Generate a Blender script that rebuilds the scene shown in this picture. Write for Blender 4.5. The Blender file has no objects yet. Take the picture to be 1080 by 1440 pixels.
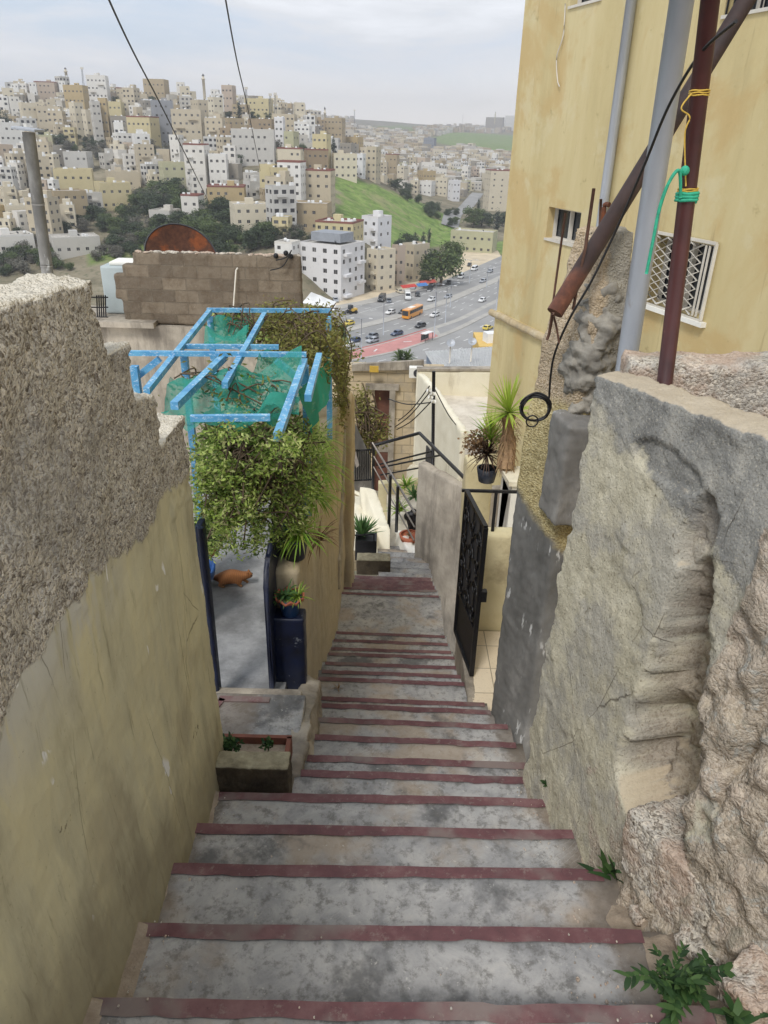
import bpy, bmesh, math, random
import numpy as np
from mathutils import Vector, Matrix, noise as mn
random.seed(7); rng = np.random.default_rng(7)
S = bpy.context.scene
COL = S.collection
R = math.radians
PI = math.pi
# ------------------------------------------------------------------ camera (eye at the origin, y ahead, z up)
FPX, TH, PH = 1040.0, R(27), R(1.5)
_st, _ct, _sp, _cp = math.sin(TH), math.cos(TH), math.sin(PH), math.cos(PH)
VF = Vector((0, _ct, -_st)); VR = Vector((_cp, _sp*_st, _sp*_ct)); VU = Vector((-_sp, _cp*_st, _cp*_ct))
def ray(px, py):
    return VF + VR*((px-540)/FPX) - VU*((py-720)/FPX)
def at(px, py, Y=None, z=None, x=None, Z=None):
    """real position of a point measured in the photograph, once one of its coordinates is known"""
    r = ray(px, py)
    k = Y/r.y if Y is not None else z/r.z if z is not None else x/r.x if x is not None else Z
    return r*k
cam = bpy.data.cameras.new('camera'); co = bpy.data.objects.new('camera', cam); COL.objects.link(co)
cam.sensor_fit = 'VERTICAL'; cam.sensor_height = 36.0; cam.lens = 36.0*FPX/1440.0
cam.clip_start = .05; cam.clip_end = 20000
co.matrix_world = Matrix(((VR.x, VU.x, -VF.x, 0), (VR.y, VU.y, -VF.y, 0), (VR.z, VU.z, -VF.z, 0), (0, 0, 0, 1)))
S.camera = co
# ------------------------------------------------------------------ object helpers
def tag(o, label=None, cat=None, group=None, kind=None):
    if label: o['label'] = label
    if cat: o['category'] = cat
    if group: o['group'] = group
    if kind: o['kind'] = kind
    return o
def empty(name, loc=(0, 0, 0), rz=0, label=None, cat=None, group=None):
    o = bpy.data.objects.new(name, None); COL.objects.link(o)
    o.location = loc; o.rotation_euler = (0, 0, rz); o.empty_display_size = .1
    return tag(o, label, cat, group)
def link(name, me, parent=None, loc=None, rz=None):
    o = bpy.data.objects.new(name, me); COL.objects.link(o)
    if parent: o.parent = parent
    if loc is not None: o.location = loc
    if rz is not None: o.rotation_euler = (0, 0, rz)
    return o
def setm(me, mats):
    for m in (mats if isinstance(mats, (list, tuple)) else [mats]): me.materials.append(m)
def obj(name, bm, mats, parent=None, smooth=False, loc=None, rz=None):
    me = bpy.data.meshes.new(name); bm.to_mesh(me); bm.free(); setm(me, mats)
    if smooth:
        for p in me.polygons: p.use_smooth = True
    return link(name, me, parent, loc, rz)
def copy_tree(o, parent=None):
    c = o.copy(); COL.objects.link(c)
    if parent: c.parent = parent
    for ch in list(o.children): copy_tree(ch, c)
    return c
def BM(): return bmesh.new()
def box(bm, c, s, rz=0, mi=0, bev=0, M=None, tilt=None):
    """box centred at c, size s"""
    T = Matrix.Translation(c) @ Matrix.Rotation(rz, 4, 'Z')
    if tilt: T = T @ Matrix.Rotation(tilt[0], 4, 'X') @ Matrix.Rotation(tilt[1], 4, 'Y')
    if M is not None: T = M @ T
    r = bmesh.ops.create_cube(bm, size=1, matrix=T @ Matrix.Diagonal((*s, 1)))
    vs = r['verts']; fs = {f for v in vs for f in v.link_faces}
    for f in fs: f.material_index = mi
    if bev:
        es = list({e for v in vs for e in v.link_edges})
        bmesh.ops.bevel(bm, geom=es, offset=bev, segments=2, affect='EDGES', profile=.6)
def bar(bm, a, b, w, h=None, mi=0):
    """square section bar from a to b"""
    a, b = Vector(a), Vector(b); d = b-a; L = d.length
    q = d.to_track_quat('X', 'Z').to_matrix().to_4x4()
    T = Matrix.Translation((a+b)/2) @ q @ Matrix.Diagonal((L, w, h or w, 1))
    r = bmesh.ops.create_cube(bm, size=1, matrix=T)
    for f in {f for v in r['verts'] for f in v.link_faces}: f.material_index = mi
def tube(bm, pts, r, n=8, mi=0, cap=True):
    pts = [Vector(p) for p in pts]; rs = r if isinstance(r, (list, tuple)) else [r]*len(pts)
    rings = []; up = Vector((0, 0, 1))
    for i, p in enumerate(pts):
        t = (pts[min(i+1, len(pts)-1)] - pts[max(i-1, 0)]).normalized()
        a = t.cross(up)
        if a.length < .05: a = t.cross(Vector((0, 1, 0)))
        a.normalize(); b = t.cross(a)
        rings.append([bm.verts.new(p + (a*math.cos(2*PI*k/n) + b*math.sin(2*PI*k/n))*rs[i]) for k in range(n)])
    for i in range(len(rings)-1):
        for k in range(n):
            f = bm.faces.new((rings[i][k], rings[i][(k+1) % n], rings[i+1][(k+1) % n], rings[i+1][k])); f.material_index = mi; f.smooth = True
    if cap:
        for rg in (rings[0], rings[-1][::-1]):
            try: f = bm.faces.new(rg); f.material_index = mi
            except ValueError: pass
def lathe(bm, prof, c=(0, 0, 0), n=20, mi=0, wav=None):
    c = Vector(c); rings = []
    for j, (r, z) in enumerate(prof):
        rings.append([bm.verts.new(c+Vector((r*math.cos(2*PI*k/n), r*math.sin(2*PI*k/n), z + (wav(j, k) if wav else 0)))) for k in range(n)])
    for i in range(len(rings)-1):
        for k in range(n):
            f = bm.faces.new((rings[i][k], rings[i][(k+1) % n], rings[i+1][(k+1) % n], rings[i+1][k])); f.material_index = mi; f.smooth = True
    return rings
def prism(bm, poly, d, mi=0):
    """closed prism: polygon of 3-D points pushed by vector d"""
    d = Vector(d); a = [bm.verts.new(Vector(p)) for p in poly]; b = [bm.verts.new(Vector(p)+d) for p in poly]; n = len(a)
    fs = [bm.faces.new(a), bm.faces.new(b[::-1])] + [bm.faces.new((a[i], b[i], b[(i+1) % n], a[(i+1) % n])) for i in range(n)]
    for f in fs: f.material_index = mi
    bmesh.ops.recalc_face_normals(bm, faces=fs)
def spline(pts, n=8):
    pts = [Vector(p) for p in pts]; out = []
    for i in range(len(pts)-1):
        p0, p1, p2, p3 = pts[max(i-1, 0)], pts[i], pts[i+1], pts[min(i+2, len(pts)-1)]
        for k in range(n):
            t = k/n
            out.append(.5*((2*p1)+(-p0+p2)*t+(2*p0-5*p1+4*p2-p3)*t*t+(-p0+3*p1-3*p2+p3)*t**3))
    return out+[pts[-1]]
def fr(p, s, o=4): return mn.fractal(Vector(p)*s, 1.0, 2.1, o)
def rough(name, bm, mats, voxel, fn, parent=None):
    """voxel-remesh a closed solid and push its surface by fn(position, normal) so masonry gets a broken outline"""
    me = bpy.data.meshes.new('solid'); bm.to_mesh(me); bm.free()
    t = bpy.data.objects.new('solid', me); COL.objects.link(t)
    m = t.modifiers.new('r', 'REMESH'); m.mode = 'VOXEL'; m.voxel_size = voxel; m.use_smooth_shade = True
    dg = bpy.context.evaluated_depsgraph_get(); dg.update()
    out = bpy.data.meshes.new_from_object(t.evaluated_get(dg))
    bpy.data.objects.remove(t); bpy.data.meshes.remove(me)
    out.name = name
    nv = [(v.co.copy(), v.normal.copy()) for v in out.vertices]
    for v, (c, nn) in zip(out.vertices, nv): v.co = c + fn(c, nn)
    for p in out.polygons: p.use_smooth = True
    out.materials.clear(); setm(out, mats)
    return link(name, out, parent)
# ------------------------------------------------------------------ material helpers
def lin(r, g, b, k=1.0):
    f = lambda v: ((v/255+.055)/1.055)**2.4 if v > 10 else v/255/12.92
    return (f(r)*k, f(g)*k, f(b)*k, 1)
class NB:
    def __init__(s, nt): s.nt = nt; s._co = None
    def n(s, t, **kw):
        nd = s.nt.nodes.new(t)
        for k, v in kw.items(): setattr(nd, k, v)
        return nd
    def put(s, sock, v):
        if isinstance(v, bpy.types.NodeSocket): s.nt.links.new(v, sock)
        elif v is not None: sock.default_value = v
    def co(s):
        if s._co is None: s._co = s.n('ShaderNodeTexCoord').outputs['Object']
        return s._co
    def map(s, v=None, sc=(1, 1, 1), loc=(0, 0, 0), rot=(0, 0, 0)):
        m = s.n('ShaderNodeMapping'); s.put(m.inputs[0], v or s.co()); m.inputs['Scale'].default_value = sc
        m.inputs['Location'].default_value = loc; m.inputs['Rotation'].default_value = rot
        return m.outputs[0]
    def noise(s, scale, det=5, ro=.6, v=None, dist=0):
        t = s.n('ShaderNodeTexNoise'); s.put(t.inputs['Vector'], v or s.co())
        t.inputs['Scale'].default_value = scale; t.inputs['Detail'].default_value = det; t.inputs['Roughness'].default_value = ro; t.inputs['Distortion'].default_value = dist
        return t.outputs['Fac']
    def vor(s, scale, v=None, feature='F1', out='Distance', rand=1):
        t = s.n('ShaderNodeTexVoronoi', feature=feature); s.put(t.inputs['Vector'], v or s.co()); t.inputs['Scale'].default_value = scale
        t.inputs['Randomness'].default_value = rand
        return t.outputs[out]
    def m(s, op, a, b=None, c=None, clamp=False):
        t = s.n('ShaderNodeMath', operation=op); t.use_clamp = clamp; s.put(t.inputs[0], a)
        if b is not None: s.put(t.inputs[1], b)
        if c is not None: s.put(t.inputs[2], c)
        return t.outputs[0]
    def sm(s, v, lo, hi, a=0., b=1.):
        t = s.n('ShaderNodeMapRange', interpolation_type='SMOOTHSTEP'); s.put(t.inputs[0], v)
        for i, q in enumerate((lo, hi, a, b)): s.put(t.inputs[i+1], q)
        return t.outputs[0]
    def sep(s, v=None):
        t = s.n('ShaderNodeSeparateXYZ'); s.put(t.inputs[0], v or s.co()); return t.outputs
    def ramp(s, f, *st):
        t = s.n('ShaderNodeValToRGB'); e = t.color_ramp.elements
        while len(e) < len(st): e.new(.5)
        for q, (p, c) in zip(e, st): q.position = p; q.color = c
        s.put(t.inputs[0], f); return t.outputs[0]
    def mix(s, f, a, b, mode='MIX'):
        t = s.n('ShaderNodeMix', data_type='RGBA', blend_type=mode); s.put(t.inputs[0], f); s.put(t.inputs[6], a); s.put(t.inputs[7], b)
        return t.outputs[2]
    def bump(s, h, st=.5, d=.01, nrm=None):
        t = s.n('ShaderNodeBump'); t.inputs['Strength'].default_value = st; t.inputs['Distance'].default_value = d; s.put(t.inputs['Height'], h)
        if nrm: s.put(t.inputs['Normal'], nrm)
        return t.outputs[0]
    def island(s): return s.n('ShaderNodeNewGeometry').outputs['Random Per Island']
    def objrand(s): return s.n('ShaderNodeObjectInfo').outputs['Random']
    def attr(s, name): return s.n('ShaderNodeAttribute', attribute_name=name).outputs['Fac']
def mat(name, fn, **fix):
    m = bpy.data.materials.new(name); m.use_nodes = True; nt = m.node_tree
    p = nt.nodes['Principled BSDF']; b = NB(nt)
    r = dict(rough=.85); r.update(fn(b) or {}); r.update(fix)
    for k, i in (('color', 'Base Color'), ('rough', 'Roughness'), ('metal', 'Metallic'), ('normal', 'Normal'), ('spec', 'Specular IOR Level'), ('coat', 'Coat Weight'), ('alpha', 'Alpha')):
        if k in r: b.put(p.inputs[i], r[k])
    if 'trans' in r:   # thin leaf: part of the light comes through
        t = b.n('ShaderNodeBsdfTranslucent'); b.put(t.inputs[0], r['color']); mx = b.n('ShaderNodeMixShader'); mx.inputs[0].default_value = r['trans']
        nt.links.new(p.outputs[0], mx.inputs[1]); nt.links.new(t.outputs[0], mx.inputs[2])
        nt.links.new(mx.outputs[0], nt.nodes['Material Output'].inputs[0])
    return m
# ------------------------------------------------------------------ world, sun
SUN_EL, SUN_AZ = R(52), R(205)       # behind the camera, a little to its side; azimuth clockwise from +y
w = bpy.data.worlds.new('World'); S.world = w; w.use_nodes = True
_b = NB(w.node_tree); _bg = w.node_tree.nodes['Background']
_sky = _b.n('ShaderNodeTexSky', sky_type='NISHITA'); _sky.sun_disc = False; _sky.sun_elevation = SUN_EL; _sky.sun_rotation = SUN_AZ
_sky.air_density = 1.2; _sky.dust_density = 2.0
_tc = _b.n('ShaderNodeTexCoord').outputs['Generated']
_x, _y, _z = _b.sep(_tc)
_den = _b.m('ADD', _b.m('ABSOLUTE', _z), .12)
_cv = _b.n('ShaderNodeCombineXYZ'); _b.put(_cv.inputs[0], _b.m('DIVIDE', _x, _den)); _b.put(_cv.inputs[1], _b.m('DIVIDE', _y, _den))
_n1 = _b.noise(1., 6, .58, _b.map(_tc, (2.3, 2.3, 11), (1.7, .4, .3)), .5); _n2 = _b.noise(1., 7, .62, _b.map(_tc, (5.5, 5.5, 30), (3, 1, 0)), .4)
_cl = _b.m('ADD', _b.m('MULTIPLY', _n1, .65), _b.m('MULTIPLY', _n2, .35))
CLOUD = .92
_cloud = _b.ramp(_cl, (.34, (4.3*CLOUD, 5.1*CLOUD, 6.5*CLOUD, 1)), (.45, (4.9*CLOUD, 5.5*CLOUD, 6.4*CLOUD, 1)), (.54, (5.8*CLOUD, 6.0*CLOUD, 6.35*CLOUD, 1)), (.66, (7.2*CLOUD, 7.4*CLOUD, 7.8*CLOUD, 1)))
_hor = _b.sm(_b.m('ADD', _z, _b.m('MULTIPLY', _n2, .05)), .03, .125, 1., 0.)
_hn = _b.sm(_b.m('ADD', _x, _b.m('MULTIPLY', _n2, .5)), -.35, .35)
_hor = _b.m('MULTIPLY', _hor, _b.m('ADD', .25, _b.m('MULTIPLY', _hn, .75)))
_cloud = _b.mix(_hor, _cloud, (9.0*CLOUD, 8.5*CLOUD, 7.9*CLOUD, 1))
_cov = _b.sm(_b.m('ADD', _cl, _b.m('MULTIPLY', _x, .12)), .30, .50, .72, 1.)
w.node_tree.links.new(_b.mix(_cov, _sky.outputs[0], _cloud), _bg.inputs[0])
_bg.inputs[1].default_value = .10
sl = bpy.data.lights.new('sun', 'SUN'); so = bpy.data.objects.new('sun', sl); COL.objects.link(so)
sl.energy = 1.35; sl.angle = R(14); sl.color = (1, .975, .94)
_d = Vector((math.sin(SUN_AZ)*math.cos(SUN_EL), math.cos(SUN_AZ)*math.cos(SUN_EL), math.sin(SUN_EL)))
so.rotation_euler = _d.to_track_quat('Z', 'Y').to_euler()
S.view_settings.view_transform = 'Standard'; S.view_settings.look = 'None'; S.view_settings.exposure = .72; S.view_settings.gamma = 1
S.cycles.max_bounces = 6; S.cycles.transparent_max_bounces = 12; S.cycles.volume_bounces = 0
S.cycles.use_denoising = True
S.cycles.caustics_reflective = False; S.cycles.caustics_refractive = False
# ------------------------------------------------------------------ materials
def _plain(c, ro=.7, var=.12, sc=6, metal=0, bump=.15, d=.004):
    def f(b):
        n = b.noise(sc, 6, .65)
        lo = tuple(x*(1-var*1.6) for x in c[:3])+(1,); hi = tuple(min(1, x*(1+var)) for x in c[:3])+(1,)
        return dict(color=b.ramp(n, (.3, lo), (.7, hi)), rough=ro, metal=metal, normal=b.bump(b.noise(sc*8, 4), bump, d))
    return f
def grain(b, scale, v=None):
    """crushed stone: every cell its own tone"""
    t = b.n('ShaderNodeTexVoronoi', feature='F1'); b.put(t.inputs['Vector'], v or b.co()); t.inputs['Scale'].default_value = scale
    return b.sep(t.outputs['Color'])[0], t.outputs['Distance']
def rubble_layers(b, sc=1.0):
    """lime mortar with crushed stone in it"""
    wv = b.n('ShaderNodeVectorMath', operation='ADD'); nz = b.n('ShaderNodeTexNoise'); b.put(nz.inputs[0], b.co()); nz.inputs['Scale'].default_value = 40*sc
    k = b.n('ShaderNodeVectorMath', operation='SCALE'); b.put(k.inputs[0], nz.outputs['Color']); k.inputs['Scale'].default_value = .018; b.put(wv.inputs[0], b.co()); b.put(wv.inputs[1], k.outputs[0]); W = wv.outputs[0]
    g1, d1 = grain(b, 88*sc, W); g2, d2 = grain(b, 190*sc, W)
    n = b.noise(7*sc, 7, .68); c = b.ramp(n, (.3, lin(162, 155, 145)), (.5, lin(193, 187, 176)), (.7, lin(212, 206, 196)))
    c = b.mix(b.m('MULTIPLY', b.sm(g1, .55, .95), .75), c, lin(226, 216, 198)); c = b.mix(b.m('MULTIPLY', b.sm(g1, .34, .06), .65), c, lin(112, 101, 86))
    c = b.mix(b.m('MULTIPLY', b.sm(g2, .6, 1.), .55), c, lin(222, 212, 194)); c = b.mix(b.m('MULTIPLY', b.sm(g2, .3, .05), .65), c, lin(96, 84, 70))
    pit = b.sm(b.noise(34*sc, 5, .7, dist=.8), .60, .70); c = b.mix(b.m('MULTIPLY', pit, .75), c, lin(76, 64, 52))
    c = b.mix(b.sm(b.noise(2.2*sc, 4), .5, .62, 0, .45), c, lin(156, 152, 146))
    h = b.m('ADD', b.m('MULTIPLY', b.noise(24*sc, 7, .72, dist=.5), 1.0), b.m('ADD', b.m('MULTIPLY', b.m('SUBTRACT', .6, d1), .9), b.m('ADD', b.m('MULTIPLY', d2, -.5), b.m('MULTIPLY', pit, -.7))))
    return c, h
def f_leftwall(b):
    c, h = rubble_layers(b); x, y, z = b.sep()
    w1 = b.noise(3.2, 5, .6); e = b.m('SUBTRACT', b.m('SUBTRACT', b.m('ADD', z, b.m('MULTIPLY', w1, .34)), -1.04), b.m('MULTIPLY', b.m('SUBTRACT', 2.75, y), .095))
    stone = b.sm(e, -.012, .012)
    st = b.map(sc=(1, 1, .25)); s1 = b.noise(5, 6, .65, st); s2 = b.noise(16, 5, .6, st)
    och = b.ramp(s1, (.25, lin(158, 151, 126)), (.45, lin(192, 185, 154)), (.6, lin(204, 195, 158)), (.8, lin(186, 181, 162)))
    och = b.mix(b.sm(s2, .55, .75, 0, .45), och, lin(166, 160, 136))
    och = b.mix(b.sm(b.noise(2.2, 4), .52, .66, 0, .55), och, lin(160, 150, 124))
    band = b.m('MULTIPLY', b.sm(e, -.30, -.02), b.sm(y, 2.15, 1.5))                     # grey-white cement patches under the stone, near the viewer
    och = b.mix(b.m('MULTIPLY', band, b.sm(b.noise(7, 5, .6, st), .44, .52, 0, .8)), och, lin(190, 188, 180))
    sx = b.map(sc=(1, 1.0, .42), rot=(.35, 0, 0)); scr = b.m('MULTIPLY', b.sm(b.noise(11, 3, .5, sx, .8), .685, .70), b.sm(b.noise(2.7, 2), .5, .56))
    och = b.mix(scr, och, lin(222, 220, 214))
    chip = b.sm(b.noise(4.2, 8, .75), .66, .69); och = b.mix(b.m('MULTIPLY', chip, .8), och, lin(112, 100, 84))
    cr = b.m('MULTIPLY', b.sm(b.vor(1.9, b.map(sc=(1, 1.3, .55)), 'DISTANCE_TO_EDGE'), .006, .0), b.sm(b.noise(1.3, 3), .52, .6)); och = b.mix(b.m('MULTIPLY', cr, .6), och, lin(78, 70, 55)); vs = b.noise(22, 5, .7, b.map(sc=(1, 1, .09))); och = b.mix(b.sm(vs, .58, .70, 0, .5), och, lin(122, 116, 92)); och = b.mix(b.sm(vs, .40, .28, 0, .4), och, lin(206, 200, 170)); och = b.mix(b.sm(b.noise(70, 4, .7), .62, .74, 0, .5), och, lin(104, 96, 74))
    grime = b.sm(b.m('ADD', b.m('ADD', z, b.m('MULTIPLY', y, .47)), b.m('MULTIPLY', s1, .5)), -1.25, -.85, .62, 0.)
    och = b.mix(grime, och, lin(132, 122, 98))
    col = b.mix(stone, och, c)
    tp = b.sm(b.sep(b.n('ShaderNodeNewGeometry').outputs['Normal'])[2], .3, .6); col = b.mix(b.m('MULTIPLY', tp, .8), col, lin(232, 224, 206))  # tops painted paler: dust, plus the light they catch put into the colour
    hh = b.m('ADD', b.m('MULTIPLY', h, stone), b.m('MULTIPLY', b.m('SUBTRACT', b.m('ADD', b.m('MULTIPLY', s2, .12), b.m('MULTIPLY', b.noise(70, 3), .05)), b.m('MULTIPLY', chip, .15)), b.m('SUBTRACT', 1., stone)))
    return dict(color=col, rough=.92, normal=b.bump(hh, .75, .018), spec=.25)
M = {}
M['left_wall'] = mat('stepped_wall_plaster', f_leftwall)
def f_rightwall(b):
    c, h = rubble_layers(b, .9); x, y, z = b.sep()
    n = b.noise(4, 7, .68)
    och = b.ramp(b.noise(6, 7, .66), (.28, lin(168, 161, 140)), (.5, lin(198, 191, 168)), (.75, lin(212, 206, 186)))
    och = b.mix(b.sm(b.noise(2.4, 6, .65), .45, .58, 0, .8), och, lin(172, 168, 158))
    och = b.mix(b.sm(b.noise(34, 5, .7), .6, .74, 0, .8), och, lin(98, 86, 66))
    # grey cement repair over the upper part
    e = b.m('SUBTRACT', b.m('ADD', z, b.m('MULTIPLY', n, .42)), b.m('SUBTRACT', -.70, b.m('MULTIPLY', b.m('SUBTRACT', x, .8), 1.05)))
    gm = b.sm(e, -.02, .03)
    gr = b.ramp(b.noise(7, 7, .65), (.25, lin(104, 104, 102)), (.5, lin(146, 145, 140)), (.78, lin(182, 178, 168)))
    col = b.mix(gm, och, gr)
    # naked stone where the render has fallen away: low, near the viewer, and along the broken end
    st = b.m('ADD', b.m('MULTIPLY', b.noise(2.6, 6, .62, dist=.4), 1.0), b.m('ADD', b.sm(y, 1.90, 1.76, 0, .26), b.sm(b.m('ADD', z, b.m('MULTIPLY', y, .47)), -1.15, -1.45, 0, .14)))
    sp_ = b.noise(120, 3, .6); col = b.mix(b.sm(sp_, .56, .70, 0, .55), col, lin(206, 198, 178)); col = b.mix(b.sm(sp_, .44, .32, 0, .55), col, lin(92, 84, 68)); ck = b.m('MULTIPLY', b.sm(b.vor(2.6, b.map(sc=(1, 1, .8), rot=(.3, .2, 0)), 'DISTANCE_TO_EDGE'), .008, 0), b.sm(b.noise(1.7, 3), .5, .58)); col = b.mix(b.m('MULTIPLY', ck, .7), col, lin(70, 62, 50))
    sm_ = b.sm(st, .66, .70); pk = b.ramp(b.noise(5, 6, .6), (.3, lin(150, 134, 112)), (.55, lin(186, 168, 146)), (.75, lin(204, 178, 158)))
    col = b.mix(sm_, col, b.mix(.55, c, pk))
    lich = b.m('MULTIPLY', b.sm(b.noise(16, 7, .75, dist=.4), .54, .62), b.sm(y, 1.85, 1.7)); col = b.mix(b.m('MULTIPLY', lich, .6), col, lin(176, 178, 172)); col = b.mix(b.m('MULTIPLY', b.sm(b.noise(9, 6, .7, b.map(loc=(4, 4, 4))), .56, .66), b.sm(y, 1.85, 1.7, 0, .6)), col, lin(120, 118, 104))
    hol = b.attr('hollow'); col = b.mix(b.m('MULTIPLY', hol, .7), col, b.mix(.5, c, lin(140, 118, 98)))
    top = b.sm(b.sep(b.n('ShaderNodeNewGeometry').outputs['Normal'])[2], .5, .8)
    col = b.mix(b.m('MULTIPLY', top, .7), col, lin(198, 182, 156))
    hh = b.m('ADD', b.m('MULTIPLY', h, b.m('ADD', .28, b.m('MULTIPLY', sm_, .7))), b.m('ADD', b.m('ADD', b.m('MULTIPLY', b.noise(12, 8, .7, dist=.3), .6), b.m('MULTIPLY', b.noise(110, 4, .7), .45)), b.m('MULTIPLY', gm, .5)))
    return dict(color=col, rough=.93, normal=b.bump(hh, .6, .014), spec=.2)
M['right_wall'] = mat('crumbling_wall_render', f_rightwall)
def f_rock(b):
    c, h = rubble_layers(b, .8)
    c = b.mix(b.sm(b.noise(4, 5), .42, .62, 0, .6), c, lin(186, 156, 134))
    return dict(color=c, rough=.93, normal=b.bump(b.m('ADD', h, b.noise(10, 7, .7)), .55, .016), spec=.2)
M['rock'] = mat('broken_stone', f_rock)
def f_soil(b): return dict(color=b.ramp(b.noise(12, 8, .7), (.3, lin(138, 122, 104)), (.7, lin(184, 168, 148))), rough=.95, normal=b.bump(b.noise(40, 6, .75), .8, .015))
M['soil'] = mat('soil', f_soil)
def f_step(b):
    x, y, z = b.sep(); n = b.noise(5.2, 10, .7, dist=.5); n2 = b.noise(19, 9, .75)
    c = b.ramp(n, (.22, lin(112, 111, 111)), (.43, lin(150, 149, 148)), (.57, lin(172, 170, 167)), (.8, lin(194, 190, 182)))
    c = b.mix(b.sm(n2, .48, .64, 0, .75), c, lin(104, 102, 98))
    c = b.mix(b.sm(b.noise(2.0, 5, .6, b.map(loc=(5, 3, 1))), .49, .64, 0, .65), c, lin(164, 146, 124))       # trodden earth
    c = b.mix(b.sm(b.noise(2.4, 6, .65, b.map(loc=(9, 1, 4))), .53, .64, 0, .75), c, lin(84, 84, 84))           # damp dark stains
    c = b.mix(b.sm(b.noise(42, 4, .7), .62, .74, 0, .6), c, lin(206, 202, 194))
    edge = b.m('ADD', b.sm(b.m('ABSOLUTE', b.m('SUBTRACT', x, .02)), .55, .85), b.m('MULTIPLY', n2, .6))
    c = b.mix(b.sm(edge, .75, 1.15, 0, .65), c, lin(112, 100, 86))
    ln = b.m('MULTIPLY', b.sm(b.vor(1.7, b.map(sc=(1, 2.4, 1), rot=(0, 0, .4)), 'DISTANCE_TO_EDGE'), .006, .0), b.sm(b.noise(1.4, 3), .6, .66)); c = b.mix(b.m('MULTIPLY', ln, b.sm(b.noise(2, 2), .52, .58, 0, .75)), c, lin(86, 84, 82))
    cv = b.n('ShaderNodeTexWave'); b.put(cv.inputs[0], b.map(sc=(1, 1, 1), rot=(0, 0, .9))); cv.inputs['Scale'].default_value = 16; cv.inputs['Distortion'].default_value = 7; cv.inputs['Detail'].default_value = 4
    tr = b.m('MULTIPLY', b.sm(cv.outputs['Fac'], .8, 1.), b.sm(b.noise(2.6, 3, .5, b.map(loc=(2, 7, 0))), .55, .65)); c = b.mix(b.m('MULTIPLY', tr, .12), c, lin(205, 200, 190))
    h = b.m('ADD', b.m('ADD', b.m('MULTIPLY', n2, .5), b.m('MULTIPLY', b.noise(60, 5, .7), .25)), b.m('ADD', b.m('MULTIPLY', tr, .3), b.m('MULTIPLY', ln, -.3)))
    return dict(color=c, rough=b.sm(n, .3, .7, .62, .85), normal=b.bump(h, .55, .008), spec=.35)
M['step'] = mat('worn_cement', f_step)
def f_nose(b):
    x, y, z = b.sep(); n = b.noise(5, 8, .7)
    c = b.ramp(n, (.3, lin(82, 54, 57)), (.5, lin(104, 68, 70)), (.72, lin(132, 100, 98)))
    c = b.mix(b.sm(b.noise(24, 7, .8), .54, .66, 0, .6), c, lin(140, 126, 118)); c = b.mix(b.sm(b.noise(60, 4, .7), .6, .7, 0, .5), c, lin(60, 40, 42))
    c = b.mix(b.sm(b.noise(2.2, 4, .6, b.map(loc=(1, 8, 2))), .53, .66, 0, .8), c, lin(126, 116, 110))
    return dict(color=c, rough=.72, normal=b.bump(n, .4, .005))
M['nose'] = mat('worn_red_paint', f_nose)
def f_cement(b):
    x, y, z = b.sep(); n = b.noise(5, 7, .65, b.map(sc=(1, 1, .5)))
    c = b.ramp(n, (.3, lin(104, 102, 98)), (.55, lin(132, 129, 124)), (.75, lin(172, 169, 163)))
    s = b.m('MULTIPLY', b.sm(b.noise(26, 4, .6, b.map(sc=(1, 1, .22))), .6, .66), b.sm(b.noise(3.5, 3), .52, .6)); c = b.mix(b.m('MULTIPLY', s, .8), c, lin(205, 205, 202))
    return dict(color=c, rough=.8, normal=b.bump(b.m('ADD', n, b.m('MULTIPLY', b.noise(40, 5), .3)), .4, .008))
M['cement'] = mat('grey_cement', f_cement)
def f_pier(b):
    """grey cement coat low down, coarse pebble plaster above it, crumbling concrete with fresh mortar on top"""
    x, y, z = b.sep()
    n = b.noise(5, 7, .65, b.map(sc=(1, 1, .5)))
    cem = b.ramp(n, (.3, lin(92, 91, 88)), (.55, lin(118, 117, 114)), (.75, lin(150, 148, 144)))
    s = b.m('MULTIPLY', b.sm(b.noise(30, 4, .6, b.map(sc=(1, 1, .16))), .58, .64), b.sm(b.noise(3.2, 3), .5, .58)); cem = b.mix(b.m('MULTIPLY', s, .8), cem, lin(212, 212, 210))
    pb = b.ramp(b.noise(60, 5, .7), (.3, lin(134, 118, 84)), (.5, lin(184, 168, 122)), (.7, lin(216, 204, 164)))
    c2, h2 = rubble_layers(b)
    lowm = b.sm(b.m('ADD', b.m('ADD', z, b.m('MULTIPLY', x, .85)), b.m('MULTIPLY', b.noise(4, 4), .25)), -1.12, -1.04)     # above: pebble dash
    topm = b.sm(b.m('ADD', z, b.m('MULTIPLY', b.noise(4, 5, .6), .3)), -1.15, -1.05)
    mort = b.sm(b.m('ADD', b.m('ADD', x, b.m('MULTIPLY', b.noise(4, 5), .18)), b.m('MULTIPLY', b.sm(z, -.95, -.65), -.03)), 1.12, 1.16)
    up = b.mix(mort, b.mix(.45, c2, lin(196, 164, 114)), b.ramp(b.noise(8, 7, .65), (.3, lin(126, 121, 111)), (.7, lin(186, 179, 164))))
    c = b.mix(topm, b.mix(lowm, cem, pb), up)
    h = b.m('ADD', b.m('MULTIPLY', b.vor(90), b.m('MULTIPLY', lowm, .6)), b.m('ADD', b.m('MULTIPLY', h2, b.m('MULTIPLY', topm, .5)), b.m('MULTIPLY', n, .3)))
    return dict(color=c, rough=.9, normal=b.bump(h, .8, .016), spec=.25)
M['pier'] = mat('patched_pier', f_pier)
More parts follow.
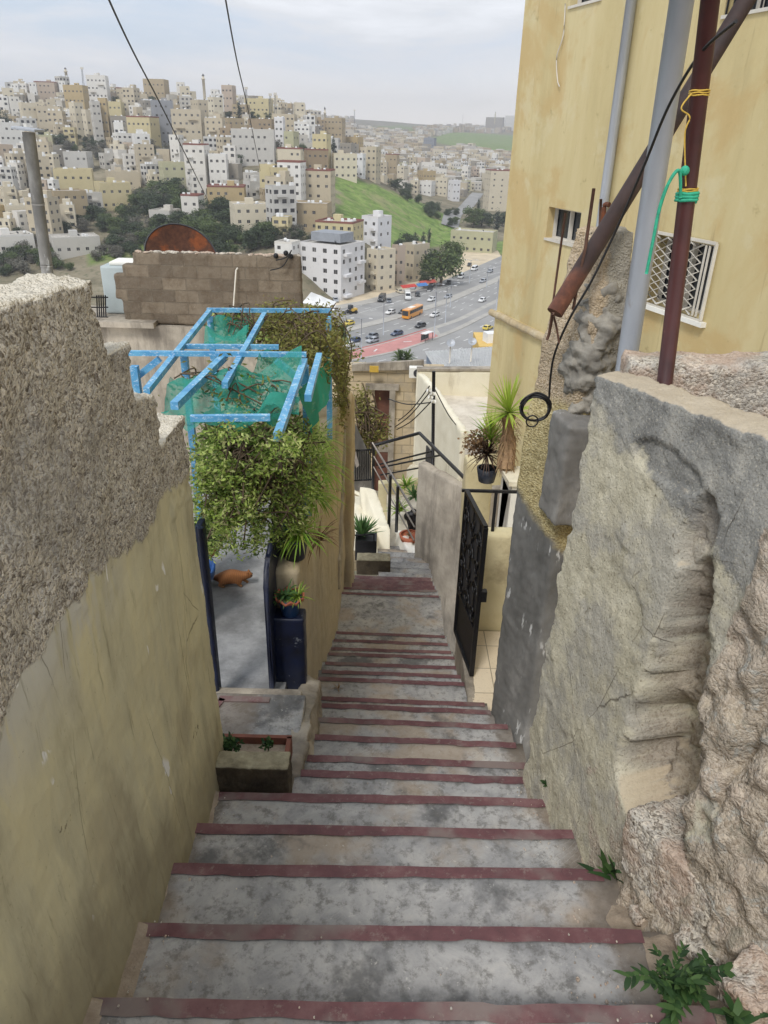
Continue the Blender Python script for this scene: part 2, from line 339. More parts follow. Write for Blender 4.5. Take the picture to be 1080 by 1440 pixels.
def f_stucco(b):
    x, y, z = b.sep(); st = b.map(sc=(1, 1, .16)); n = b.noise(1.1, 7, .62, st); n2 = b.noise(.7, 4)
    c = b.ramp(n, (.25, lin(172, 156, 116)), (.46, lin(198, 182, 136)), (.7, lin(212, 198, 156)))
    c = b.mix(b.sm(b.noise(.9, 6, .65, dist=.5), .48, .62, 0, .55), c, lin(190, 160, 108))
    c = b.mix(b.sm(b.noise(2.4, 6, .7, b.map(sc=(1, 1, .1))), .58, .72, 0, .6), c, lin(164, 142, 102))
    c = b.mix(b.sm(b.noise(1.6, 7, .7, b.map(loc=(7, 2, 5))), .54, .66, 0, .6), c, lin(206, 194, 156)); c = b.mix(b.sm(b.noise(5, 8, .75), .6, .7, 0, .5), c, lin(150, 132, 92))
    c = b.mix(b.sm(b.noise(9, 5, .7, b.map(sc=(1, 1, .07))), .6, .7, 0, .45), c, lin(150, 130, 92))
    return dict(color=c, rough=.9, normal=b.bump(b.m('ADD', b.noise(26, 6, .6), b.m('MULTIPLY', b.noise(2, 4), 2)), .3, .01), spec=.25)
M['stucco'] = mat('yellow_stucco', f_stucco)
def f_retain(b):
    x, y, z = b.sep(); st = b.map(sc=(1, 1, .42)); n = b.noise(2.4, 8, .7, st, .6)
    c = b.ramp(n, (.25, lin(142, 126, 100)), (.5, lin(182, 164, 130)), (.75, lin(200, 190, 166)))
    c = b.mix(b.sm(b.noise(7, 6, .7, st), .52, .7, 0, .7), c, lin(150, 140, 122))
    c = b.mix(b.sm(b.m('ADD', b.m('ADD', z, b.m('MULTIPLY', y, .47)), b.m('MULTIPLY', n, .5)), .2, -.9, 0, .65), c, lin(168, 160, 144)); c = b.mix(b.sm(b.noise(30, 5, .7), .58, .7, 0, .5), c, lin(112, 98, 78))
    return dict(color=c, rough=.9, normal=b.bump(b.m('ADD', n, b.m('MULTIPLY', b.noise(40, 5), .5)), .5, .012))
M['retain'] = mat('stained_ochre_plaster', f_retain)
M['greyconc'] = mat('board_marked_concrete', lambda b: dict(color=b.mix(b.sm(b.noise(3, 7, .7, b.map(sc=(1, 1, .2))), .45, .65, 0, .8), b.ramp(b.noise(2.3, 7, .65), (.3, lin(132, 124, 112)), (.7, lin(186, 176, 160))), lin(112, 104, 94)), rough=.9, normal=b.bump(b.noise(18, 7, .7), .5, .012)))
M['cream'] = mat('cream_paint', lambda b: dict(color=b.mix(b.sm(b.noise(1.6, 7, .7, b.map(sc=(1, 1, .3))), .55, .72, 0, .5), b.ramp(b.noise(2, 5), (.3, lin(222, 214, 190)), (.7, lin(236, 230, 210))), lin(170, 158, 134)), rough=.85, normal=b.bump(b.noise(25, 5), .25, .008)))
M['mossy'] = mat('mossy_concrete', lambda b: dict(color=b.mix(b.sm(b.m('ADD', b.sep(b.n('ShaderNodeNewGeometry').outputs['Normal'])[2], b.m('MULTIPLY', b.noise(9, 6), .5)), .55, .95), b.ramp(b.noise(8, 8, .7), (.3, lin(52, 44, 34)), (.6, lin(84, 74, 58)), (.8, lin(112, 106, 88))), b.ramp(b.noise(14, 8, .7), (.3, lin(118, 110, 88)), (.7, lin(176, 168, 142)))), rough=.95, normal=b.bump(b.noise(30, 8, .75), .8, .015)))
M['trough'] = mat('brown_trough', _plain(lin(118, 72, 58), .85, .25, 9))
M['mortar'] = mat('fresh_mortar', lambda b: dict(color=b.ramp(b.noise(8, 7, .65), (.3, lin(116, 112, 104)), (.7, lin(172, 166, 154))), rough=.9, normal=b.bump(b.m('ADD', b.noise(12, 8, .7), b.m('MULTIPLY', b.noise(60, 5), .3)), .7, .016)))
M['rebar'] = mat('dark_rust', _plain(lin(92, 64, 50), .85, .3, 30))
M['whitepaint'] = mat('white_paint', _plain(lin(232, 230, 222), .8, .06, 3))
M['creamdark'] = mat('porch_plaster', lambda b: dict(color=b.mix(b.sm(b.noise(2.5, 7, .7), .5, .7, 0, .7), b.ramp(b.noise(3, 5), (.3, lin(196, 184, 146)), (.7, lin(214, 204, 168))), lin(150, 136, 108)), rough=.88, normal=b.bump(b.noise(25, 5), .3, .008)))
M['terrace'] = mat('pale_terrace_screed', lambda b: dict(color=b.ramp(b.noise(1.2, 7, .7), (.3, lin(176, 166, 150)), (.55, lin(216, 208, 194)), (.75, lin(228, 222, 210))), rough=.85, normal=b.bump(b.noise(14, 5), .3, .01)))
def f_tile(b):
    t = b.n('ShaderNodeTexBrick'); b.put(t.inputs['Vector'], b.co()); t.offset = 0; t.inputs['Scale'].default_value = 1; t.inputs['Brick Width'].default_value = .3; t.inputs['Row Height'].default_value = .3; t.inputs['Mortar Size'].default_value = .004
    t.inputs['Color1'].default_value = lin(222, 208, 184); t.inputs['Color2'].default_value = lin(214, 198, 172); t.inputs['Mortar'].default_value = lin(150, 138, 120)
    return dict(color=b.mix(b.sm(b.noise(70, 3), .55, .7, 0, .35), t.outputs[0], lin(170, 150, 126)), rough=.45)
M['tile'] = mat('speckled_floor_tile', f_tile)
def f_block(b):
    t = b.n('ShaderNodeTexBrick'); x, y, z = b.sep(); c = b.n('ShaderNodeCombineXYZ'); b.put(c.inputs[0], x); b.put(c.inputs[1], z)
    b.put(t.inputs['Vector'], c.outputs[0]); t.inputs['Scale'].default_value = 1; t.inputs['Brick Width'].default_value = .41; t.inputs['Row Height'].default_value = .205; t.inputs['Mortar Size'].default_value = .009; t.inputs['Mortar Smooth'].default_value = .3
    t.inputs['Color1'].default_value = lin(132, 120, 104); t.inputs['Color2'].default_value = lin(104, 94, 82); t.inputs['Mortar'].default_value = lin(120, 110, 96)
    n = b.noise(5, 7, .7); col = b.mix(b.sm(n, .42, .68, 0, .6), t.outputs[0], lin(92, 78, 64)); col = b.mix(b.sm(b.noise(30, 5, .7), .58, .72, 0, .5), col, lin(170, 154, 132))
    return dict(color=col, rough=.93, normal=b.bump(b.m('ADD', b.m('MULTIPLY', t.outputs['Fac'], -1.2), b.m('MULTIPLY', b.noise(26, 6, .7), .8)), .9, .02), spec=.2)
M['block'] = mat('concrete_blocks', f_block)
M['courtyard'] = mat('courtyard_screed', lambda b: dict(color=b.mix(b.sm(b.noise(2.6, 7, .7), .45, .68, 0, .7), b.ramp(b.noise(5, 7, .7), (.3, lin(122, 122, 122)), (.7, lin(172, 172, 172))), lin(104, 104, 104)), rough=.8, normal=b.bump(b.noise(14, 7, .7), .5, .012)))
def f_navy(b):
    n = b.noise(9, 7, .7); c = b.ramp(n, (.3, lin(7, 11, 28)), (.7, lin(15, 28, 60)))
    return dict(color=b.mix(b.sm(b.noise(14, 7, .75), .62, .68), c, lin(120, 124, 130)), rough=.5, normal=b.bump(n, .3, .006))
M['navy'] = mat('navy_gloss_paint', f_navy)
def f_blue(b):
    c = b.ramp(b.noise(8, 6), (.3, lin(62, 132, 182)), (.7, lin(112, 180, 214)))
    return dict(color=b.mix(b.sm(b.noise(70, 6, .8, b.map(sc=(.5, .5, 1))), .54, .62, 0, .85), c, lin(206, 222, 234)), rough=.5)
M['blue'] = mat('chipped_blue_paint', f_blue)
M['pot_blue'] = mat('blue_plastic', _plain(lin(30, 74, 132), .45, .15, 8))
M['pot_dark'] = mat('dark_plastic', _plain(lin(44, 50, 62), .5, .2, 8))
M['clay'] = mat('terracotta', _plain(lin(176, 104, 78), .85, .25, 9))
M['blackmetal'] = mat('black_iron', _plain(lin(30, 30, 33), .45, .3, 20, metal=.3))
M['steel'] = mat('brushed_steel', _plain(lin(150, 142, 134), .4, .15, 14, metal=.7))
M['galv'] = mat('galvanised_pipe', lambda b: dict(color=b.mix(b.sm(b.noise(6, 7, .7, b.map(sc=(1, 1, .3))), .58, .7, 0, .6), b.ramp(b.noise(3, 6, .6, b.map(sc=(1, 1, .3))), (.3, lin(150, 154, 160)), (.7, lin(186, 190, 196))), lin(130, 120, 108)), rough=.5, metal=.35, normal=b.bump(b.noise(30, 4), .2, .003)))
M['brownpole'] = mat('brown_red_pipe_paint', lambda b: dict(color=b.mix(b.sm(b.noise(9, 7, .75), .6, .68, 0, .7), b.ramp(b.noise(5, 5), (.3, lin(56, 28, 28)), (.7, lin(84, 44, 42))), lin(140, 100, 80)), rough=.45, normal=b.bump(b.noise(24, 5), .25, .003)))
def f_rustpipe(b):
    x, y, z = b.sep(); k = b.sm(b.m('ADD', z, b.m('MULTIPLY', b.noise(9, 5), .14)), -.52, -.44)
    ru = b.ramp(b.noise(14, 7, .7), (.3, lin(64, 40, 32)), (.55, lin(100, 60, 44)), (.75, lin(136, 88, 64)))
    dk = b.ramp(b.noise(8, 6), (.3, lin(42, 30, 28)), (.7, lin(66, 48, 44)))
    return dict(color=b.mix(k, ru, dk), rough=.7, normal=b.bump(b.noise(30, 6, .7), .5, .004))
M['rustpipe'] = mat('rusted_pipe', f_rustpipe)
M['rust'] = mat('rust', lambda b: dict(color=b.mix(b.sm(b.noise(3, 5), .48, .62), b.ramp(b.noise(11, 7, .7), (.3, lin(62, 40, 32)), (.7, lin(104, 66, 48))), b.ramp(b.noise(9, 7, .7), (.3, lin(112, 60, 34)), (.7, lin(156, 88, 46)))), rough=.85, normal=b.bump(b.noise(30, 6, .7), .4, .004)))
M['cable'] = mat('black_cable', _plain(lin(26, 25, 26), .5, .2, 20))
M['rope_green'] = mat('green_nylon_rope', _plain(lin(50, 168, 132), .7, .2, 60))
M['rope_yellow'] = mat('yellow_cord', _plain(lin(206, 170, 70), .7, .2, 60))
M['glass'] = mat('window_glass', lambda b: dict(color=b.ramp(b.noise(.8, 2), (.3, lin(34, 38, 44)), (.7, lin(62, 66, 70))), rough=.12, spec=.6))
M['darkwin'] = mat('dark_window', lambda b: dict(color=b.mix(b.sm(b.objrand(), .55, .9, 0, .75), lin(46, 46, 50), lin(104, 104, 104)), rough=.25))
M['winframe'] = mat('window_frame', _plain(lin(206, 200, 188), .6, .1, 4))
M['mirror'] = mat('tank_metal', _plain(lin(176, 186, 186), .5, .08, 2, metal=.2))
M['tankwhite'] = mat('white_tank', _plain(lin(226, 226, 224), .6, .05, 3))
M['tankgrey'] = mat('dark_tank', _plain(lin(56, 56, 60), .6, .1, 3))
M['doorbrown'] = mat('brown_door', _plain(lin(112, 74, 60), .7, .2, 6))
M['bark'] = mat('bark', _plain(lin(104, 88, 70), .95, .3, 14, bump=.8, d=.02))
M['drywood'] = mat('dry_trunk', _plain(lin(170, 140, 108), .95, .25, 18, bump=.8, d=.01))
def leafmat(name, *cols, tr=.3):
    def f(b):
        r = b.island(); st = [(i/(max(1, len(cols)-1)), c) for i, c in enumerate(cols)]
        return dict(color=b.ramp(r, *st), rough=.6, trans=tr, spec=.3)
    return mat(name, f)
M['vine'] = leafmat('vine_leaf', lin(84, 102, 58), lin(118, 140, 68), lin(148, 172, 80), lin(178, 196, 104), lin(198, 206, 134), lin(140, 130, 98), tr=.42)
M['olive'] = leafmat('olive_vine_leaf', lin(104, 104, 60), lin(132, 132, 72), lin(152, 150, 84), lin(124, 104, 70), tr=.35)
M['bright'] = leafmat('bright_blade', lin(96, 136, 48), lin(134, 172, 62), lin(168, 192, 84), lin(150, 146, 84))
M['weed'] = leafmat('weed_leaf', lin(40, 62, 36), lin(52, 80, 42), lin(80, 106, 58), tr=.2)
M['aloe'] = leafmat('aloe_blade', lin(70, 104, 62), lin(96, 130, 76))
M['yucca'] = leafmat('yucca_blade', lin(128, 158, 58), lin(168, 192, 76), lin(190, 200, 110))
M['dry'] = leafmat('dry_blade', lin(150, 122, 90), lin(120, 92, 70), lin(176, 150, 112))
M['darkspike'] = leafmat('purple_brown_blade', lin(70, 54, 50), lin(96, 76, 62), lin(60, 46, 46))
M['tree_dark'] = leafmat('dark_tree_leaf', lin(58, 70, 54), lin(72, 86, 60), lin(88, 100, 66), tr=.2)
M['tree_mid'] = leafmat('tree_leaf', lin(74, 90, 58), lin(96, 112, 66), lin(116, 128, 80), tr=.25)
M['tree_grey'] = leafmat('bare_twig', lin(110, 108, 98), lin(132, 128, 116), lin(92, 94, 80), tr=.2)
M['cypress'] = leafmat('cypress_leaf', lin(44, 56, 48), lin(58, 72, 56), lin(72, 84, 62), tr=.15)
def netmat(name, col, cover):
    def f(b): return dict(color=col, rough=.7)
    m = mat(name, f); nt = m.node_tree; b = NB(nt); p = nt.nodes['Principled BSDF']
    t = b.n('ShaderNodeBsdfTransparent'); tl = b.n('ShaderNodeBsdfTranslucent'); tl.inputs[0].default_value = col
    a = b.n('ShaderNodeMixShader'); a.inputs[0].default_value = .4; nt.links.new(p.outputs[0], a.inputs[1]); nt.links.new(tl.outputs[0], a.inputs[2])
    mx = b.n('ShaderNodeMixShader'); b.put(mx.inputs[0], b.sm(b.noise(5, 4), .3, .7, cover-.18, cover+.18))
    nt.links.new(t.outputs[0], mx.inputs[1]); nt.links.new(a.outputs[0], mx.inputs[2]); nt.links.new(mx.outputs[0], nt.nodes['Material Output'].inputs[0])
    return m
M['net'] = netmat('green_shade_net', lin(60, 166, 146), .66)
M['netdense'] = netmat('dense_green_net', lin(24, 150, 122), 1.05)
def f_asph(b):
    n = b.noise(.08, 6, .6); return dict(color=b.ramp(n, (.3, lin(130, 129, 127)), (.7, lin(156, 154, 151))), rough=.85, normal=b.bump(b.noise(3, 4), .2, .01))
M['asphalt'] = mat('asphalt', f_asph)
M['paving'] = mat('pale_paving', _plain(lin(172, 168, 160), .85, .12, .3))
M['pinkpave'] = mat('pink_paving', _plain(lin(190, 134, 128), .85, .12, .3))
M['redkerb'] = mat('red_kerb', _plain(lin(176, 84, 78), .8, .1, .3))
M['mark'] = mat('white_road_paint', _plain(lin(214, 214, 210), .7, .1, 1))
M['lotsand'] = mat('pale_dirt', _plain(lin(204, 188, 160), .95, .15, .15))
def f_ground(b):
    g = b.attr('green'); n = b.noise(.05, 8, .65); n2 = b.noise(.35, 8, .7)
    e = b.ramp(n, (.3, lin(92, 88, 74)), (.5, lin(126, 118, 98)), (.7, lin(152, 142, 122)))
    e = b.mix(b.sm(n2, .5, .66, 0, .7), e, lin(84, 90, 64))
    gr = b.ramp(b.noise(.14, 8, .7), (.3, lin(84, 104, 54)), (.5, lin(112, 136, 68)), (.7, lin(144, 158, 94)))
    gr = b.mix(b.sm(n2, .54, .66, 0, .75), gr, lin(150, 142, 112)); gr = b.mix(b.sm(b.noise(.16, 7, .7), .52, .64, 0, .7), gr, lin(70, 88, 48)); gr = b.mix(b.sm(b.noise(.03, 6, .7, dist=1.5), .55, .62, 0, .55), gr, lin(150, 140, 110))
    return dict(color=b.mix(g, e, gr), rough=.95, normal=b.bump(n2, .5, .6), spec=.1)
M['ground'] = mat('hill_ground', f_ground)
# ================================================================== STAIRS
NOSE = [(-.10, 1.447), (.23, 1.61), (.55, 1.774), (.87, 1.937), (1.187, 2.10), (1.513, 2.263), (1.846, 2.426), (2.16, 2.589), (2.48, 2.752), (2.77, 2.915), (3.03, 3.078), (3.357, 3.241), (3.684, 3.404),
        (4.0, 3.567), (4.256, 3.73), (4.675, 3.893), (4.963, 4.056), (5.28, 4.219), (5.62, 4.382), (5.92, 4.545), (6.276, 4.708), (6.62, 4.871), (7.66, 5.034), (8.02, 5.197), (8.38, 5.36), (8.75, 5.523),
        (9.1, 5.686), (9.48, 5.85), (9.89, 6.01), (10.33, 6.17), (10.78, 6.34), (11.2, 6.5), (11.6, 6.66), (12.0, 6.82)]
def xr(Y): return 1.0 if Y < 1.3 else .93 if Y < 1.6 else .90 if Y < 2.5 else .87 if Y < 3.6 else .86 if Y < 4.0 else .80 if Y < 4.4 else .72
stair = empty('concrete_stairway', (0, 0, 0), 0, 'long worn cement stairway with dark red painted step edges between the walls', 'stairway')
y0 = -.6
for i, (y1, dr) in enumerate(NOSE):
    xl = -.86 if y1 < 2.6 else -.42 if y1 < 3.5 else -.52
    if y1 > 9.2: xl = -.05 - .02*(y1-9.2)
    xrr = xr(y1) if y1 < 9.2 else .75
    jit = random.uniform(-.006, .006); bm = BM()
    rt = random.uniform(-.004, .004); rise = .16
    a = [(xl, y0, -dr-.6), (xrr, y0, -dr-.6), (xrr, y0, -dr+jit+rt), (xl, y0, -dr+jit)]
    vs = []
    nx = 24
    # tread with a slightly worn, uneven nose
    top_b, top_f, low_f = [], [], []
    skew = .022 if y1 < 2.6 else -.02
    for k in range(nx+1):
        t = k/nx; x = xl+(xrr-xl)*t
        wv = .004*fr((x, y1, 3), 3, 3) + skew*(.5-t)*-1 - .012*max(0, fr((x*1.7, y1*3, 9), 4, 3)-.25)
        zz = -dr + jit + rt*t + .004*fr((x, y1, 7), 2.2, 3)
        top_b.append(bm.verts.new((x, y0-.02, zz-.004))); top_f.append(bm.verts.new((x, y1+wv, zz+.003*fr((x, 1, y1), 8, 2)))); low_f.append(bm.verts.new((x, y1+wv-.012, zz-.5)))
    mids = []
    for k in range(nx+1):
        a_, b_ = top_b[k].co, top_f[k].co
        mids.append([bm.verts.new(a_.lerp(b_, q)+Vector((0, 0, .0035*fr(a_.lerp(b_, q), 3, 3)))) for q in (.25, .5, .75)])
    for k in range(nx):
        for p, q in zip([[top_b[j], *mids[j], top_f[j]] for j in (k,)][0][:-1], [[top_b[j], *mids[j], top_f[j]] for j in (k,)][0][1:]):
            pass
        c0, c1 = [top_b[k], *mids[k], top_f[k]], [top_b[k+1], *mids[k+1], top_f[k+1]]
        for j in range(4): bm.faces.new((c0[j], c1[j], c1[j+1], c0[j+1]))
        bm.faces.new((top_f[k], top_f[k+1], low_f[k+1], low_f[k]))
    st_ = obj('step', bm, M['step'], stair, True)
    if 0 < i < 27:                                                       # the painted edge, wrapped over the nose
        bm = BM(); r0, r1, r2 = [], [], []
        xe = xrr - (.04 + .04*random.random()) if y1 < 3.6 else xrr-.02
        xs = xl + .03
        full = i >= 24
        for k in range(nx*2+1):
            t = k/(nx*2); x = xs+(xe-xs)*t; tt = (x-xl)/(xrr-xl)
            wv = .004*fr((x, y1, 3), 3, 3) + skew*(.5-tt)*-1 - .012*max(0, fr((x*1.7, y1*3, 9), 4, 3)-.25)
            zz = -dr + jit + rt*tt + .004*fr((x, y1, 7), 2.2, 3)+.0038
            wd = (.044 if not full else .16) + .008*fr((x, y1, 5), 9, 5)
            r0.append(bm.verts.new((x, y1+wv-wd, zz+.001*fr((x, y1, 3), 9, 2)))); r1.append(bm.verts.new((x, y1+wv+.004, zz))); r2.append(bm.verts.new((x, y1+wv+.002, zz-.13)))
        for k in range(nx*2):
            bm.faces.new((r0[k], r0[k+1], r1[k+1], r1[k])); bm.faces.new((r1[k], r1[k+1], r2[k+1], r2[k]))
        obj('nosing', bm, M['nose'], st_, False)
    y0 = y1
# ================================================================== LEFT STEPPED WALL
pix = [(0, 429), (124, 392), (144, 495), (174, 484), (187, 562), (216, 557), (226, 628), (271, 572)]
pts = [at(px, py, x=-.78) for px, py in pix]
prof = [(-1.0, .05), (.2, -.02), (1.05, -.22)] + [(p.y, p.z) for p in pts]
prof[-1] = (2.74, prof[-1][1])
prof += [(2.74, -3.6), (-1.0, -3.6)]
bm = BM(); prism(bm, [(-.775, y, z) for y, z in prof], (-.17, 0, 0))
def d_left(c, n):
    s = 1.0 if c.z > -1.2+.095*(2.75-c.y)+.2*fr(c, 2.5, 3) else .22
    d = (.020*fr(c, 7, 5)+.010*abs(fr(c, 22, 4))+.006*fr(c, 48, 3))*s
    bulge = .022*fr((0, c.y, c.z), .9, 2)
    base = max(0, -(c.z+.5*c.y+.95))*.10
    lean = -.012*(c.z+2.2) if c.x > -.85 else 0
    return n*d + Vector((bulge+base*.4+lean*.5, 0, 0)) + n*(.012*fr(c, 3, 3)*s)
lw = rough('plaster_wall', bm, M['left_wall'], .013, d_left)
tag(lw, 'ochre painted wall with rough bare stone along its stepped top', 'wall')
# ================================================================== RIGHT CRUMBLING WALL
WE, WN, W0 = Vector((.31, -.9507, 0)), Vector((-.9507, -.31, 0)), Vector((.80, 2.78, 0))      # the wall runs away from the stairs as it comes nearer
def wp(s_, z, d=0): return W0+WE*s_+WN*d+Vector((0, 0, z))
bm = BM(); prism(bm, [wp(0, -3.4), wp(0, -.80), wp(.3, -.775), wp(.87, -.735), wp(1.3, -.72), wp(2.6, -.70), wp(2.6, -3.4)], -WN*.16)
HOL = ((.73, -1.12, .06, .12, .05), (.80, -1.36, .08, .18, .10), (.84, -1.62, .12, .30, .19), (.90, -1.80, .17, .22, .24), (.95, -2.02, .20, .13, .22), (.50, -.97, .14, .05, .014), (1.2, -1.4, .03, .3, .04))
def hollow(s_, z):
    h = 0
    for (a, z0, ra, rz_, dp) in HOL:
        q = ((s_-a)/ra)**2+((z-z0)/rz_)**2+.5*fr((s_, z*.7, 2), 6, 4); lay = .016 if q < 1.5 else 0.; q = max(0., min(1., (1.35-q)/(.22 if s_ < a else .7))); h = max(h, dp*q*q*(3-2*q), lay)
    return h
def d_right(c, n):
    d = .006*fr(c, 6, 5)+.005*abs(fr(c, 20, 4))+.0035*fr(c, 45, 3)
    rel = c-W0; s_ = rel.dot(WE); dep = rel.dot(WN); v = Vector((0, 0, 0))
    if dep > -.08:
        bt = max(0, (-c.z-.82)/1.8)*(.05+.2*min(s_, 1.1)); h = min(.12+bt*.9, hollow(s_, c.z)); stone_ = 0
        if h > .03: h += (.05*fr(c, 11, 5)+.03*abs(fr(c, 26, 4)))*min(1, (h-.03)/.06)
        if s_ > .97:
            (f1, f2, _a, _b), _p = mn.voronoi(Vector((s_*1.0, c.z*1.15, 2.3))*6.5+Vector((.35*fr(c, 5, 3), .35*fr(c, 6, 3), 0)))
            stone_ = (.008+.040*min(.6, max(0, f2-f1))+.026*fr(c, 11, 6)+.010*abs(fr(c, 30, 3)))*min(1, (s_-.97)/.04)
        plate = .006*(1 if fr((s_*1.2, c.z, 1), 2.6, 5) > .10 else 0)
        foot = bt
        v = WN*(stone_ - h - plate + foot)
    end = max(0, (.16-s_)/.16)
    v += WE*(.03*fr((c.x, c.z, 4), 4, 4)+.028*fr((0, c.z, 8), 9, 3))*end
    if n.z > .5: v += Vector((0, 0, .012*fr(c, 9, 4)))
    return n*d + v
rw = rough('rendered_wall', bm, M['right_wall'], .013, d_right)
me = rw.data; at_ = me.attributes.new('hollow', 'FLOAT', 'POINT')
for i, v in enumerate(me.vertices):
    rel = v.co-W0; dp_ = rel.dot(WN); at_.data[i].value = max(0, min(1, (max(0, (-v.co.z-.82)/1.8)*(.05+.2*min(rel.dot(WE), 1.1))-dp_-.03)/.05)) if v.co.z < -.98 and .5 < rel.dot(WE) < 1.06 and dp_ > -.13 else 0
tag(rw, 'crumbling ochre and grey rendered wall with a deep broken hollow', 'wall')
# broken stones and rubble at its foot
def stone(name, c, s, rz, label, cat='stone', tilt=(0, 0), amp=.05, vox=.012, grp=None, fine=.008):
    bm = BM(); box(bm, c, s, rz, tilt=tilt)
    k = random.random()*9
    o = rough(name, bm, M['rock'], vox, lambda q, n: n*(amp*fr(q+Vector((k, 0, 0)), 5, 5)+fine*fr(q, 25, 3)))
    return tag(o, label, cat, grp)
stone('ledge_stone', (1.085, 1.68, -2.17), (.31, .40, .24), R(22), 'pinkish broken ledge stone jutting from the base of the crumbling wall', tilt=(R(-6), R(5)), amp=.012, fine=.006, vox=.010)
for (px, py, zz, s, l) in ((1000, 1325, -2.18, .13, 'rounded rubble lump below the pinkish ledge stone'), (1065, 1395, -2.02, .14, 'rubble lump beside the lowest weeds at the wall foot'), (900, 1285, -2.32, .06, 'small stone lying by the wall just above the big leafy weed'), (1062, 1245, -2.0, .13, 'grey lump in the wall foot above the ledge stone'), (840, 1180, -2.56, .05, 'small stone at the wall foot beside the dark weed'), (1040, 1345, -2.15, .09, 'pale orange lump between the ledge stone and the lower weeds'), (885, 1225, -2.42, .06, 'squarish stone at the wall foot behind the dark weed')):
    q = at(px, py, z=zz); stone('rubble_stone', (q.x+.02, q.y+.02, q.z-.03), (s*1.3, s*1.1, s*.8), random.random()*3, l, amp=.035, vox=.011, grp='broken stones at the wall foot', tilt=(random.uniform(-.4, .4), random.uniform(-.4, .4)))
# heap of dirt along the wall foot on both sides (stuff)
bm = BM()
def dirt_strip(path, wdt, hgt):
    rows = []
    for (x, y, z, dx) in path:
        row = []
        for k in range(9):
            t = k/8; h = hgt*(1-t)**1.6 + .012*fr((x+dx*wdt*t, y, z), 12, 4)*(1-t)
            row.append(bm.verts.new((x+dx*wdt*t, y, z + h - .014*t)))
        rows.append(row)
    for a, b in zip(rows, rows[1:]):
        for k in range(8): f = bm.faces.new((a[k], a[k+1], b[k+1], b[k])); f.smooth = True
def zs(y, back=False):
    for (a, dr) in NOSE:
        if y <= a: return -dr
    return -7
def zsm(y):       # stair line without the steps
    ys = [a for a, _ in NOSE]; ds = [d for _, d in NOSE]; return -float(np.interp(y+.16, ys, ds))
rows = []
for i in range(180):
    y = .35+i*.0143; xe = (1.6226-.31*y)/.9507+.03; row = []
    x0_ = xr(y)-.07-.04*fr((y, 2, 2), 5, 4)
    for k in range(26):
        t = k/25; x = x0_+(xe-x0_)*t
        base_ = zs(y)*max(0, 1-t*4)+zsm(y)*min(1, t*4)
        row.append(bm.verts.new((x, y+.01*fr((x, y, 4), 9, 3), base_-.006+.19*t**.8*min(1, (xe-x0_)/.4)+.045*fr((x, y, 2), 5, 5)*min(1, t*5)+.012*fr((x, y, 5), 22, 3)*min(1, t*6))))
    rows.append(row)
for a, b in zip(rows, rows[1:]):
    for k in range(25): f = bm.faces.new((a[k], a[k+1], b[k+1], b[k])); f.smooth = True
path = [(-.80, .4+i*.0155, zs(.4+i*.0155)+.004, 1) for i in range(140)]
dirt_strip(path, .10, .035)
o = obj('dirt', bm, M['soil'], smooth=True); tag(o, 'loose dirt and grit gathered along the foot of both walls', kind='stuff')
# grit specks and crumbs on the treads
bm = BM()
for _ in range(520):
    y = random.uniform(.7, 3.2); side = random.random()
    x = .78-abs(random.gauss(0, .10)) if side < .55 else -.72+abs(random.gauss(0, .06)) if side < .85 else random.uniform(-.6, .8)
    s = random.uniform(.0012, .004)*(1.8 if random.random() < .06 else 1)
    bmesh.ops.create_icosphere(bm, subdivisions=1, radius=s, matrix=Matrix.Translation((x, y, zs(y)+s*.6)) @ Matrix.Diagonal((1, 1.4, .7, 1)))
o = obj('grit', bm, M['rock']); tag(o, 'grit and crumbs of plaster scattered on the treads', kind='stuff')
# ================================================================== WEEDS
def blade(bm, base, d, L, wd, droop=.5, n=5, mi=0, up=Vector((0, 0, 1))):
    """one arching leaf blade"""
    d = Vector(d).normalized(); side = d.cross(up)
    if side.length < .1: side = Vector((1, 0, 0))
    side.normalize(); p = Vector(base); prev = None
    for k in range(n+1):
        t = k/n; w_ = wd*(math.sin(PI*min(1, .15+t*.85))**.7)*(1-.15*t) if k < n else .0005
        a, b = bm.verts.new(p-side*w_/2), bm.verts.new(p+side*w_/2)
        if prev: f = bm.faces.new((prev[0], prev[1], b, a)); f.material_index = mi; f.smooth = True
        prev = (a, b); p = p + d*(L/n); d = (d - up*droop*(L/n)/max(L, .01)*1.0).normalized()
def weed(c, n, L, label, mt='weed', wd=.3, spread=1., grp='weeds growing from the wall foot'):
    bm = BM()
    for i in range(n):
        a = random.random()*2*PI; e = random.uniform(.25, 1.35)
        dv = Vector((math.cos(a)*math.cos(e)*spread, math.sin(a)*math.cos(e)*spread, math.sin(e)))
        l = L*random.uniform(.5, 1.1); b0 = Vector(c)+Vector((random.gauss(0, L*.12), random.gauss(0, L*.12), 0))
        blade(bm, b0, dv, l, l*wd*random.uniform(.6, 1.1), random.uniform(.4, 1.3))
    o = obj('weed', bm, M[mt]); return tag(o, label, 'weed', grp)
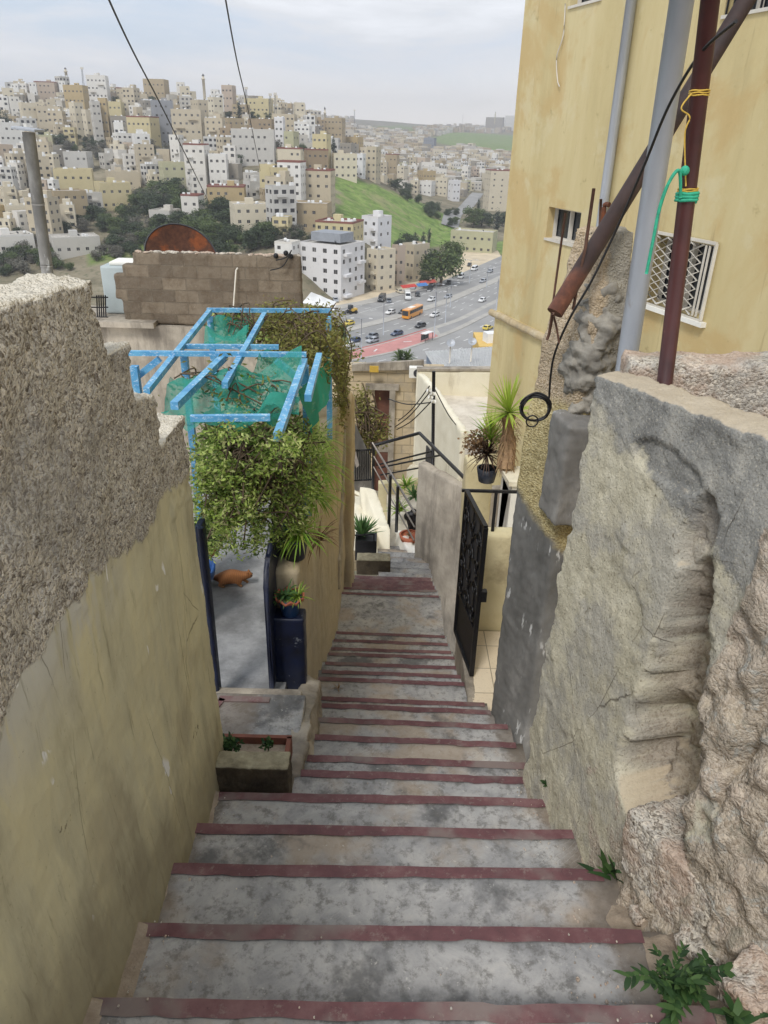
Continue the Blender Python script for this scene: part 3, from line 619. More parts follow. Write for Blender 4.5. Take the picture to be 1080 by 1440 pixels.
def leafy_weed(c, n, L, label):
    bm = BM()
    for i in range(n):
        a = random.random()*2*PI; e = random.uniform(.5, 1.5); l = L*random.uniform(.4, 1.1)
        p = Vector(c)+Vector((random.gauss(0, L*.10), random.gauss(0, L*.10), 0)); d = Vector((math.cos(a)*math.cos(e), math.sin(a)*math.cos(e), math.sin(e)))
        m = 9
        for k in range(m):
            p = p + d*(l/m); d = (d+Vector((0, 0, -.10))).normalized()
            for s in (-1, 1):
                sd = d.cross(Vector((0, 0, 1))).normalized()*s
                blade(bm, p, (sd*random.uniform(.5, 1)+d*random.uniform(.4, 1.2)+Vector((random.gauss(0, .25), random.gauss(0, .25), random.uniform(-.2, .3)))), l*random.uniform(.14, .36), l*random.uniform(.07, .16), .7, 4)
    o = obj('weed', bm, M['weed']); return tag(o, label, 'weed', 'weeds growing from the wall foot')
q = at(945, 1392, z=-2.12); leafy_weed((q.x, q.y, q.z), 26, .145, 'largest weed, leafy dark green, on the step edge near the wall foot')
q = at(862, 1238, z=-2.44); weed((q.x, q.y, q.z), 17, .125, 'broad leaved dark weed at the wall foot above the largest weed', wd=.26)
q = at(1032, 1432, z=-2.02); weed((q.x, q.y, q.z), 16, .075, 'small bright weed at the bottom corner below the rubble', wd=.42)
q = at(1026, 1200, Y=1.62); weed((q.x, q.y, q.z), 12, .045, 'little green sprig growing on the stones beside the broken hollow', wd=.45)
q = at(772, 1104, x=.80); weed((q.x, q.y, q.z), 14, .055, 'little green sprig at the far lower end of the crumbling wall', wd=.42)
q = at(475, 968, z=-3.89); weed((q.x, q.y, q.z), 10, .07, 'dried tuft lying on the landing of the stairs', mt='dry', wd=.12)
for nm_, pl_, zf in (('yard_floor', [(1.02, 2.9), (1.98, -.4), (4.2, -.4), (4.2, 2.9)], -1.75), ('side_yard_floor', [(-.98, -.8), (-.98, 2.72), (-4.5, 2.72), (-4.5, -.8)], -2.2)):
    bm = BM(); prism(bm, [(x, y, zf) for x, y in pl_], (0, 0, -.3)); tag(obj(nm_, bm, M['courtyard'] if zf < -2 else M['soil']), kind='structure')
# ================================================================== YARD WALL + POLES ON THE SECOND LEVEL
bm = BM(); prism(bm, [(.98, 2.95, -.80), (1.42, 2.90, -.79), (1.425, 2.90, -.775), (3.4, 2.75, -.74), (3.4, 2.75, -2.6), (.98, 2.95, -2.6)], (.03, .22, 0))
o = rough('yard_wall', bm, M['rock'], .02, lambda c, n: n*(.010*fr(c, 8, 5)+.004*fr(c, 30, 3)))
tag(o, 'brown concrete block yard wall behind the crumbling wall', 'wall')
def pole(name, a, b, r, m, label, cat, n=16):
    bm = BM(); tube(bm, [a, (Vector(a)+Vector(b))/2, b], r, n); return tag(obj(name, bm, M[m]), label, cat)
a, b = at(933, 552, Y=2.75), at(1006, -60, Y=2.75); a2 = a+(a-b)*.25
pole('brown_pole', a2, b, .029, 'brownpole', 'upright dark red brown pipe with yellow cord ties behind the crumbling wall', 'pole')
a, b = at(878, 530, Y=3.55), at(968, -60, Y=3.55); a2 = a+(a-b)*.45
pole('silver_pole', a2, b, .048, 'galv', 'thick silver pipe standing between the broken pier and the brown pipe', 'pole', 20)
a, b = at(780, 440, Y=3.56), at(1062, -20, Y=4.15)
sd = at(849, 338, Z=3.3)
pole('slanting_pipe', a, b + (b-a)*.3, .040, 'rustpipe', 'slanting dark pipe with a rusty lower end leaning on the broken pier', 'pipe', 18)
# ties and ropes on the brown pole
def wrap(name, c, r, turns, h, m, th, label, cat, tail=None):
    bm = BM(); n = int(turns*16)
    tube(bm, [Vector(c)+Vector((r*math.cos(k*2*PI/16), r*math.sin(k*2*PI/16), h*(k/n-.5)+.001*math.sin(k*1.7))) for k in range(n+1)], th, 6)
    if tail: tube(bm, spline(tail, 8), th, 6)
    return tag(obj(name, bm, M[m]), label, cat)
def on_pole(py): # axis of the brown pole at a given picture row
    t = (552-py)/612.; return at(933, 552, Y=2.75).lerp(at(1006, -60, Y=2.75), t)
c1, c2, c3 = on_pole(101), on_pole(233), on_pole(240)
wrap('yellow_tie', c1, .031, 3, .02, 'rope_yellow', .0025, 'upper yellow cord tied round the brown pipe, trailing a loose end', 'cord',
     [c1+Vector((-.03, -.02, 0)), at(958, 152, Y=2.71), at(970, 165, Y=2.71), at(963, 190, Y=2.71), c2+Vector((-.02, -.03, .02))])
wrap('yellow_tie', c2, .032, 4, .025, 'rope_yellow', .0028, 'lower yellow cord tied round the brown pipe above the green rope', 'cord')
wrap('green_rope', c3, .034, 3, .03, 'rope_green', .006, 'green nylon rope knotted round the brown pipe and hanging down', 'rope',
     [c3+Vector((-.03, -.025, 0)), at(955, 240, Y=2.70), at(940, 258, Y=2.70), at(927, 295, Y=2.71), at(919, 335, Y=2.71), at(909, 385, Y=2.71)])
bm = BM(); bmesh.ops.create_icosphere(bm, subdivisions=2, radius=.016, matrix=Matrix.Translation(at(963, 240, Y=2.71)))
k_ = obj('knot', bm, M['rope_green']); k_.parent = bpy.data.objects['green_rope']
# ================================================================== BROKEN PIER
def ring_poly(z):
    """plan of the pier at height z: below the grey coat it is wider towards the stairs"""
    P0 = [(.775, 3.96), (.965, 3.68), (1.22, 3.72), (1.25, 4.2), (.95, 4.22)]
    return P0
bm = BM()
sect = [(-3.9, 0, 0, 1.0), (-1.75, .005, 0, 1.0), (-1.36, .01, 0, 1.0), (-1.28, .02, 0, .93), (-.95, .03, 0, .9), (-.80, .05, .0, .82), (-.62, .07, .02, .66), (-.40, .085, .05, .60)]
rings = []
for (z, dx, dy, k) in sect:
    pl = ring_poly(z); cx, cy = 1.0, 3.95
    rings.append([bm.verts.new((cx+(x-cx)*k+dx*.7, cy+(y-cy)*k+dy, z)) for x, y in pl])
for A, B in zip(rings, rings[1:]):
    for k in range(5): bm.faces.new((A[k], A[(k+1) % 5], B[(k+1) % 5], B[k]))
bm.faces.new(rings[0][::-1]); bm.faces.new(rings[-1]); bmesh.ops.recalc_face_normals(bm, faces=bm.faces[:])
def d_pier(c, n):
    a = .006 if c.z < -1.25 else .012
    d = a*fr(c, 5, 5)+.004*fr(c, 22, 3)
    if c.z > -1.1 and c.x > 1.0: d += .035*max(0, fr(c, 3.4, 4)+.25)*min(1, (c.z+1.1)*5)*(1 if c.z < -.62 else .2)
    if c.z > -1.0 and c.x < 1.0: d -= .03*max(0, fr(c+Vector((3, 0, 0)), 4, 4))
    return n*d
pr = rough('broken_pier', bm, M['pier'], .016, d_pier)
bm = BM()
for (px, py, Y_, sx, sy, sz) in ((845, 470, 3.70, .12, .10, .15), (852, 430, 3.76, .10, .09, .12), (828, 520, 3.68, .12, .09, .17), (840, 570, 3.68, .12, .09, .16)): bmesh.ops.create_icosphere(bm, subdivisions=3, radius=1, matrix=Matrix.Translation(at(px, py, Y=Y_)+Vector((.015, .085, 0))) @ Matrix.Diagonal((sx, sy, sz, 1)))
rough('mortar_lump', bm, M['mortar'], .010, lambda c, n: n*(.05*fr(c, 10, 6)+.03*abs(fr((c.x*.6, c.y, c.z+c.x*.8), 13, 4))), pr)
tag(pr, 'broken plastered pier with grey cement base, pebbly middle and crumbling top', 'pier')
# grey cement buttress at the pier's side (top at its shoulder)
bm = BM()
t1, t2, t3 = at(765, 614, Y=3.60), at(832, 640, Y=3.50), at(800, 655, Y=3.42)
A = [(.80, 3.66), (.93, 3.50), (1.10, 3.56), (1.02, 3.78)]
q = at(774, 622, Y=3.66)
pl = [(q.x, 3.72), (q.x+.06, 3.54), (q.x+.24, 3.56), (q.x+.20, 3.84)]
prism(bm, [(x, y, -1.27-.03*(i in (1, 2))) for i, (x, y) in enumerate(pl)], (.0, .03, -.58))
o = rough('cement_block', bm, M['cement'], .014, lambda c, n: n*(.010*fr(c, 6, 4)+.003*fr(c, 25, 3)))
tag(o, 'grey cement block with chalky smears built onto the broken pier', 'block')
# rebars and the elbow on the pier
def rod(label, pts, r=.007, name='reinforcing_bar'):
    bm = BM(); tube(bm, pts, r, 7); return tag(obj(name, bm, M['rebar']), label, 'steel bar', 'rusty bars in the broken pier')
rod('long rusty bar rising from the front of the broken pier', [at(806, 435, Y=3.62), at(812, 400, Y=3.60), at(823, 350, Y=3.62), at(835, 265, Y=3.66)], .008)
rod('short rusty bar stub standing at the back of the pier top', [at(843, 325, Y=3.95), at(845, 280, Y=3.95)], .007)
rod('thin rusty bar running down the far side of the pier', [at(772, 470, Y=3.8), at(781, 400, Y=3.82), at(795, 300, Y=3.9)], .006)
rod('bent rusty wire hanging below the slanting pipe end', [at(778, 440, Y=3.44), at(772, 470, Y=3.46), at(769, 478, Y=3.46)], .007)
rod('short forked bar below the slanting pipe end', [at(778, 442, Y=3.42), at(783, 462, Y=3.43), at(786, 482, Y=3.45)], .005)
bm = BM(); tube(bm, spline([at(848, 318, Y=3.9), at(849, 298, Y=3.9), at(851, 288, Y=3.9), at(857, 288, Y=3.88)], 4), .012, 8)
tag(obj('pipe_elbow', bm, M['rust']), 'small rusty pipe elbow sticking out of the pier top', 'pipe')
# black cable down the pier with its coil
bm = BM()
tube(bm, spline([at(1035, 30, Y=2.5), at(985, 75, Y=2.75), at(940, 150, Y=3.0), at(905, 235, Y=3.2), at(868, 320, Y=3.35), at(832, 395, Y=3.4), at(800, 450, Y=3.45), at(778, 505, Y=3.55), at(772, 560, Y=3.6)], 8), .0055, 7)
cc = at(752, 573, Y=3.62)
for j in range(3):
    rr = .066+.006*j; tube(bm, [cc+Vector((rr*math.cos(k*2*PI/28), -.02+.006*math.sin(k*.9+j), rr*.95*math.sin(k*2*PI/28)+.004*j)) for k in range(29)], .0055, 6, cap=False)
cc2 = at(748, 590, Y=3.60)
tube(bm, [cc2+Vector((.03*math.cos(k*2*PI/20), -.01, .03*math.sin(k*2*PI/20)-.005)) for k in range(21)], .004, 6, cap=False)
tag(obj('coiled_cable', bm, M['cable']), 'black cable with a coil hanging against the pebbly pier', 'cable')
# ================================================================== YELLOW BUILDING
yb = empty('yellow_building', (0, 0, 0), 0, 'tall yellow stuccoed building rising behind the poles', 'building')
B0 = Vector((1.79, 12.5, 0)); DV = Vector((.312, -.95, 0)).normalized(); NV = Vector((-.95, -.312, 0)).normalized()
def onwall(px, py, off=0.):
    r = ray(px, py); k = (B0.dot(NV)+off)/r.dot(NV); return r*k
def ywall(z0, z1, thick, off, windows, mats):
    """wall sheet along DV with real openings, returned as a bmesh"""
    bm = BM(); L = 13.5
    us = sorted({0, L}|{u for w_ in windows for u in w_[:2]}); zsn = sorted({z0, z1}|{z for w_ in windows for z in w_[2:4]})
    V = {}
    def v(u, z, d):
        k = (round(u, 4), round(z, 4), d)
        if k not in V: V[k] = bm.verts.new(B0+DV*u+NV*(off-d)+Vector((0, 0, z)))
        return V[k]
    for u0, u1 in zip(us, us[1:]):
        for a, b in zip(zsn, zsn[1:]):
            um, zm = (u0+u1)/2, (a+b)/2
            if any(w_[0] < um < w_[1] and w_[2] < zm < w_[3] for w_ in windows): continue
            bm.faces.new((v(u0, a, 0), v(u1, a, 0), v(u1, b, 0), v(u0, b, 0)))
    for (u0, u1, a, b) in windows:
        q = [(u0, a), (u1, a), (u1, b), (u0, b)]
        for i in range(4):
            (p0, z_0), (p1, z_1) = q[i], q[(i+1) % 4]
            bm.faces.new((v(p0, z_0, 0), v(p1, z_1, 0), v(p1, z_1, .22), v(p0, z_0, .22)))
    bm.faces.new((v(0, z0, 0), v(0, z1, 0), v(0, z1, 8), v(0, z0, 8)))
    bm.faces.new((v(0, z1, 0), v(L, z1, 0), v(L, z1, 8), v(0, z1, 8)))
    bm.faces.new((v(0, z0, 8), v(L, z0, 8), v(L, z1, 8), v(0, z1, 8)))
    bmesh.ops.recalc_face_normals(bm, faces=bm.faces[:]); return bm
def uz(px, py):
    p = onwall(px, py); return (p-B0).dot(DV), p.z
gw = (*sorted((uz(928, 335)[0], uz(1008, 348)[0])), *sorted((uz(905, 420)[1], uz(935, 332)[1])))
sw = (*sorted((uz(771, 300)[0], uz(817, 305)[0])), *sorted((uz(770, 335)[1], uz(775, 291)[1])))
uw = (*sorted((uz(802, 0)[0], uz(846, 0)[0])), uz(802, 9)[1], uz(802, 9)[1]+1.2)
tw = (*sorted((uz(1018, 18)[0], uz(1085, 18)[0])), uz(1018, 22)[1], uz(1018, 22)[1]+1.3)
wz = uz(700, 437)[1]
bmw = ywall(wz, 6.5, .3, .0, [gw, sw, uw, tw], None); obj('wall', bmw, M['stucco'], yb)
bmw = ywall(-11, wz, .3, .025, [], None); obj('lower_wall', bmw, M['stucco'], yb)
bm = BM()
for k in range(60):
    pass
seg = [B0+DV*(k*.12)+NV*(.045+.012*fr((k*.3, 1, 2), 1.5, 3))+Vector((0, 0, wz-.05+.02*fr((k*.2, 4, 4), 1.2, 3))) for k in range(-1, 95)]
tube(bm, seg, [.055+.02*abs(fr((k*.37, 2, 1), 2, 3)) for k in range(len(seg))], 8)
obj('ledge', bm, M['retain'], yb, True)
def winpart(w_, kind):
    u0, u1, a, b = w_; o = lambda u, z, d: B0+DV*u+NV*d+Vector((0, 0, z))
    bm = BM()
    bm.faces.new([bm.verts.new(o(u, z, -.16)) for u, z in ((u0, a), (u1, a), (u1, b), (u0, b))])
    wn = obj('window', bm, M['glass'], yb)
    bm = BM(); fw = .05
    for (p, q) in (((u0, a), (u1, a)), ((u0, b), (u1, b)), ((u0, a), (u0, b)), ((u1, a), (u1, b)), (((u0+u1)/2, a), ((u0+u1)/2, b))): bar(bm, o(*p, -.13), o(*q, -.13), fw, fw)
    obj('frame', bm, M['winframe'], wn)
    if kind == 'grille':
        bm = BM(); n = 7
        for (p, q) in (((u0-.03, a-.03), (u1+.03, a-.03)), ((u0-.03, b+.03), (u1+.03, b+.03)), ((u0-.03, a-.03), (u0-.03, b+.03)), ((u1+.03, a-.03), (u1+.03, b+.03))): bar(bm, o(*p, .035), o(*q, .035), .03, .03)
        for e in (.88, .94):
            bar(bm, o(u0+(u1-u0)*e, a, .035), o(u0+(u1-u0)*e, b, .035), .018, .018)
        uu = u0+(u1-u0)*.84; W_, H_ = uu-u0, b-a; cw = W_/4
        for j in range(4):          # interlaced wavy bars making diamond cells
            for sg in (1, -1):
                pts_ = []
                for k in range(9):
                    ph = sg*(1 if k % 2 == 0 else -1)
                    pts_.append(o(u0+cw*(j+.5)+cw*.5*ph, a+H_*k/8, .035))
                tube(bm, pts_, .012, 5)
        obj('grille', bm, M['winframe'], wn)
        bm = BM(); box(bm, (0, 0, 0), (.09, u1-u0+.18, .05), M=Matrix.Translation(o((u0+u1)/2, a-.06, .02)) @ Matrix.Rotation(math.atan2(DV.y, DV.x)-PI/2, 4, 'Z')); obj('sill', bm, M['whitepaint'], wn)
    else:
        bm = BM(); box(bm, (0, 0, 0), (.24, u1-u0+.02, .03), M=Matrix.Translation(o((u0+u1)/2, a-.013, -.10)) @ Matrix.Rotation(math.atan2(DV.y, DV.x)-PI/2, 4, 'Z')); obj('sill', bm, M['winframe'], wn)
        if kind == 'bars':
            bm = BM()
            for k in range(7): bar(bm, o(u0+(u1-u0)*(k+.5)/7, a, .01), o(u0+(u1-u0)*(k+.5)/7, b, .01), .016, .016)
            obj('grille', bm, M['blackmetal'], wn)
winpart(gw, 'grille'); winpart(sw, 'plain'); winpart(uw, 'plain'); winpart(tw, 'bars')
a, b = onwall(845, 315, .08), onwall(896, -60, .08)
a = a+(a-b)*.9
dp = pole('drain_pipe', a, b, .058, 'galv', 'grey drain pipe running up the yellow building wall', 'pipe', 14)
# loose wire on the yellow wall
bm = BM(); tube(bm, spline([onwall(795, 5, .03), onwall(792, 50, .03), onwall(783, 80, .03), onwall(784, 112, .03), onwall(787, 122, .03)], 6), .008, 5)
tag(obj('loose_wire', bm, M['winframe']), 'thin pale wire dangling on the yellow building wall', 'wire')
# ================================================================== COURTYARD
def leaves(bm, n, samp, L, W, mi=0, flat=.0):
    for _ in range(n):
        p = samp(); l = L*random.uniform(.55, 1.25); w_ = W*random.uniform(.6, 1.2)
        d = Vector((random.gauss(0, 1), random.gauss(0, 1), random.gauss(-.1, .7))).normalized(); s = d.cross(Vector((random.gauss(0, 1), random.gauss(0, 1), random.gauss(0, 1)))).normalized()
        nn = d.cross(s); q = p+d*l*.5+nn*l*.06
        f = bm.faces.new((bm.verts.new(p), bm.verts.new(q+s*w_/2), bm.verts.new(p+d*l), bm.verts.new(q-s*w_/2))); f.material_index = mi
def ell(c, r, shell=.35):
    c = Vector(c)
    def f():
        while True:
            v = Vector((random.uniform(-1, 1), random.uniform(-1, 1), random.uniform(-1, 1)))
            if v.length < 1: break
        if v.length > .05: v = v*(shell+(1-shell)*random.random()**.5*1.0) if v.length > shell else v
        k = 1+.35*fr((v.x*1.3+c.x, v.y*1.3, v.z*1.3+c.z), 1.6, 3)
        return c+Vector((v.x*r[0]*k, v.y*r[1]*k, v.z*r[2]*k))
    return f
def blob(ells, thr=.0, s=4):
    """sampler over several ellipsoids with noisy gaps"""
    ws = [e[1][0]*e[1][1]*e[1][2] for e in ells]; fs = [ell(*e) for e in ells]
    def f():
        for _ in range(30):
            p = random.choices(fs, ws)[0]()
            if fr(p, s, 3) > thr-.25*random.random(): return p
        return p
    return f
bm = BM(); box(bm, (-2.2, 5.2, -3.30), (3.2, 3.5, .3)); tag(obj('courtyard_floor', bm, M['courtyard']), kind='structure')
bm = BM()
box(bm, (-1.0, 3.13, -3.16), (1.12, .66, .3), bev=.012); tag(obj('landing_floor', bm, M['step']), kind='structure')
bm = BM(); box(bm, (-1.0, 3.475, -3.092), (1.06, .09, .15), bev=.012); tag(obj('gate_sill', bm, M['greyconc']), 'worn concrete sill across the blue courtyard gateway', 'sill')
bm = BM(); box(bm, (-.80, 3.40, -3.006), (.30, .045, .01)); bar(bm, (-.93, 3.40, -3.006), (-1.04, 3.10, -3.006), .04, .01)
tag(obj('red_edge_paint', bm, M['nose']), kind='structure')
# low kerb of rough cement between landing and stairs
bm = BM(); prism(bm, [(-.50, 2.74, -2.90), (-.50, 3.0, -2.96), (-.50, 3.5, -3.1), (-.50, 3.85, -3.2), (-.50, 3.85, -3.9), (-.50, 2.74, -3.9)], (.11, 0, 0))
tag(rough('stair_kerb', bm, M['greyconc'], .014, lambda c, n: n*(.03*fr(c, 5, 5)+.008*fr(c, 20, 3))), 'rough broken cement kerb between the planter and the stairs', 'kerb')
# concrete planter
tl, tr = at(292, 1062, Y=2.60), at(409, 1062, Y=2.60)
pb = empty('concrete_planter', (0, 0, 0), 0, 'long mossy concrete trough planter at the wall end beside the stairs', 'planter')
bm = BM(); box(bm, ((-.83-.43)/2, 2.585, -2.80), (.42, .11, .30))
rough('front_slab', bm, M['mossy'], .009, lambda c, n: n*(.010*fr(c, 9, 5)+.004*fr(c, 30, 3)), pb)
bm = BM(); box(bm, (-.452, 2.72, -2.80), (.022, .22, .12)); box(bm, (-.63, 2.83, -2.80), (.38, .022, .12)); box(bm, (-.635, 2.72, -2.90), (.34, .2, .08))
obj('clay_trough', bm, M['trough'], pb)
bm = BM(); box(bm, (-.635, 2.72, -2.80), (.34, .2, .03)); obj('soil', bm, M['soil'], pb)
def small_leafy(name, c, r, n, L, m, label, cat, grp=None):
    bm = BM(); leaves(bm, n, ell(c, r, .1), L, L*.6); return tag(obj(name, bm, M[m]), label, cat, grp)
small_leafy('herb', (-.74, 2.73, -2.70), (.075, .06, .04), 260, .028, 'weed', 'larger green herb clump growing in the concrete trough planter', 'plant')
small_leafy('herb', (-.55, 2.75, -2.71), (.03, .03, .03), 110, .026, 'weed', 'smaller green herb clump near the end of the concrete trough planter', 'plant')
# navy gate leaves and pillar
g1 = empty('gate_leaf', (0, 0, 0), 0, 'open navy metal gate leaf seen edge on against the ochre wall', 'gate', 'navy courtyard gate')
bm = BM(); box(bm, (-1.0, 3.55, -2.52), (.035, .10, 1.24), bev=.006); obj('panel', bm, M['navy'], g1)
bm = BM(); tube(bm, [(-.985, 3.49, -3.15), (-.985, 3.49, -1.90)], .017, 10); obj('stile', bm, M['navy'], g1)
g2 = empty('gate_leaf', (0, 0, 0), 0, 'open navy metal gate leaf with rounded top beside the blue pillar', 'gate', 'navy courtyard gate')
bm = BM(); prism(bm, [(-.69, 3.62, -3.12), (-.69, 3.62, -2.36), (-.69, 3.66, -2.27), (-.69, 3.73, -2.22), (-.69, 3.85, -2.20), (-.69, 4.2, -2.20), (-.69, 4.2, -3.12)], (.03, 0, 0)); obj('panel', bm, M['navy'], g2)
bm = BM(); tube(bm, [(-.675, 3.62, -3.15), (-.675, 3.62, -2.36), (-.675, 3.68, -2.26), (-.675, 3.85, -2.2)], .016, 8); obj('stile', bm, M['navy'], g2)
bm = BM(); box(bm, (-.575, 3.80, -3.10), (.20, .13, .88), bev=.01)
o = rough('blue_pillar', bm, M['navy'], .012, lambda c, n: n*.004*fr(c, 8, 4)); tag(o, 'navy painted square pillar at the stair side of the courtyard gate', 'pillar')
# clay-rimmed pot on the pillar
def pot(name, c, r, h, m, label, grp=None, rim=None, soil=True):
    e = empty(name, c, 0, label, 'plant pot', grp)
    bm = BM(); lathe(bm, [(r*.62, 0), (r*.68, 0), (r*.95, h*.93), (r, h*.93), (r, h), (r*.86, h), (r*.84, h*.85)], n=24)
    obj('pot_body', bm, M[m], e)
    if rim:
        bm = BM(); lathe(bm, [(r*1.0, h*.90), (r*1.18, h*.98), (r*1.22, h*1.12), (r*1.1, h*1.12), (r*1.0, h*1.0)], n=32, wav=lambda j, k: .013*math.sin(k*2*PI/32*8)*(j in (1, 2, 3))); obj('rim', bm, M[rim], e)
    if soil:
        bm = BM(); bmesh.ops.create_circle(bm, cap_ends=True, radius=r*.88, segments=20, matrix=Matrix.Translation((0, 0, h*.9))); obj('soil', bm, M['soil'], e)
    return e
pp = at(404, 880, Y=3.80); pot('plant_pot', (-.565, 3.80, -2.66), .075, .12, 'pot_blue', 'small blue pot with wavy terracotta rim on the navy pillar', rim='clay')
def tuft(name, c, n, L, wd, m, label, droop=.9, e0=.5, e1=1.45, cat='plant', grp=None):
    bm = BM()
    for i in range(n):
        a = random.random()*2*PI; e = random.uniform(e0, e1); l = L*random.uniform(.6, 1.1)
        blade(bm, Vector(c)+Vector((random.gauss(0, L*.05), random.gauss(0, L*.05), 0)), (math.cos(a)*math.cos(e), math.sin(a)*math.cos(e), math.sin(e)), l, wd*random.uniform(.7, 1.2), droop*random.uniform(.6, 1.4), 6)
    return tag(obj(name, bm, M[m]), label, cat, grp)
tuft('succulent', (-.595, 3.80, -2.54), 46, .12, .016, 'aloe', 'dull green succulent with trailing stems in the pot on the navy pillar', 1.6, .2, 1.2)
tuft('grass_tuft', (-.515, 3.80, -2.54), 40, .12, .008, 'bright', 'bright grassy tuft in the pot on the navy pillar', 1.4, .2, 1.2)
# retaining wall along the stairs
bm = BM(); prism(bm, [(-.515, 3.90, -2.40), (-.515, 5.5, -2.43), (-.49, 8.25, -2.50), (-.49, 8.25, -7.2), (-.515, 3.90, -7.2)], (-.165, 0, 0))
o = rough('garden_wall', bm, M['retain'], .03, lambda c, n: n*(.018*fr(c, 2.2, 5)+.006*fr(c, 14, 3))); tag(o, 'long stained ochre garden wall along the side of the stairs', 'wall')
bm = BM(); prism(bm, [(-.40, 8.2, -2.62), (-.40, 8.95, -3.0), (-.40, 8.95, -7.4), (-.40, 8.2, -7.4)], (-.40, 0, 0))
o = rough('wall_buttress', bm, M['retain'], .03, lambda c, n: n*(.02*fr(c, 2.4, 5)+.006*fr(c, 14, 3))); tag(o, 'ochre buttress at the far end of the garden wall', 'buttress')
bm = BM(); prism(bm, [(-.47, 7.05, -4.2), (-.47, 7.2, -4.2), (-.47, 8.1, -3.0), (-.47, 8.1, -3.25), (-.47, 7.35, -4.6), (-.47, 7.05, -4.6)], (-.06, 0, 0))
o = rough('wall_ledge', bm, M['greyconc'], .015, lambda c, n: n*(.012*fr(c, 5, 4))); tag(o, 'slanting grey cement ledge on the garden wall', 'ledge')
# pots on the wall end
q = at(412, 790, Y=4.02); pot('plant_pot', (q.x+.01, 4.05, -2.40), .095, .15, 'pot_dark', 'dark plastic pot on the garden wall end above the pillar', 'pots on the garden wall')
tuft('grass_tuft', (q.x+.04, 4.05, -2.25), 110, .26, .010, 'bright', 'bright green grassy tuft spilling from the dark pot on the garden wall', 1.7, .0, 1.3)
q = at(412, 735, Y=4.45); pot('plant_pot', (q.x, 4.45, -2.40), .11, .20, 'pot_blue', 'bright blue pot half hidden among leaves on the garden wall', 'pots on the garden wall')
for (px, py, Y, n_, L, mt, lab) in ((438, 700, 4.6, 200, .28, 'bright', 'arching grassy plant above the bright blue pot'), (440, 655, 5.1, 220, .34, 'bright', 'bright green grassy plant high on the garden wall'), (445, 622, 5.7, 180, .34, 'vine', 'pale grassy plant on the garden wall under the net'), (448, 760, 4.3, 60, .20, 'dry', 'dry straw coloured tuft hanging over the garden wall')):
    q = at(px, py, Y=Y); tuft('grass_tuft', q, n_, L, .010, mt, lab, 1.6, -.1, 1.3)
# cat
cp_ = at(326, 822, z=-3.15)
me = bpy.data.meshes.new('cat'); ob = bpy.data.objects.new('cat', me); COL.objects.link(ob)
V_, E_, Rr = [], [], []
def cv(x, y, z, r, pre=None):
    V_.append((x, y, z)); Rr.append(r); i = len(V_)-1
    if pre is not None: E_.append((pre, i))
    return i
hip = cv(-.10, 0, .085, .075); mid = cv(-.02, 0, .105, .070, hip); sho = cv(.075, 0, .105, .058, mid); nk = cv(.125, 0, .115, .036, sho); hd = cv(.165, 0, .125, .042, nk); mz = cv(.198, 0, .112, .020, hd)
for s in (-1, 1):
    k1 = cv(.085, .035*s, .06, .022, sho); k2 = cv(.10+.02*s, .036*s, .028, .015, k1); cv(.125+.02*s, .036*s, .012, .013, k2)
    h1 = cv(-.06, .055*s, .05, .036, hip); h2 = cv(-.10, .06*s, .022, .020, h1); cv(-.045, .062*s, .012, .014, h2)
    cv(.158, .024*s, .172, .007, cv(.158, .022*s, .150, .015, hd))
t1 = cv(-.165, .02, .05, .022, hip); t2 = cv(-.19, .06, .022, .016, t1); t3 = cv(-.15, .11, .015, .013, t2); cv(-.08, .12, .014, .009, t3)
me.from_pydata(V_, E_, [])
sk = ob.modifiers.new('s', 'SKIN')
for v, r in zip(me.skin_vertices[0].data, Rr): v.radius = (r, r)
me.skin_vertices[0].data[0].use_root = True
sb = ob.modifiers.new('d', 'SUBSURF'); sb.levels = 2; sb.render_levels = 2
def f_cat(b):
    x, y, z = b.sep(); n = b.noise(24, 5, .6); wv = b.n('ShaderNodeTexWave', bands_direction='X'); b.put(wv.inputs[0], b.co()); wv.inputs['Scale'].default_value = 18; wv.inputs['Distortion'].default_value = 4
    c = b.mix(b.m('MULTIPLY', wv.outputs['Fac'], .55), lin(158, 104, 60), lin(104, 66, 40)); c = b.mix(b.sm(z, .06, .02, 0, .5), c, lin(196, 160, 120))
    return dict(color=b.mix(b.m('MULTIPLY', n, .5), c, lin(132, 86, 52)), rough=.9, normal=b.bump(b.noise(120, 4), .5, .004))
M['cat'] = mat('ginger_fur', f_cat); me.materials.append(M['cat'])
dg = bpy.context.evaluated_depsgraph_get(); dg.update(); nm = bpy.data.meshes.new_from_object(ob.evaluated_get(dg)); bpy.data.objects.remove(ob)
for p in nm.polygons: p.use_smooth = True
cat = link('cat', nm, None, (cp_.x, cp_.y, -3.15), R(-4)); cat.scale = (.86, .86, .78); tag(cat, 'ginger tabby cat crouching on the grey courtyard floor', 'cat')
if not nm.materials: nm.materials.append(M['cat'])
bm = BM()
for s in (-1, 1): bmesh.ops.create_icosphere(bm, subdivisions=2, radius=.006, matrix=Matrix.Translation((.190, .019*s, .135)))
for s in (-1, 1):
    pass
e_ = obj('eyes', bm, M['blackmetal'], cat)
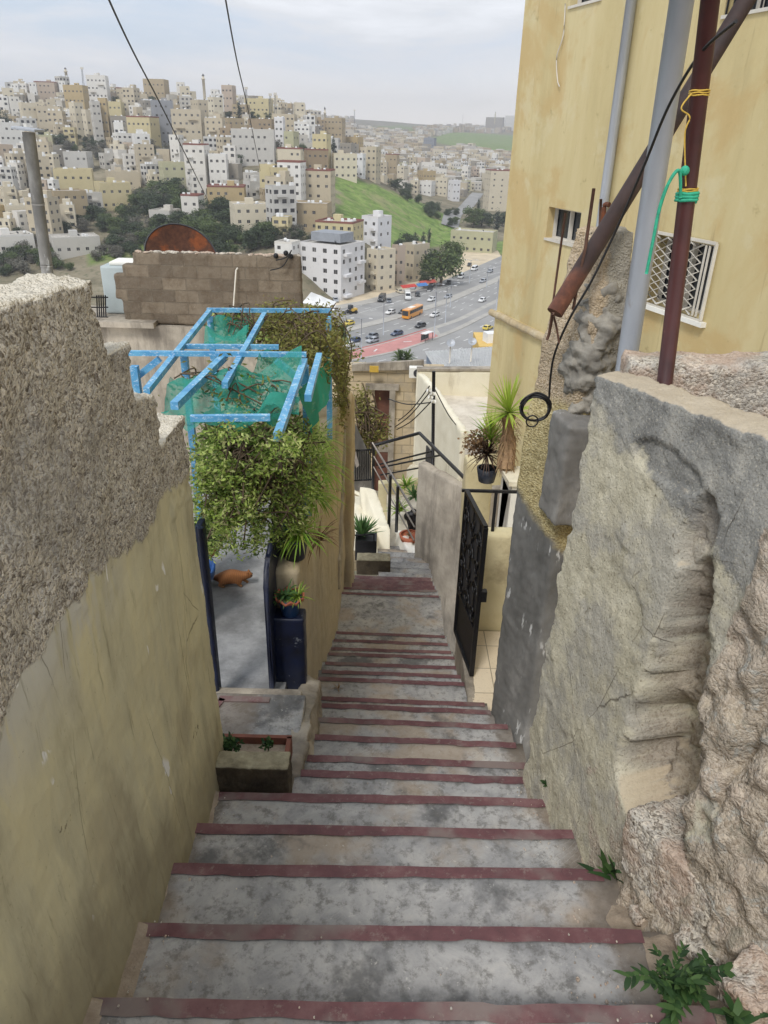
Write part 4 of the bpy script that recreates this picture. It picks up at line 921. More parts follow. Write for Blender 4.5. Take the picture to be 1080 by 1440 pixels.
# big pots at the far side of the courtyard
q = at(284, 775, z=-3.0); pot('plant_pot', (-1.36, 4.35, -3.15), .17, .42, 'pot_dark', 'tall dark pot with a pale blue rim by the gate leaf', None, 'pot_blue')
pot('plant_pot', (-1.42, 4.80, -3.15), .14, .34, 'clay', 'terracotta pot standing beside the tall dark pot', None, 'clay')
small_leafy('shrub', (-1.33, 4.9, -2.72), (.17, .2, .2), 900, .045, 'tree_mid', 'dark leafy shrub growing from the terracotta pot near the cat', 'shrub')
bm = BM(); box(bm, (-1.05, 6.95, -2.85), (1.2, .2, 0.9)); o = rough('courtyard_wall', bm, M['retain'], .04, lambda c, n: n*.015*fr(c, 3, 4)); tag(o, 'low ochre wall closing the courtyard behind the pergola', 'wall')
# ================================================================== PERGOLA
pg = empty('pergola', (0, 0, 0), 0, 'chipped light blue metal pergola over the courtyard', 'pergola')
PZ = -1.30
def pb_(name, a, b, w_=.05, h_=None): bm = BM(); bar(bm, a, b, w_, h_); return obj(name, bm, M['blue'], pg)
def pz(px, py, z=PZ): return at(px, py, z=z)
FB = (pz(182, 503), pz(431, 505)); pb_('beam', FB[0]+Vector((0, 0, .03)), FB[1]+Vector((0, 0, .03)), .03)
pb_('beam', pz(268, 588), pz(380, 587), .031); pb_('beam', pz(255, 487, -1.31), pz(392, 488, -1.31), .03); pb_('beam', pz(291, 436), pz(466, 437), .032)
pb_('rail', pz(206, 550), pz(295, 438), .036); pb_('rail', pz(245, 571), pz(316, 501), .042); pb_('rail', pz(316, 542), pz(372, 442), .036); pb_('rail', pz(390, 615), pz(428, 508), .040); pb_('rail', pz(433, 560, -1.29), pz(449, 500, -1.29), .038)
for (px, py) in ((429, 508), (188, 508), (258, 490), (295, 440), (462, 440)):
    q = pz(px, py); pb_('post', q+Vector((0, 0, -.03)), Vector((q.x, q.y, -3.15)) if q.x < -.78 else Vector((q.x, q.y, -2.4)), .045)
for (a, b) in (((190, 532), (224, 505)), ((388, 506), (431, 542))):
    q = pz(*b) if a[0] == 190 else pz(*a); r_ = pz(*(a if a[0] == 190 else b)); Yp = q.y
    e0_ = at(*a, Y=FB[0].y+.0 if a[0] == 190 else FB[1].y); e1_ = at(*b, Y=FB[0].y if a[0] == 190 else FB[1].y); pb_('brace', e0_, e1_, .04)
# green nets
def sheet(name, corners, nu, nv, amp, m, label, cat, solid=0, sc=3, parent=None):
    bm = BM(); a, b, c, d = [Vector(p) for p in corners]; g = []
    nrm = (b-a).cross(d-a).normalized()
    for i in range(nu+1):
        row = []
        for j in range(nv+1):
            u, v = i/nu, j/nv; p = (a*(1-u)+b*u)*(1-v)+(d*(1-u)+c*u)*v
            row.append(bm.verts.new(p+nrm*amp*fr(p, sc, 4)+Vector((0, 0, -amp*.8*math.sin(PI*u)*math.sin(PI*v)))))
        g.append(row)
    for i in range(nu):
        for j in range(nv): f = bm.faces.new((g[i][j], g[i+1][j], g[i+1][j+1], g[i][j+1])); f.smooth = True
    o = obj(name, bm, M[m], parent); return tag(o, label, cat) if label else o
sheet('shade_net', [pz(215, 580, -1.36), pz(420, 590, -1.36), pz(425, 512, -1.31), pz(240, 530, -1.36)], 60, 40, .20, 'net', 'green shade net sagging under the front panel of the pergola', 'net', sc=2.6)
sheet('shade_net', [pz(285, 492, -1.38), pz(345, 492, -1.38), pz(352, 436, -1.34), pz(296, 446, -1.34)], 26, 26, .14, 'net', 'small green shade net crumpled under the back panel of the pergola', 'net', sc=3)
sheet('shade_net', [at(426, 548, Y=4.1), at(468, 500, Y=6.0), at(467, 548, Y=5.9), at(436, 612, Y=4.15)], 20, 16, .04, 'netdense', 'dense green net stretched down the stair side of the pergola', 'net')
sheet('shade_net', [pz(350, 528, -1.33), pz(398, 520, -1.33), pz(390, 492, -1.31), pz(372, 500, -1.31)], 18, 14, .10, 'net', 'green net scrap draped between the two panels of the pergola', 'net')
# ================================================================== VINES
def vine(name, ells, n, L, m, label, thr=-.05, twig=40, L2=None, cat='shrub', s=4, mt='bark'):
    e = empty(name, ells[0][0], 0, label, cat); c0 = Vector(ells[0][0]); sm_ = blob(ells, thr, s)
    bm = BM(); leaves(bm, n, sm_, L, L*.42)
    for v in bm.verts: v.co -= c0
    obj('foliage', bm, M[m], e)
    bm = BM()
    for _ in range(twig):
        a, b = sm_(), sm_(); md = (a+b)/2+Vector((random.gauss(0, .08), random.gauss(0, .08), .05+abs(random.gauss(0, .06))))
        if (a-b).length > .8: b = a.lerp(b, .5); md = (a+b)/2+Vector((0, 0, .05))
        tube(bm, [p-c0 for p in spline([a, md, b], 4)], [.005]*9 if L < .1 else .02, 4, cap=False)
    tk = obj('stems', bm, M[mt], e); return e
A = lambda px, py, Y: at(px, py, Y=Y)
vine('climbing_shrub', [(A(330, 640, 3.95), (.26, .42, .26)), (A(390, 640, 4.25), (.32, .5, .28)), (A(325, 705, 3.8), (.24, .35, .24)), (A(395, 690, 4.15), (.30, .35, .22)), (A(300, 630, 4.0), (.16, .3, .2)), (A(350, 745, 3.95), (.26, .25, .17)), (A(425, 640, 4.6), (.16, .4, .28)), (A(410, 728, 4.05), (.16, .2, .12)), (A(300, 680, 3.75), (.16, .3, .3)), (A(350, 640, 3.9), (.3, .3, .14)), (A(300, 760, 3.9), (.12, .2, .12)), (A(392, 628, 3.25), (.14, .16, .10)), (A(330, 612, 3.3), (.2, .14, .07))],
     24000, .033, 'vine', 'dense olive green climbing shrub hanging under the near end of the pergola', .06, 190, s=6)
vine('climbing_shrub', [(A(340, 560, 4.3), (.35, .3, .16)), (A(300, 545, 4.4), (.3, .3, .2)), (A(400, 570, 4.5), (.2, .4, .2))], 800, .045, 'olive', 'thin leafy creeper tangled through the front panel of the pergola', .1, 16)
vine('climbing_shrub', [(A(415, 470, 6.1), (.34, .6, .24)), (A(385, 455, 6.5), (.3, .5, .2)), (A(445, 490, 5.6), (.25, .6, .26)), (A(450, 455, 6.6), (.25, .4, .2)), (A(400, 500, 5.4), (.3, .3, .15)), (A(478, 520, 6.8), (.12, .5, .35)), (A(480, 560, 7.2), (.08, .5, .35))],
     12000, .042, 'olive', 'wide brownish green bush growing over the back panel of the pergola', -.05, 150, s=5)
vine('climbing_shrub', [(A(325, 455, 6.2), (.2, .3, .14)), (A(350, 470, 6.0), (.2, .3, .14))], 500, .05, 'vine', 'sparse creeper threaded through the back net of the pergola', .0, 40)
small_leafy('sprig', A(345, 545, 4.4), (.07, .07, .09), 90, .06, 'bright', 'bright yellow green sprig poking up through the pergola frame', 'plant')
# ================================================================== BLOCK WALL, ROOF BOX, DISH BEYOND THE COURTYARD
bm = BM()
zt, zb = -1.86, -3.05
steps = [(-4.62, zb), (-4.62, -2.63), (-4.72, -2.63), (-4.72, -2.22), (-4.55, -2.22), (-4.55, -2.05), (-4.35, -2.05), (-4.35, zt), (-1.52, zt+.02), (-1.50, zb)]
prism(bm, [(x, 13.0, z) for x, z in steps], (0, .2, 0))
o = rough('block_wall', bm, M['block'], .03, lambda c, n: n*(.014*fr(c, 6, 5))); tag(o, 'bare concrete block wall with ragged top edge behind the pergola', 'wall')
bm = BM()
for k in range(90):
    x = -4.3+2.8*random.random(); s = random.uniform(.02, .05); bmesh.ops.create_icosphere(bm, subdivisions=1, radius=s, matrix=Matrix.Translation((x, 13.1+random.uniform(-.08, .08), zt+.01)) @ Matrix.Diagonal((random.uniform(.7, 2), 1, .6, 1)))
mt_ = obj('mortar_crust', bm, M['rock'], o)
hb = empty('plastered_house', (0, 0, 0), 0, 'low plastered house with rain stains carrying the block wall', 'house')
bm = BM(); box(bm, (-4.05, 13.35, -7.2), (5.1, .9, 8.28)); obj('wall', bm, M['greyconc'], hb)
bm = BM(); box(bm, (-5.3, 13.4, -3.02), (2.5, 1.3, .09)); obj('roof_edge', bm, M['greyconc'], hb)
rb = empty('roof_box', (0, 0, 0), 0, 'pale grey metal box with a raised lid on the plastered house roof', 'metal box')
q0, q1 = at(140, 374, Y=13.4), at(206, 374, Y=13.4); zb_ = -2.97
bm = BM(); box(bm, ((q0.x+q1.x)/2, 13.75, (q0.z+zb_)/2), (q1.x-q0.x, .72, q0.z-zb_), bev=.03); obj('case', bm, M['mirror'], rb)
bm = BM(); box(bm, ((q0.x+q1.x)/2+.03, 13.75, q0.z+.03), (.62, .5, .06), bev=.02); obj('lid', bm, M['whitepaint'], rb)
bm = BM()
for k in range(5): tube(bm, [at(136+3*k, 415, Y=13.1), at(137+3*k, 452, Y=13.1)], .012, 5)
for yy in (418, 432, 446): tube(bm, [at(128, yy, Y=13.1), at(152, yy, Y=13.1)], .012, 5)
tag(obj('iron_rack', bm, M['blackmetal']), 'small black iron rack beside the pale metal box', 'rack')
ds = empty('satellite_dish', (0, 0, 0), 0, 'large rusted satellite dish rising behind the block wall', 'satellite dish')
cdish = at(256, 366, Y=14.2); bm = BM()
Tm = Matrix.Translation(cdish) @ Matrix.Rotation(R(30), 4, 'Y') @ Matrix.Rotation(R(62), 4, 'X')
ri = []
for j in range(9):
    rr = .66*j/8+.001; ri.append([bm.verts.new(Tm @ Vector((rr*1.0*math.cos(2*PI*k/40), rr*.86*math.sin(2*PI*k/40), .17*(rr/.66)**2))) for k in range(40)])
for a, b in zip(ri, ri[1:]):
    for k in range(40): f = bm.faces.new((a[k], a[(k+1) % 40], b[(k+1) % 40], b[k])); f.smooth = True
obj('bowl', bm, M['rust'], ds)
bm = BM(); tube(bm, [Tm @ Vector((.665*math.cos(2*PI*k/40), .575*math.sin(2*PI*k/40), .17)) for k in range(41)], .014, 6, cap=False); obj('rim', bm, M['tankgrey'], ds)
bm = BM(); tube(bm, [Tm @ Vector((0, 0, 0)), cdish+Vector((0, .3, -.5)), cdish+Vector((0, .3, -1.2))], .04, 8); obj('mount', bm, M['rust'], ds)
bm = BM(); tube(bm, [at(328, 436, Y=12.9), at(332, 380, Y=12.93), at(334, 377, Y=12.98)], .014, 6); tag(obj('thin_conduit', bm, M['winframe']), 'thin pale conduit running up the block wall', 'pipe')
bm = BM(); tube(bm, spline([at(388, 366, Y=12.95), at(402, 362, Y=12.9), at(410, 352, Y=12.95), at(398, 374, Y=12.9), at(380, 380, Y=12.95)], 6), .010, 5); tag(obj('roof_cable', bm, M['cable']), 'black cable scrap with a lamp on the block wall end', 'cable')
bm = BM()
for px in (388, 402, 409):
    bmesh.ops.create_icosphere(bm, subdivisions=2, radius=.045, matrix=Matrix.Translation(at(px, 358+random.uniform(-4, 4), Y=13.0)))
rc = obj('connectors', bm, M['blackmetal'], bpy.data.objects['roof_cable'])
# chimney pipe with cap plate
fp = empty('flue_pipe', (0, 0, 0), 0, 'tall grey flue pipe with a flat cap plate behind the stepped wall', 'flue pipe')
a, b = at(69, 400, Y=6), at(40, 186, Y=6); a = a+(a-b)*.6
bm = BM(); tube(bm, [a, a.lerp(b, .55), b], .044, 16); obj('pipe', bm, M['cement'], fp)
for t in (.46, .72): bm = BM(); c_ = a.lerp(b, t); tube(bm, [c_-Vector((0, 0, .01)), c_+Vector((0, 0, .01))], .0465, 16); obj('joint', bm, M['cement'], fp)
bm = BM(); box(bm, b+Vector((0, 0, .02)), (.17, .17, .018), tilt=(0, R(6)), bev=.004); obj('cap', bm, M['galv'], fp)
# overhead cables
def wire(label, pts, r):
    bm = BM(); tube(bm, spline(pts, 14), r, 5); return tag(obj('overhead_cable', bm, M['cable']), label, 'cable')
wire('thicker overhead cable sloping down steeply towards the hillside houses', [at(140, -30, Z=7), at(185, 68, Z=9), at(235, 165, Z=13), at(293, 283, Z=24)], [.011*1]*43)
wire('thinner overhead cable falling from the sky between the houses', [at(312, -30, Z=9), at(333, 85, Z=13), at(350, 160, Z=20), at(366, 240, Z=38)], .012)
# ================================================================== GATE + PORCH ON THE OTHER SIDE
bm = BM(); box(bm, (1.55, 4.75, -3.95), (1.66, 1.12, .2)); tag(obj('porch_floor', bm, M['tile']), kind='structure')
bm = BM(); box(bm, (.715, 4.85, -4.06), (.07, 1.2, .42)); o = rough('porch_kerb', bm, M['greyconc'], .015, lambda c, n: n*.008*fr(c, 6, 4)); tag(o, 'cement kerb under the open black gate at the porch edge', 'kerb')
bm = BM(); box(bm, (1.45, 5.40, -3.72), (1.5, .16, 1.66)); o = rough('porch_wall', bm, M['creamdark'], .03, lambda c, n: n*.006*fr(c, 4, 4)); tag(o, 'low yellowish porch wall under the black railing', 'wall')
rl = empty('porch_railing', (0, 0, 0), 0, 'short black square bar railing on the porch wall', 'railing')
def rb_(name, a, b, w_, parent, m='blackmetal'): bm = BM(); bar(bm, a, b, w_); return obj(name, bm, M[m], parent)
RZ0, RZ1 = at(700, 752, Y=5.38).z, at(700, 691, Y=5.38).z
rb_('rail', (.62, 5.38, RZ1), (1.5, 5.38, RZ1), .022, rl); rb_('rail', (.70, 5.38, RZ0), (1.5, 5.38, RZ0), .028, rl)
for x in (at(695, 720, Y=5.38).x, 1.3): rb_('post', (x, 5.38, RZ0), (x, 5.38, RZ1), .024, rl)
gt = empty('iron_gate', (0, 0, 0), 0, 'black wrought iron gate with leaf scrolls standing open on the stairs', 'gate')
G0, G1 = Vector((.652, 5.30, 0)), Vector((.735, 4.70, 0)); gz0, gz1 = -3.84, -2.50
def gp(t, z): p = G0.lerp(G1, t); return Vector((p.x, p.y, z))
for (a, b) in (((0, gz0), (0, gz1)), ((1, gz0), (1, gz1))): rb_('stile', gp(*a), gp(*b), .035, gt)
for z in (gz0, gz1, -3.42): rb_('rail', gp(0, z), gp(1, z), .032, gt)
bm = BM(); prism(bm, [gp(0, gz0), gp(1, gz0), gp(1, -3.30), gp(.5, -3.36), gp(0, -3.42)], (.006, .001, 0)); obj('kick_plate', bm, M['blackmetal'], gt)
bm = BM(); prism(bm, [gp(0, -3.42), gp(1, -3.42), gp(1, gz1), gp(0, gz1)], (.003, .0005, 0)); bk = obj('backing_sheet', bm, M['tankgrey'], gt)
bm = BM()
dgt = (G1-G0).normalized()
for col in range(3):
    for rowi in range(4):
        c = gp((col+.5)/3, -3.30+.21*rowi); s = 1 if (col+rowi) % 2 else -1
        pts_ = []
        for k in range(22):
            a = k*.36*s; r_ = .082*(1-k/24); pts_.append(c+dgt*(r_*math.cos(a))+Vector((-.014, 0, r_*1.1*math.sin(a))))
        tube(bm, pts_, .008, 5)
        for k in range(5):
            a = k*1.25+col; l0 = c+dgt*(.04*math.cos(a))+Vector((-.016, 0, .05*math.sin(a))); dv = dgt*math.cos(a)+Vector((0, 0, math.sin(a))); blade(bm, l0, dv, .07, .03, .1, 4, up=Vector((-1, 0, 0)))
for t in (.17, .5, .83): bar(bm, gp(t, -3.42)+Vector((-.01, 0, 0)), gp(t, gz1)+Vector((-.01, 0, 0)), .012)
obj('scrollwork', bm, M['blackmetal'], gt)
bm = BM(); box(bm, gp(1, -3.08)+Vector((.03, -.0, 0)), (.05, .05, .09)); obj('lock', bm, M['blackmetal'], gt)
# white plastered ledge and plants behind the porch
lg = empty('plant_ledge', (0, 0, 0), 0, 'white plastered stand with a pale slab carrying the spiky palm-like plant', 'plant stand')
zl = -3.2
bm = BM(); q0, q1 = at(702, 655, z=zl), at(745, 655, z=zl); q2 = at(716, 678, z=zl)
prism(bm, [(q0.x, q0.y, zl), (q1.x+.6, q1.y, zl), (q1.x+.6, q2.y, zl), (q2.x, q2.y, zl)], (0, 0, -.05)); obj('slab', bm, M['cream'], lg)
bm = BM(); prism(bm, [(q0.x+.03, q0.y-.05, zl-.05), (q1.x+.55, q1.y-.05, zl-.05), (q1.x+.55, q2.y+.04, zl-.05), (q2.x+.04, q2.y+.04, zl-.05)], (0, 0, -1.6)); obj('body', bm, M['whitepaint'], lg)
bm = BM(); rr = [bm.verts.new(v) for v in (at(708, 672, Y=q2.y-.02), at(716, 690, Y=q2.y-.02), at(706, 745, Y=q2.y-.02), at(700, 748, Y=q2.y-.02))]; bm.faces.new(rr)
bmesh.ops.solidify(bm, geom=bm.faces[:], thickness=.04); obj('strip', bm, M['whitepaint'], lg)
yc = empty('spiky_plant', (0, 0, 0), 0, 'tall spiky yellow green plant on a dry shaggy trunk by the pier', 'plant')
yb0 = at(711, 655, Y=q2.y+.35); yb1 = at(715, 585, Y=q2.y+.35)
bm = BM(); tube(bm, [yb0, yb0.lerp(yb1, .5)+Vector((.01, 0, 0)), yb1], [.10, .09, .08], 10); obj('trunk', bm, M['drywood'], yc)
bm = BM()
for k in range(170):
    t = random.random(); c_ = yb0.lerp(yb1, t); a = random.random()*2*PI
    blade(bm, c_+Vector((math.cos(a)*.08, math.sin(a)*.08, 0)), (math.cos(a)*.5, math.sin(a)*.5, -.3+.5*t), .12, .010, 2.2, 5)
obj('dead_skirt', bm, M['dry'], yc)
bm = BM()
for k in range(95):
    a = random.random()*2*PI; e = random.uniform(-.25, 1.5); blade(bm, yb1+Vector((0, 0, .04)), (math.cos(a)*math.cos(e), math.sin(a)*math.cos(e), math.sin(e)), random.uniform(.32, .46), .022, .25, 5)
obj('crown', bm, M['yucca'], yc)
hs = empty('hanging_plants', (0, 0, 0), 0, 'bushy potted plants with a purple brown spiky rosette beside the spiky plant', 'plant')
qq = at(688, 632, Y=q2.y+.55)
bm = BM()
for k in range(150):
    a = random.random()*2*PI; e = random.uniform(-.6, 1.4); blade(bm, qq+Vector((-.02, 0, -.06)), (math.cos(a)*math.cos(e), math.sin(a)*math.cos(e), math.sin(e)), random.uniform(.18, .30), .016, .9, 4)
obj('dark_rosette', bm, M['darkspike'], hs)
bm = BM()
for k in range(110):
    a = random.random()*2*PI; e = random.uniform(.3, 1.5); blade(bm, qq+Vector((.03, .1, .06)), (math.cos(a)*math.cos(e), math.sin(a)*math.cos(e), math.sin(e)), random.uniform(.26, .40), .018, .6, 4)
obj('green_tuft', bm, M['bright'], hs)
bm = BM(); leaves(bm, 420, ell(qq+Vector((-.12, .1, .04)), (.20, .15, .22), .1), .05, .03); obj('pale_leaves', bm, M['dry'], hs)
bm = BM(); lathe(bm, [(.02, -.40), (.09, -.38), (.12, -.22), (.10, -.22)], qq, 16); obj('pot_body', bm, M['pot_dark'], hs)
bm = BM(); box(bm, (at(670, 690, Y=8.6).x, 8.6, -4.1), (.35, .3, 1.0)); o = rough('ledge_wall', bm, M['creamdark'], .03, lambda c, n: n*.01*fr(c, 4, 4)); tag(o, 'pinkish plastered wall stub below the bushy potted plants', 'wall')
# ================================================================== LOWER STEPS: walls, rails, planters
bm = BM(); prism(bm, [(.53, 10.95, -7.6), (.53, 10.95, -4.68), (.9, 10.33, -4.64), (1.23, 9.75, -4.60), (1.23, 9.75, -7.6)], (.10, .14, 0))
o = rough('concrete_wall', bm, M['greyconc'], .03, lambda c, n: n*(.012*fr(c, 3, 5))); tag(o, 'stained bare concrete wall standing across the turn of the stairs', 'wall')
bm = BM(); prism(bm, [(1.23, 9.75, -7.6), (1.23, 9.75, -4.60), (2.4, 9.95, -4.55), (2.4, 9.95, -7.6)], (.02, .16, 0)); o = rough('concrete_wall', bm, M['greyconc'], .03, lambda c, n: n*(.012*fr(c, 3, 5))); tag(o, 'short return of the stained concrete wall behind the iron gate', 'wall')
bm = BM(); box(bm, at(525, 797, Y=9.75)+Vector((0, .12, -.02)), (.52, .24, .27)); o = rough('stone_trough', bm, M['mossy'], .018, lambda c, n: n*.008*fr(c, 5, 4)); tag(o, 'low dark concrete trough at the turn of the stairs', 'trough')
q = at(513, 768, Y=10.35); bx = empty('wire_planter', (0, 0, 0), 0, 'black wire mesh planter box holding an aloe beside the garden wall', 'planter')
bm = BM(); box(bm, (q.x+.02, q.y, q.z), (.34, .3, .36)); obj('box_body', bm, M['blackmetal'], bx)
bm = BM(); q2_ = at(498, 753, Y=10.2); q3_ = at(526, 751, Y=10.2); bar(bm, q2_, q3_, .02); bar(bm, q3_, at(526, 782, Y=10.2), .02); obj('frame', bm, M['blackmetal'], bx)
bm = BM()
for k in range(60):
    a = random.random()*2*PI; e = random.uniform(.5, 1.5); blade(bm, q+Vector((-.05, .05, .15)), (math.cos(a)*math.cos(e), math.sin(a)*math.cos(e), math.sin(e)), random.uniform(.25, .45), .04, .3, 5)
tag(obj('aloe', bm, M['aloe']), 'spiky green aloe growing in the black wire planter box', 'plant')
# cream stepped parapet and white kerb of the lower flight
def flatwall(name, pix, d, m, label, cat='wall', vox=.03, amp=.008):
    bm = BM(); prism(bm, [at(*p[:2], Y=p[2]) for p in pix], d)
    return tag(rough(name, bm, M[m], vox, lambda c, n: n*amp*fr(c, 4, 4)), label, cat)
flatwall('curved_parapet', [(521, 686, 13.2), (528, 688, 13.1), (537, 708, 12.6), (546, 735, 12.0), (549, 742, 11.8), (549, 779, 11.6), (532, 779, 11.9), (521, 779, 13.0)], (-.22, .05, 0), 'cream', 'cream parapet with a sweeping curved top beside the lower steps')
flatwall('stepped_kerb', [(553, 747, 12.4), (560, 746, 12.4), (572, 770, 11.6), (582, 769, 11.4), (582, 783, 11.2), (572, 782, 11.3), (555, 770, 12.2)], (.18, .05, 0), 'whitepaint', 'white painted stepped kerb at the foot of the concrete wall', 'kerb', .025)
flatwall('low_wall', [(500, 688, 14.2), (518, 700, 14.0), (520, 715, 13.0), (531, 758, 11.4), (528, 775, 11.2), (500, 775, 12.5)], (-.3, .2, 0), 'cream', 'weathered low cream wall behind the black wire planter')
bm = BM(); prism(bm, [at(532, 681, Y=14.6), at(600, 676, Y=14.6), at(600, 740, Y=14.6), at(532, 740, Y=14.6)], (0, .2, 0)); tag(obj('landing_wall', bm, M['creamdark']), 'dull plaster wall behind the handrail with plants on it', 'wall')
bm = BM(); prism(bm, [at(550, 790, z=-7.0), at(600, 790, z=-7.0), (1.6, 14.6, -7.0), (.05, 14.6, -7.0)], (0, 0, -.3)); tag(obj('lower_path', bm, M['terrace']), kind='structure')
for (px, py, Y, l) in ((570, 685, 14.0, 'green grassy clump on the dull wall behind the handrail'), (560, 720, 13.2, 'strap leaved plant between the handrail posts'), (583, 700, 13.6, 'dark leafy plant beside the concrete wall top')):
    tuft('grass_tuft', at(px, py, Y=Y), 60, .34, .03, 'bright' if px != 583 else 'aloe', l, .9, .3, 1.4)
bm = BM(); lathe(bm, [(.05, 0), (.17, .02), (.20, .13), (.17, .13)], at(576, 760, Y=12.0), 18); tag(obj('clay_bowl', bm, M['clay']), 'terracotta bowl on the path under the handrail', 'plant bowl')
tuft('small_plant', at(576, 754, Y=12.0), 30, .12, .02, 'dry', 'dry little plant in the terracotta bowl under the handrail', .8)
bm = BM(); c_ = at(581, 733, Y=12.3)
for (dx, dz, sx, sz) in ((.0, .02, .12, .26), (-.08, .10, .09, .10), (-.02, -.14, .07, .16), (.07, -.1, .07, .2)): bmesh.ops.create_icosphere(bm, subdivisions=3, radius=1, matrix=Matrix.Translation(c_+Vector((dx, 0, dz))) @ Matrix.Diagonal((sx, .07, sz, 1)))
o = rough('black_bag', bm, M['blackmetal'], .02, lambda c, n: n*.02*fr(c, 7, 3)); tag(o, 'black bag hanging by the handrail above the terracotta bowl', 'bag')
hr = empty('handrail', (0, 0, 0), 0, 'steel handrail with dark posts running down the lower steps', 'handrail')
ha, hb_ = at(524, 623, Y=14.2), at(584, 722, Y=11.2)
for dz in (0, -.24, -.48):
    bm = BM(); tube(bm, [ha+Vector((0, 0, dz)), hb_+Vector((0, 0, dz*1.1))], .022 if dz == 0 else .014, 8); obj('rail', bm, M['steel'], hr)
for (px, p0, p1, Y) in ((525.5, 625, 690, 14.1), (549, 668, 778, 12.4), (559.5, 684, 748, 12.0)):
    bm = BM(); a, b = at(px, p0, Y=Y), at(px, p1, Y=Y); tube(bm, [a, Vector((a.x, a.y, b.z))], .03, 8); obj('post', bm, M['blackmetal'], hr)
tr_ = empty('terrace_railing', (0, 0, 0), 0, 'black pipe railing around the lower terrace edge', 'railing')
for pts_, r_ in (([(527, 626, 14.2), (590, 609, 13.4), (662, 681, 10.1)], .032), ([(530, 654, 14.2), (606, 635, 12.6)], .018), ([(533, 658, 14.2), (620, 640, 12.0)], .018), ([(535, 668, 14.2), (606, 655, 12.6)], .016)):
    bm = BM(); tube(bm, [at(a, b, Y=c) for a, b, c in pts_], r_, 8); obj('rail', bm, M['blackmetal'], tr_)
pl = empty('cable_post', (0, 0, 0), 0, 'thin black post with white insulators holding several wires', 'post')
pa, pb2 = at(608.5, 655, Y=13.2), at(610, 522, Y=13.2)
bm = BM(); tube(bm, [pa, pb2], .032, 8); obj('pole', bm, M['blackmetal'], pl)
for (px, py) in ((601, 549), (606, 553), (603, 558), (607, 564)):
    bm = BM(); tube(bm, [at(px, py, Y=13.15), at(px+5, py+1, Y=13.18)], .035, 8); obj('insulator', bm, M['whitepaint'], pl)
bm = BM()
for (a, b) in (((604, 543), (560, 592)), ((604, 552), (556, 600)), ((606, 565), (558, 604)), ((605, 566), (546, 561)), ((612, 548), (648, 605))): tube(bm, spline([at(*a, Y=13.1), (at(*a, Y=13.1)+at(*b, Y=16))/2-Vector((0, 0, .08)), at(*b, Y=16)], 6), .012, 5)
obj('wires', bm, M['cable'], pl)
# ================================================================== CREAM HOUSE BELOW
ch = empty('cream_house', (0, 0, 0), 0, 'cream house with a flat pale roof terrace below the stairs', 'house')
zr = -5.9
c0_, c1_ = Vector((.74, 18.4, 0)), Vector((1.62, 14.9, 0))
bm = BM(); prism(bm, [(c0_.x, c0_.y, -11), (c0_.x, c0_.y, -5.34), (1.05, 17.2, -5.36), (c1_.x, c1_.y, -5.62), (c1_.x, c1_.y, -11)], (.16, .04, 0))
o_ = rough('wall', bm, M['cream'], .05, lambda c, n: n*.01*fr(c, 3, 4), ch)
bm = BM(); prism(bm, [(c0_.x+.1, c0_.y, zr), (c1_.x+.1, c1_.y, zr), (2.6, 13.6, zr), (5, 13.6, zr), (5, 18.4, zr)], (0, 0, -.3)); obj('roof', bm, M['terrace'], ch)
bm = BM(); prism(bm, [(c0_.x, 18.3, -11), (c0_.x, 18.3, -5.30), (5.0, 18.1, -5.12), (5.0, 18.1, -11)], (0, .18, 0)); rough('parapet', bm, M['cream'], .05, lambda c, n: n*.012*fr(c, 3, 4), ch)
bm = BM(); prism(bm, [(c0_.x, 18.28, -5.295), (5.0, 18.08, -5.115), (5.0, 18.08, -5.06), (c0_.x, 18.28, -5.24)], (0, .24, 0)); obj('coping', bm, M['greyconc'], ch)
bm = BM(); a, b = at(596, 628, Y=17), at(600, 655, Y=17)
wn = Vector((c1_.x-c0_.x, c1_.y-c0_.y, 0)).normalized(); nn_ = Vector((-wn.y, wn.x, 0)); nn_ = nn_ if nn_.x < 0 else -nn_
rw_ = ray(600, 642); kw = (c0_.dot(nn_)+.02)/rw_.dot(nn_); pw = rw_*kw; zw_ = pw.z; pw.z = 0; bm = BM(); prism(bm, [pw+Vector((0, 0, zw_+.3)), pw+wn*.6+Vector((0, 0, zw_+.3)), pw+wn*.6+Vector((0, 0, zw_-.5)), pw+Vector((0, 0, zw_-.5))], nn_*.03); obj('window', bm, M['tankgrey'], ch)
bm = BM(); prism(bm, [at(583, 655, Y=18.2), at(606, 648, Y=17.5), at(612, 700, Y=17.5), at(570, 712, Y=18.2), at(572, 660, Y=18.2)], (.1, .3, 0)); obj('base_wall', bm, M['cream'], ch)
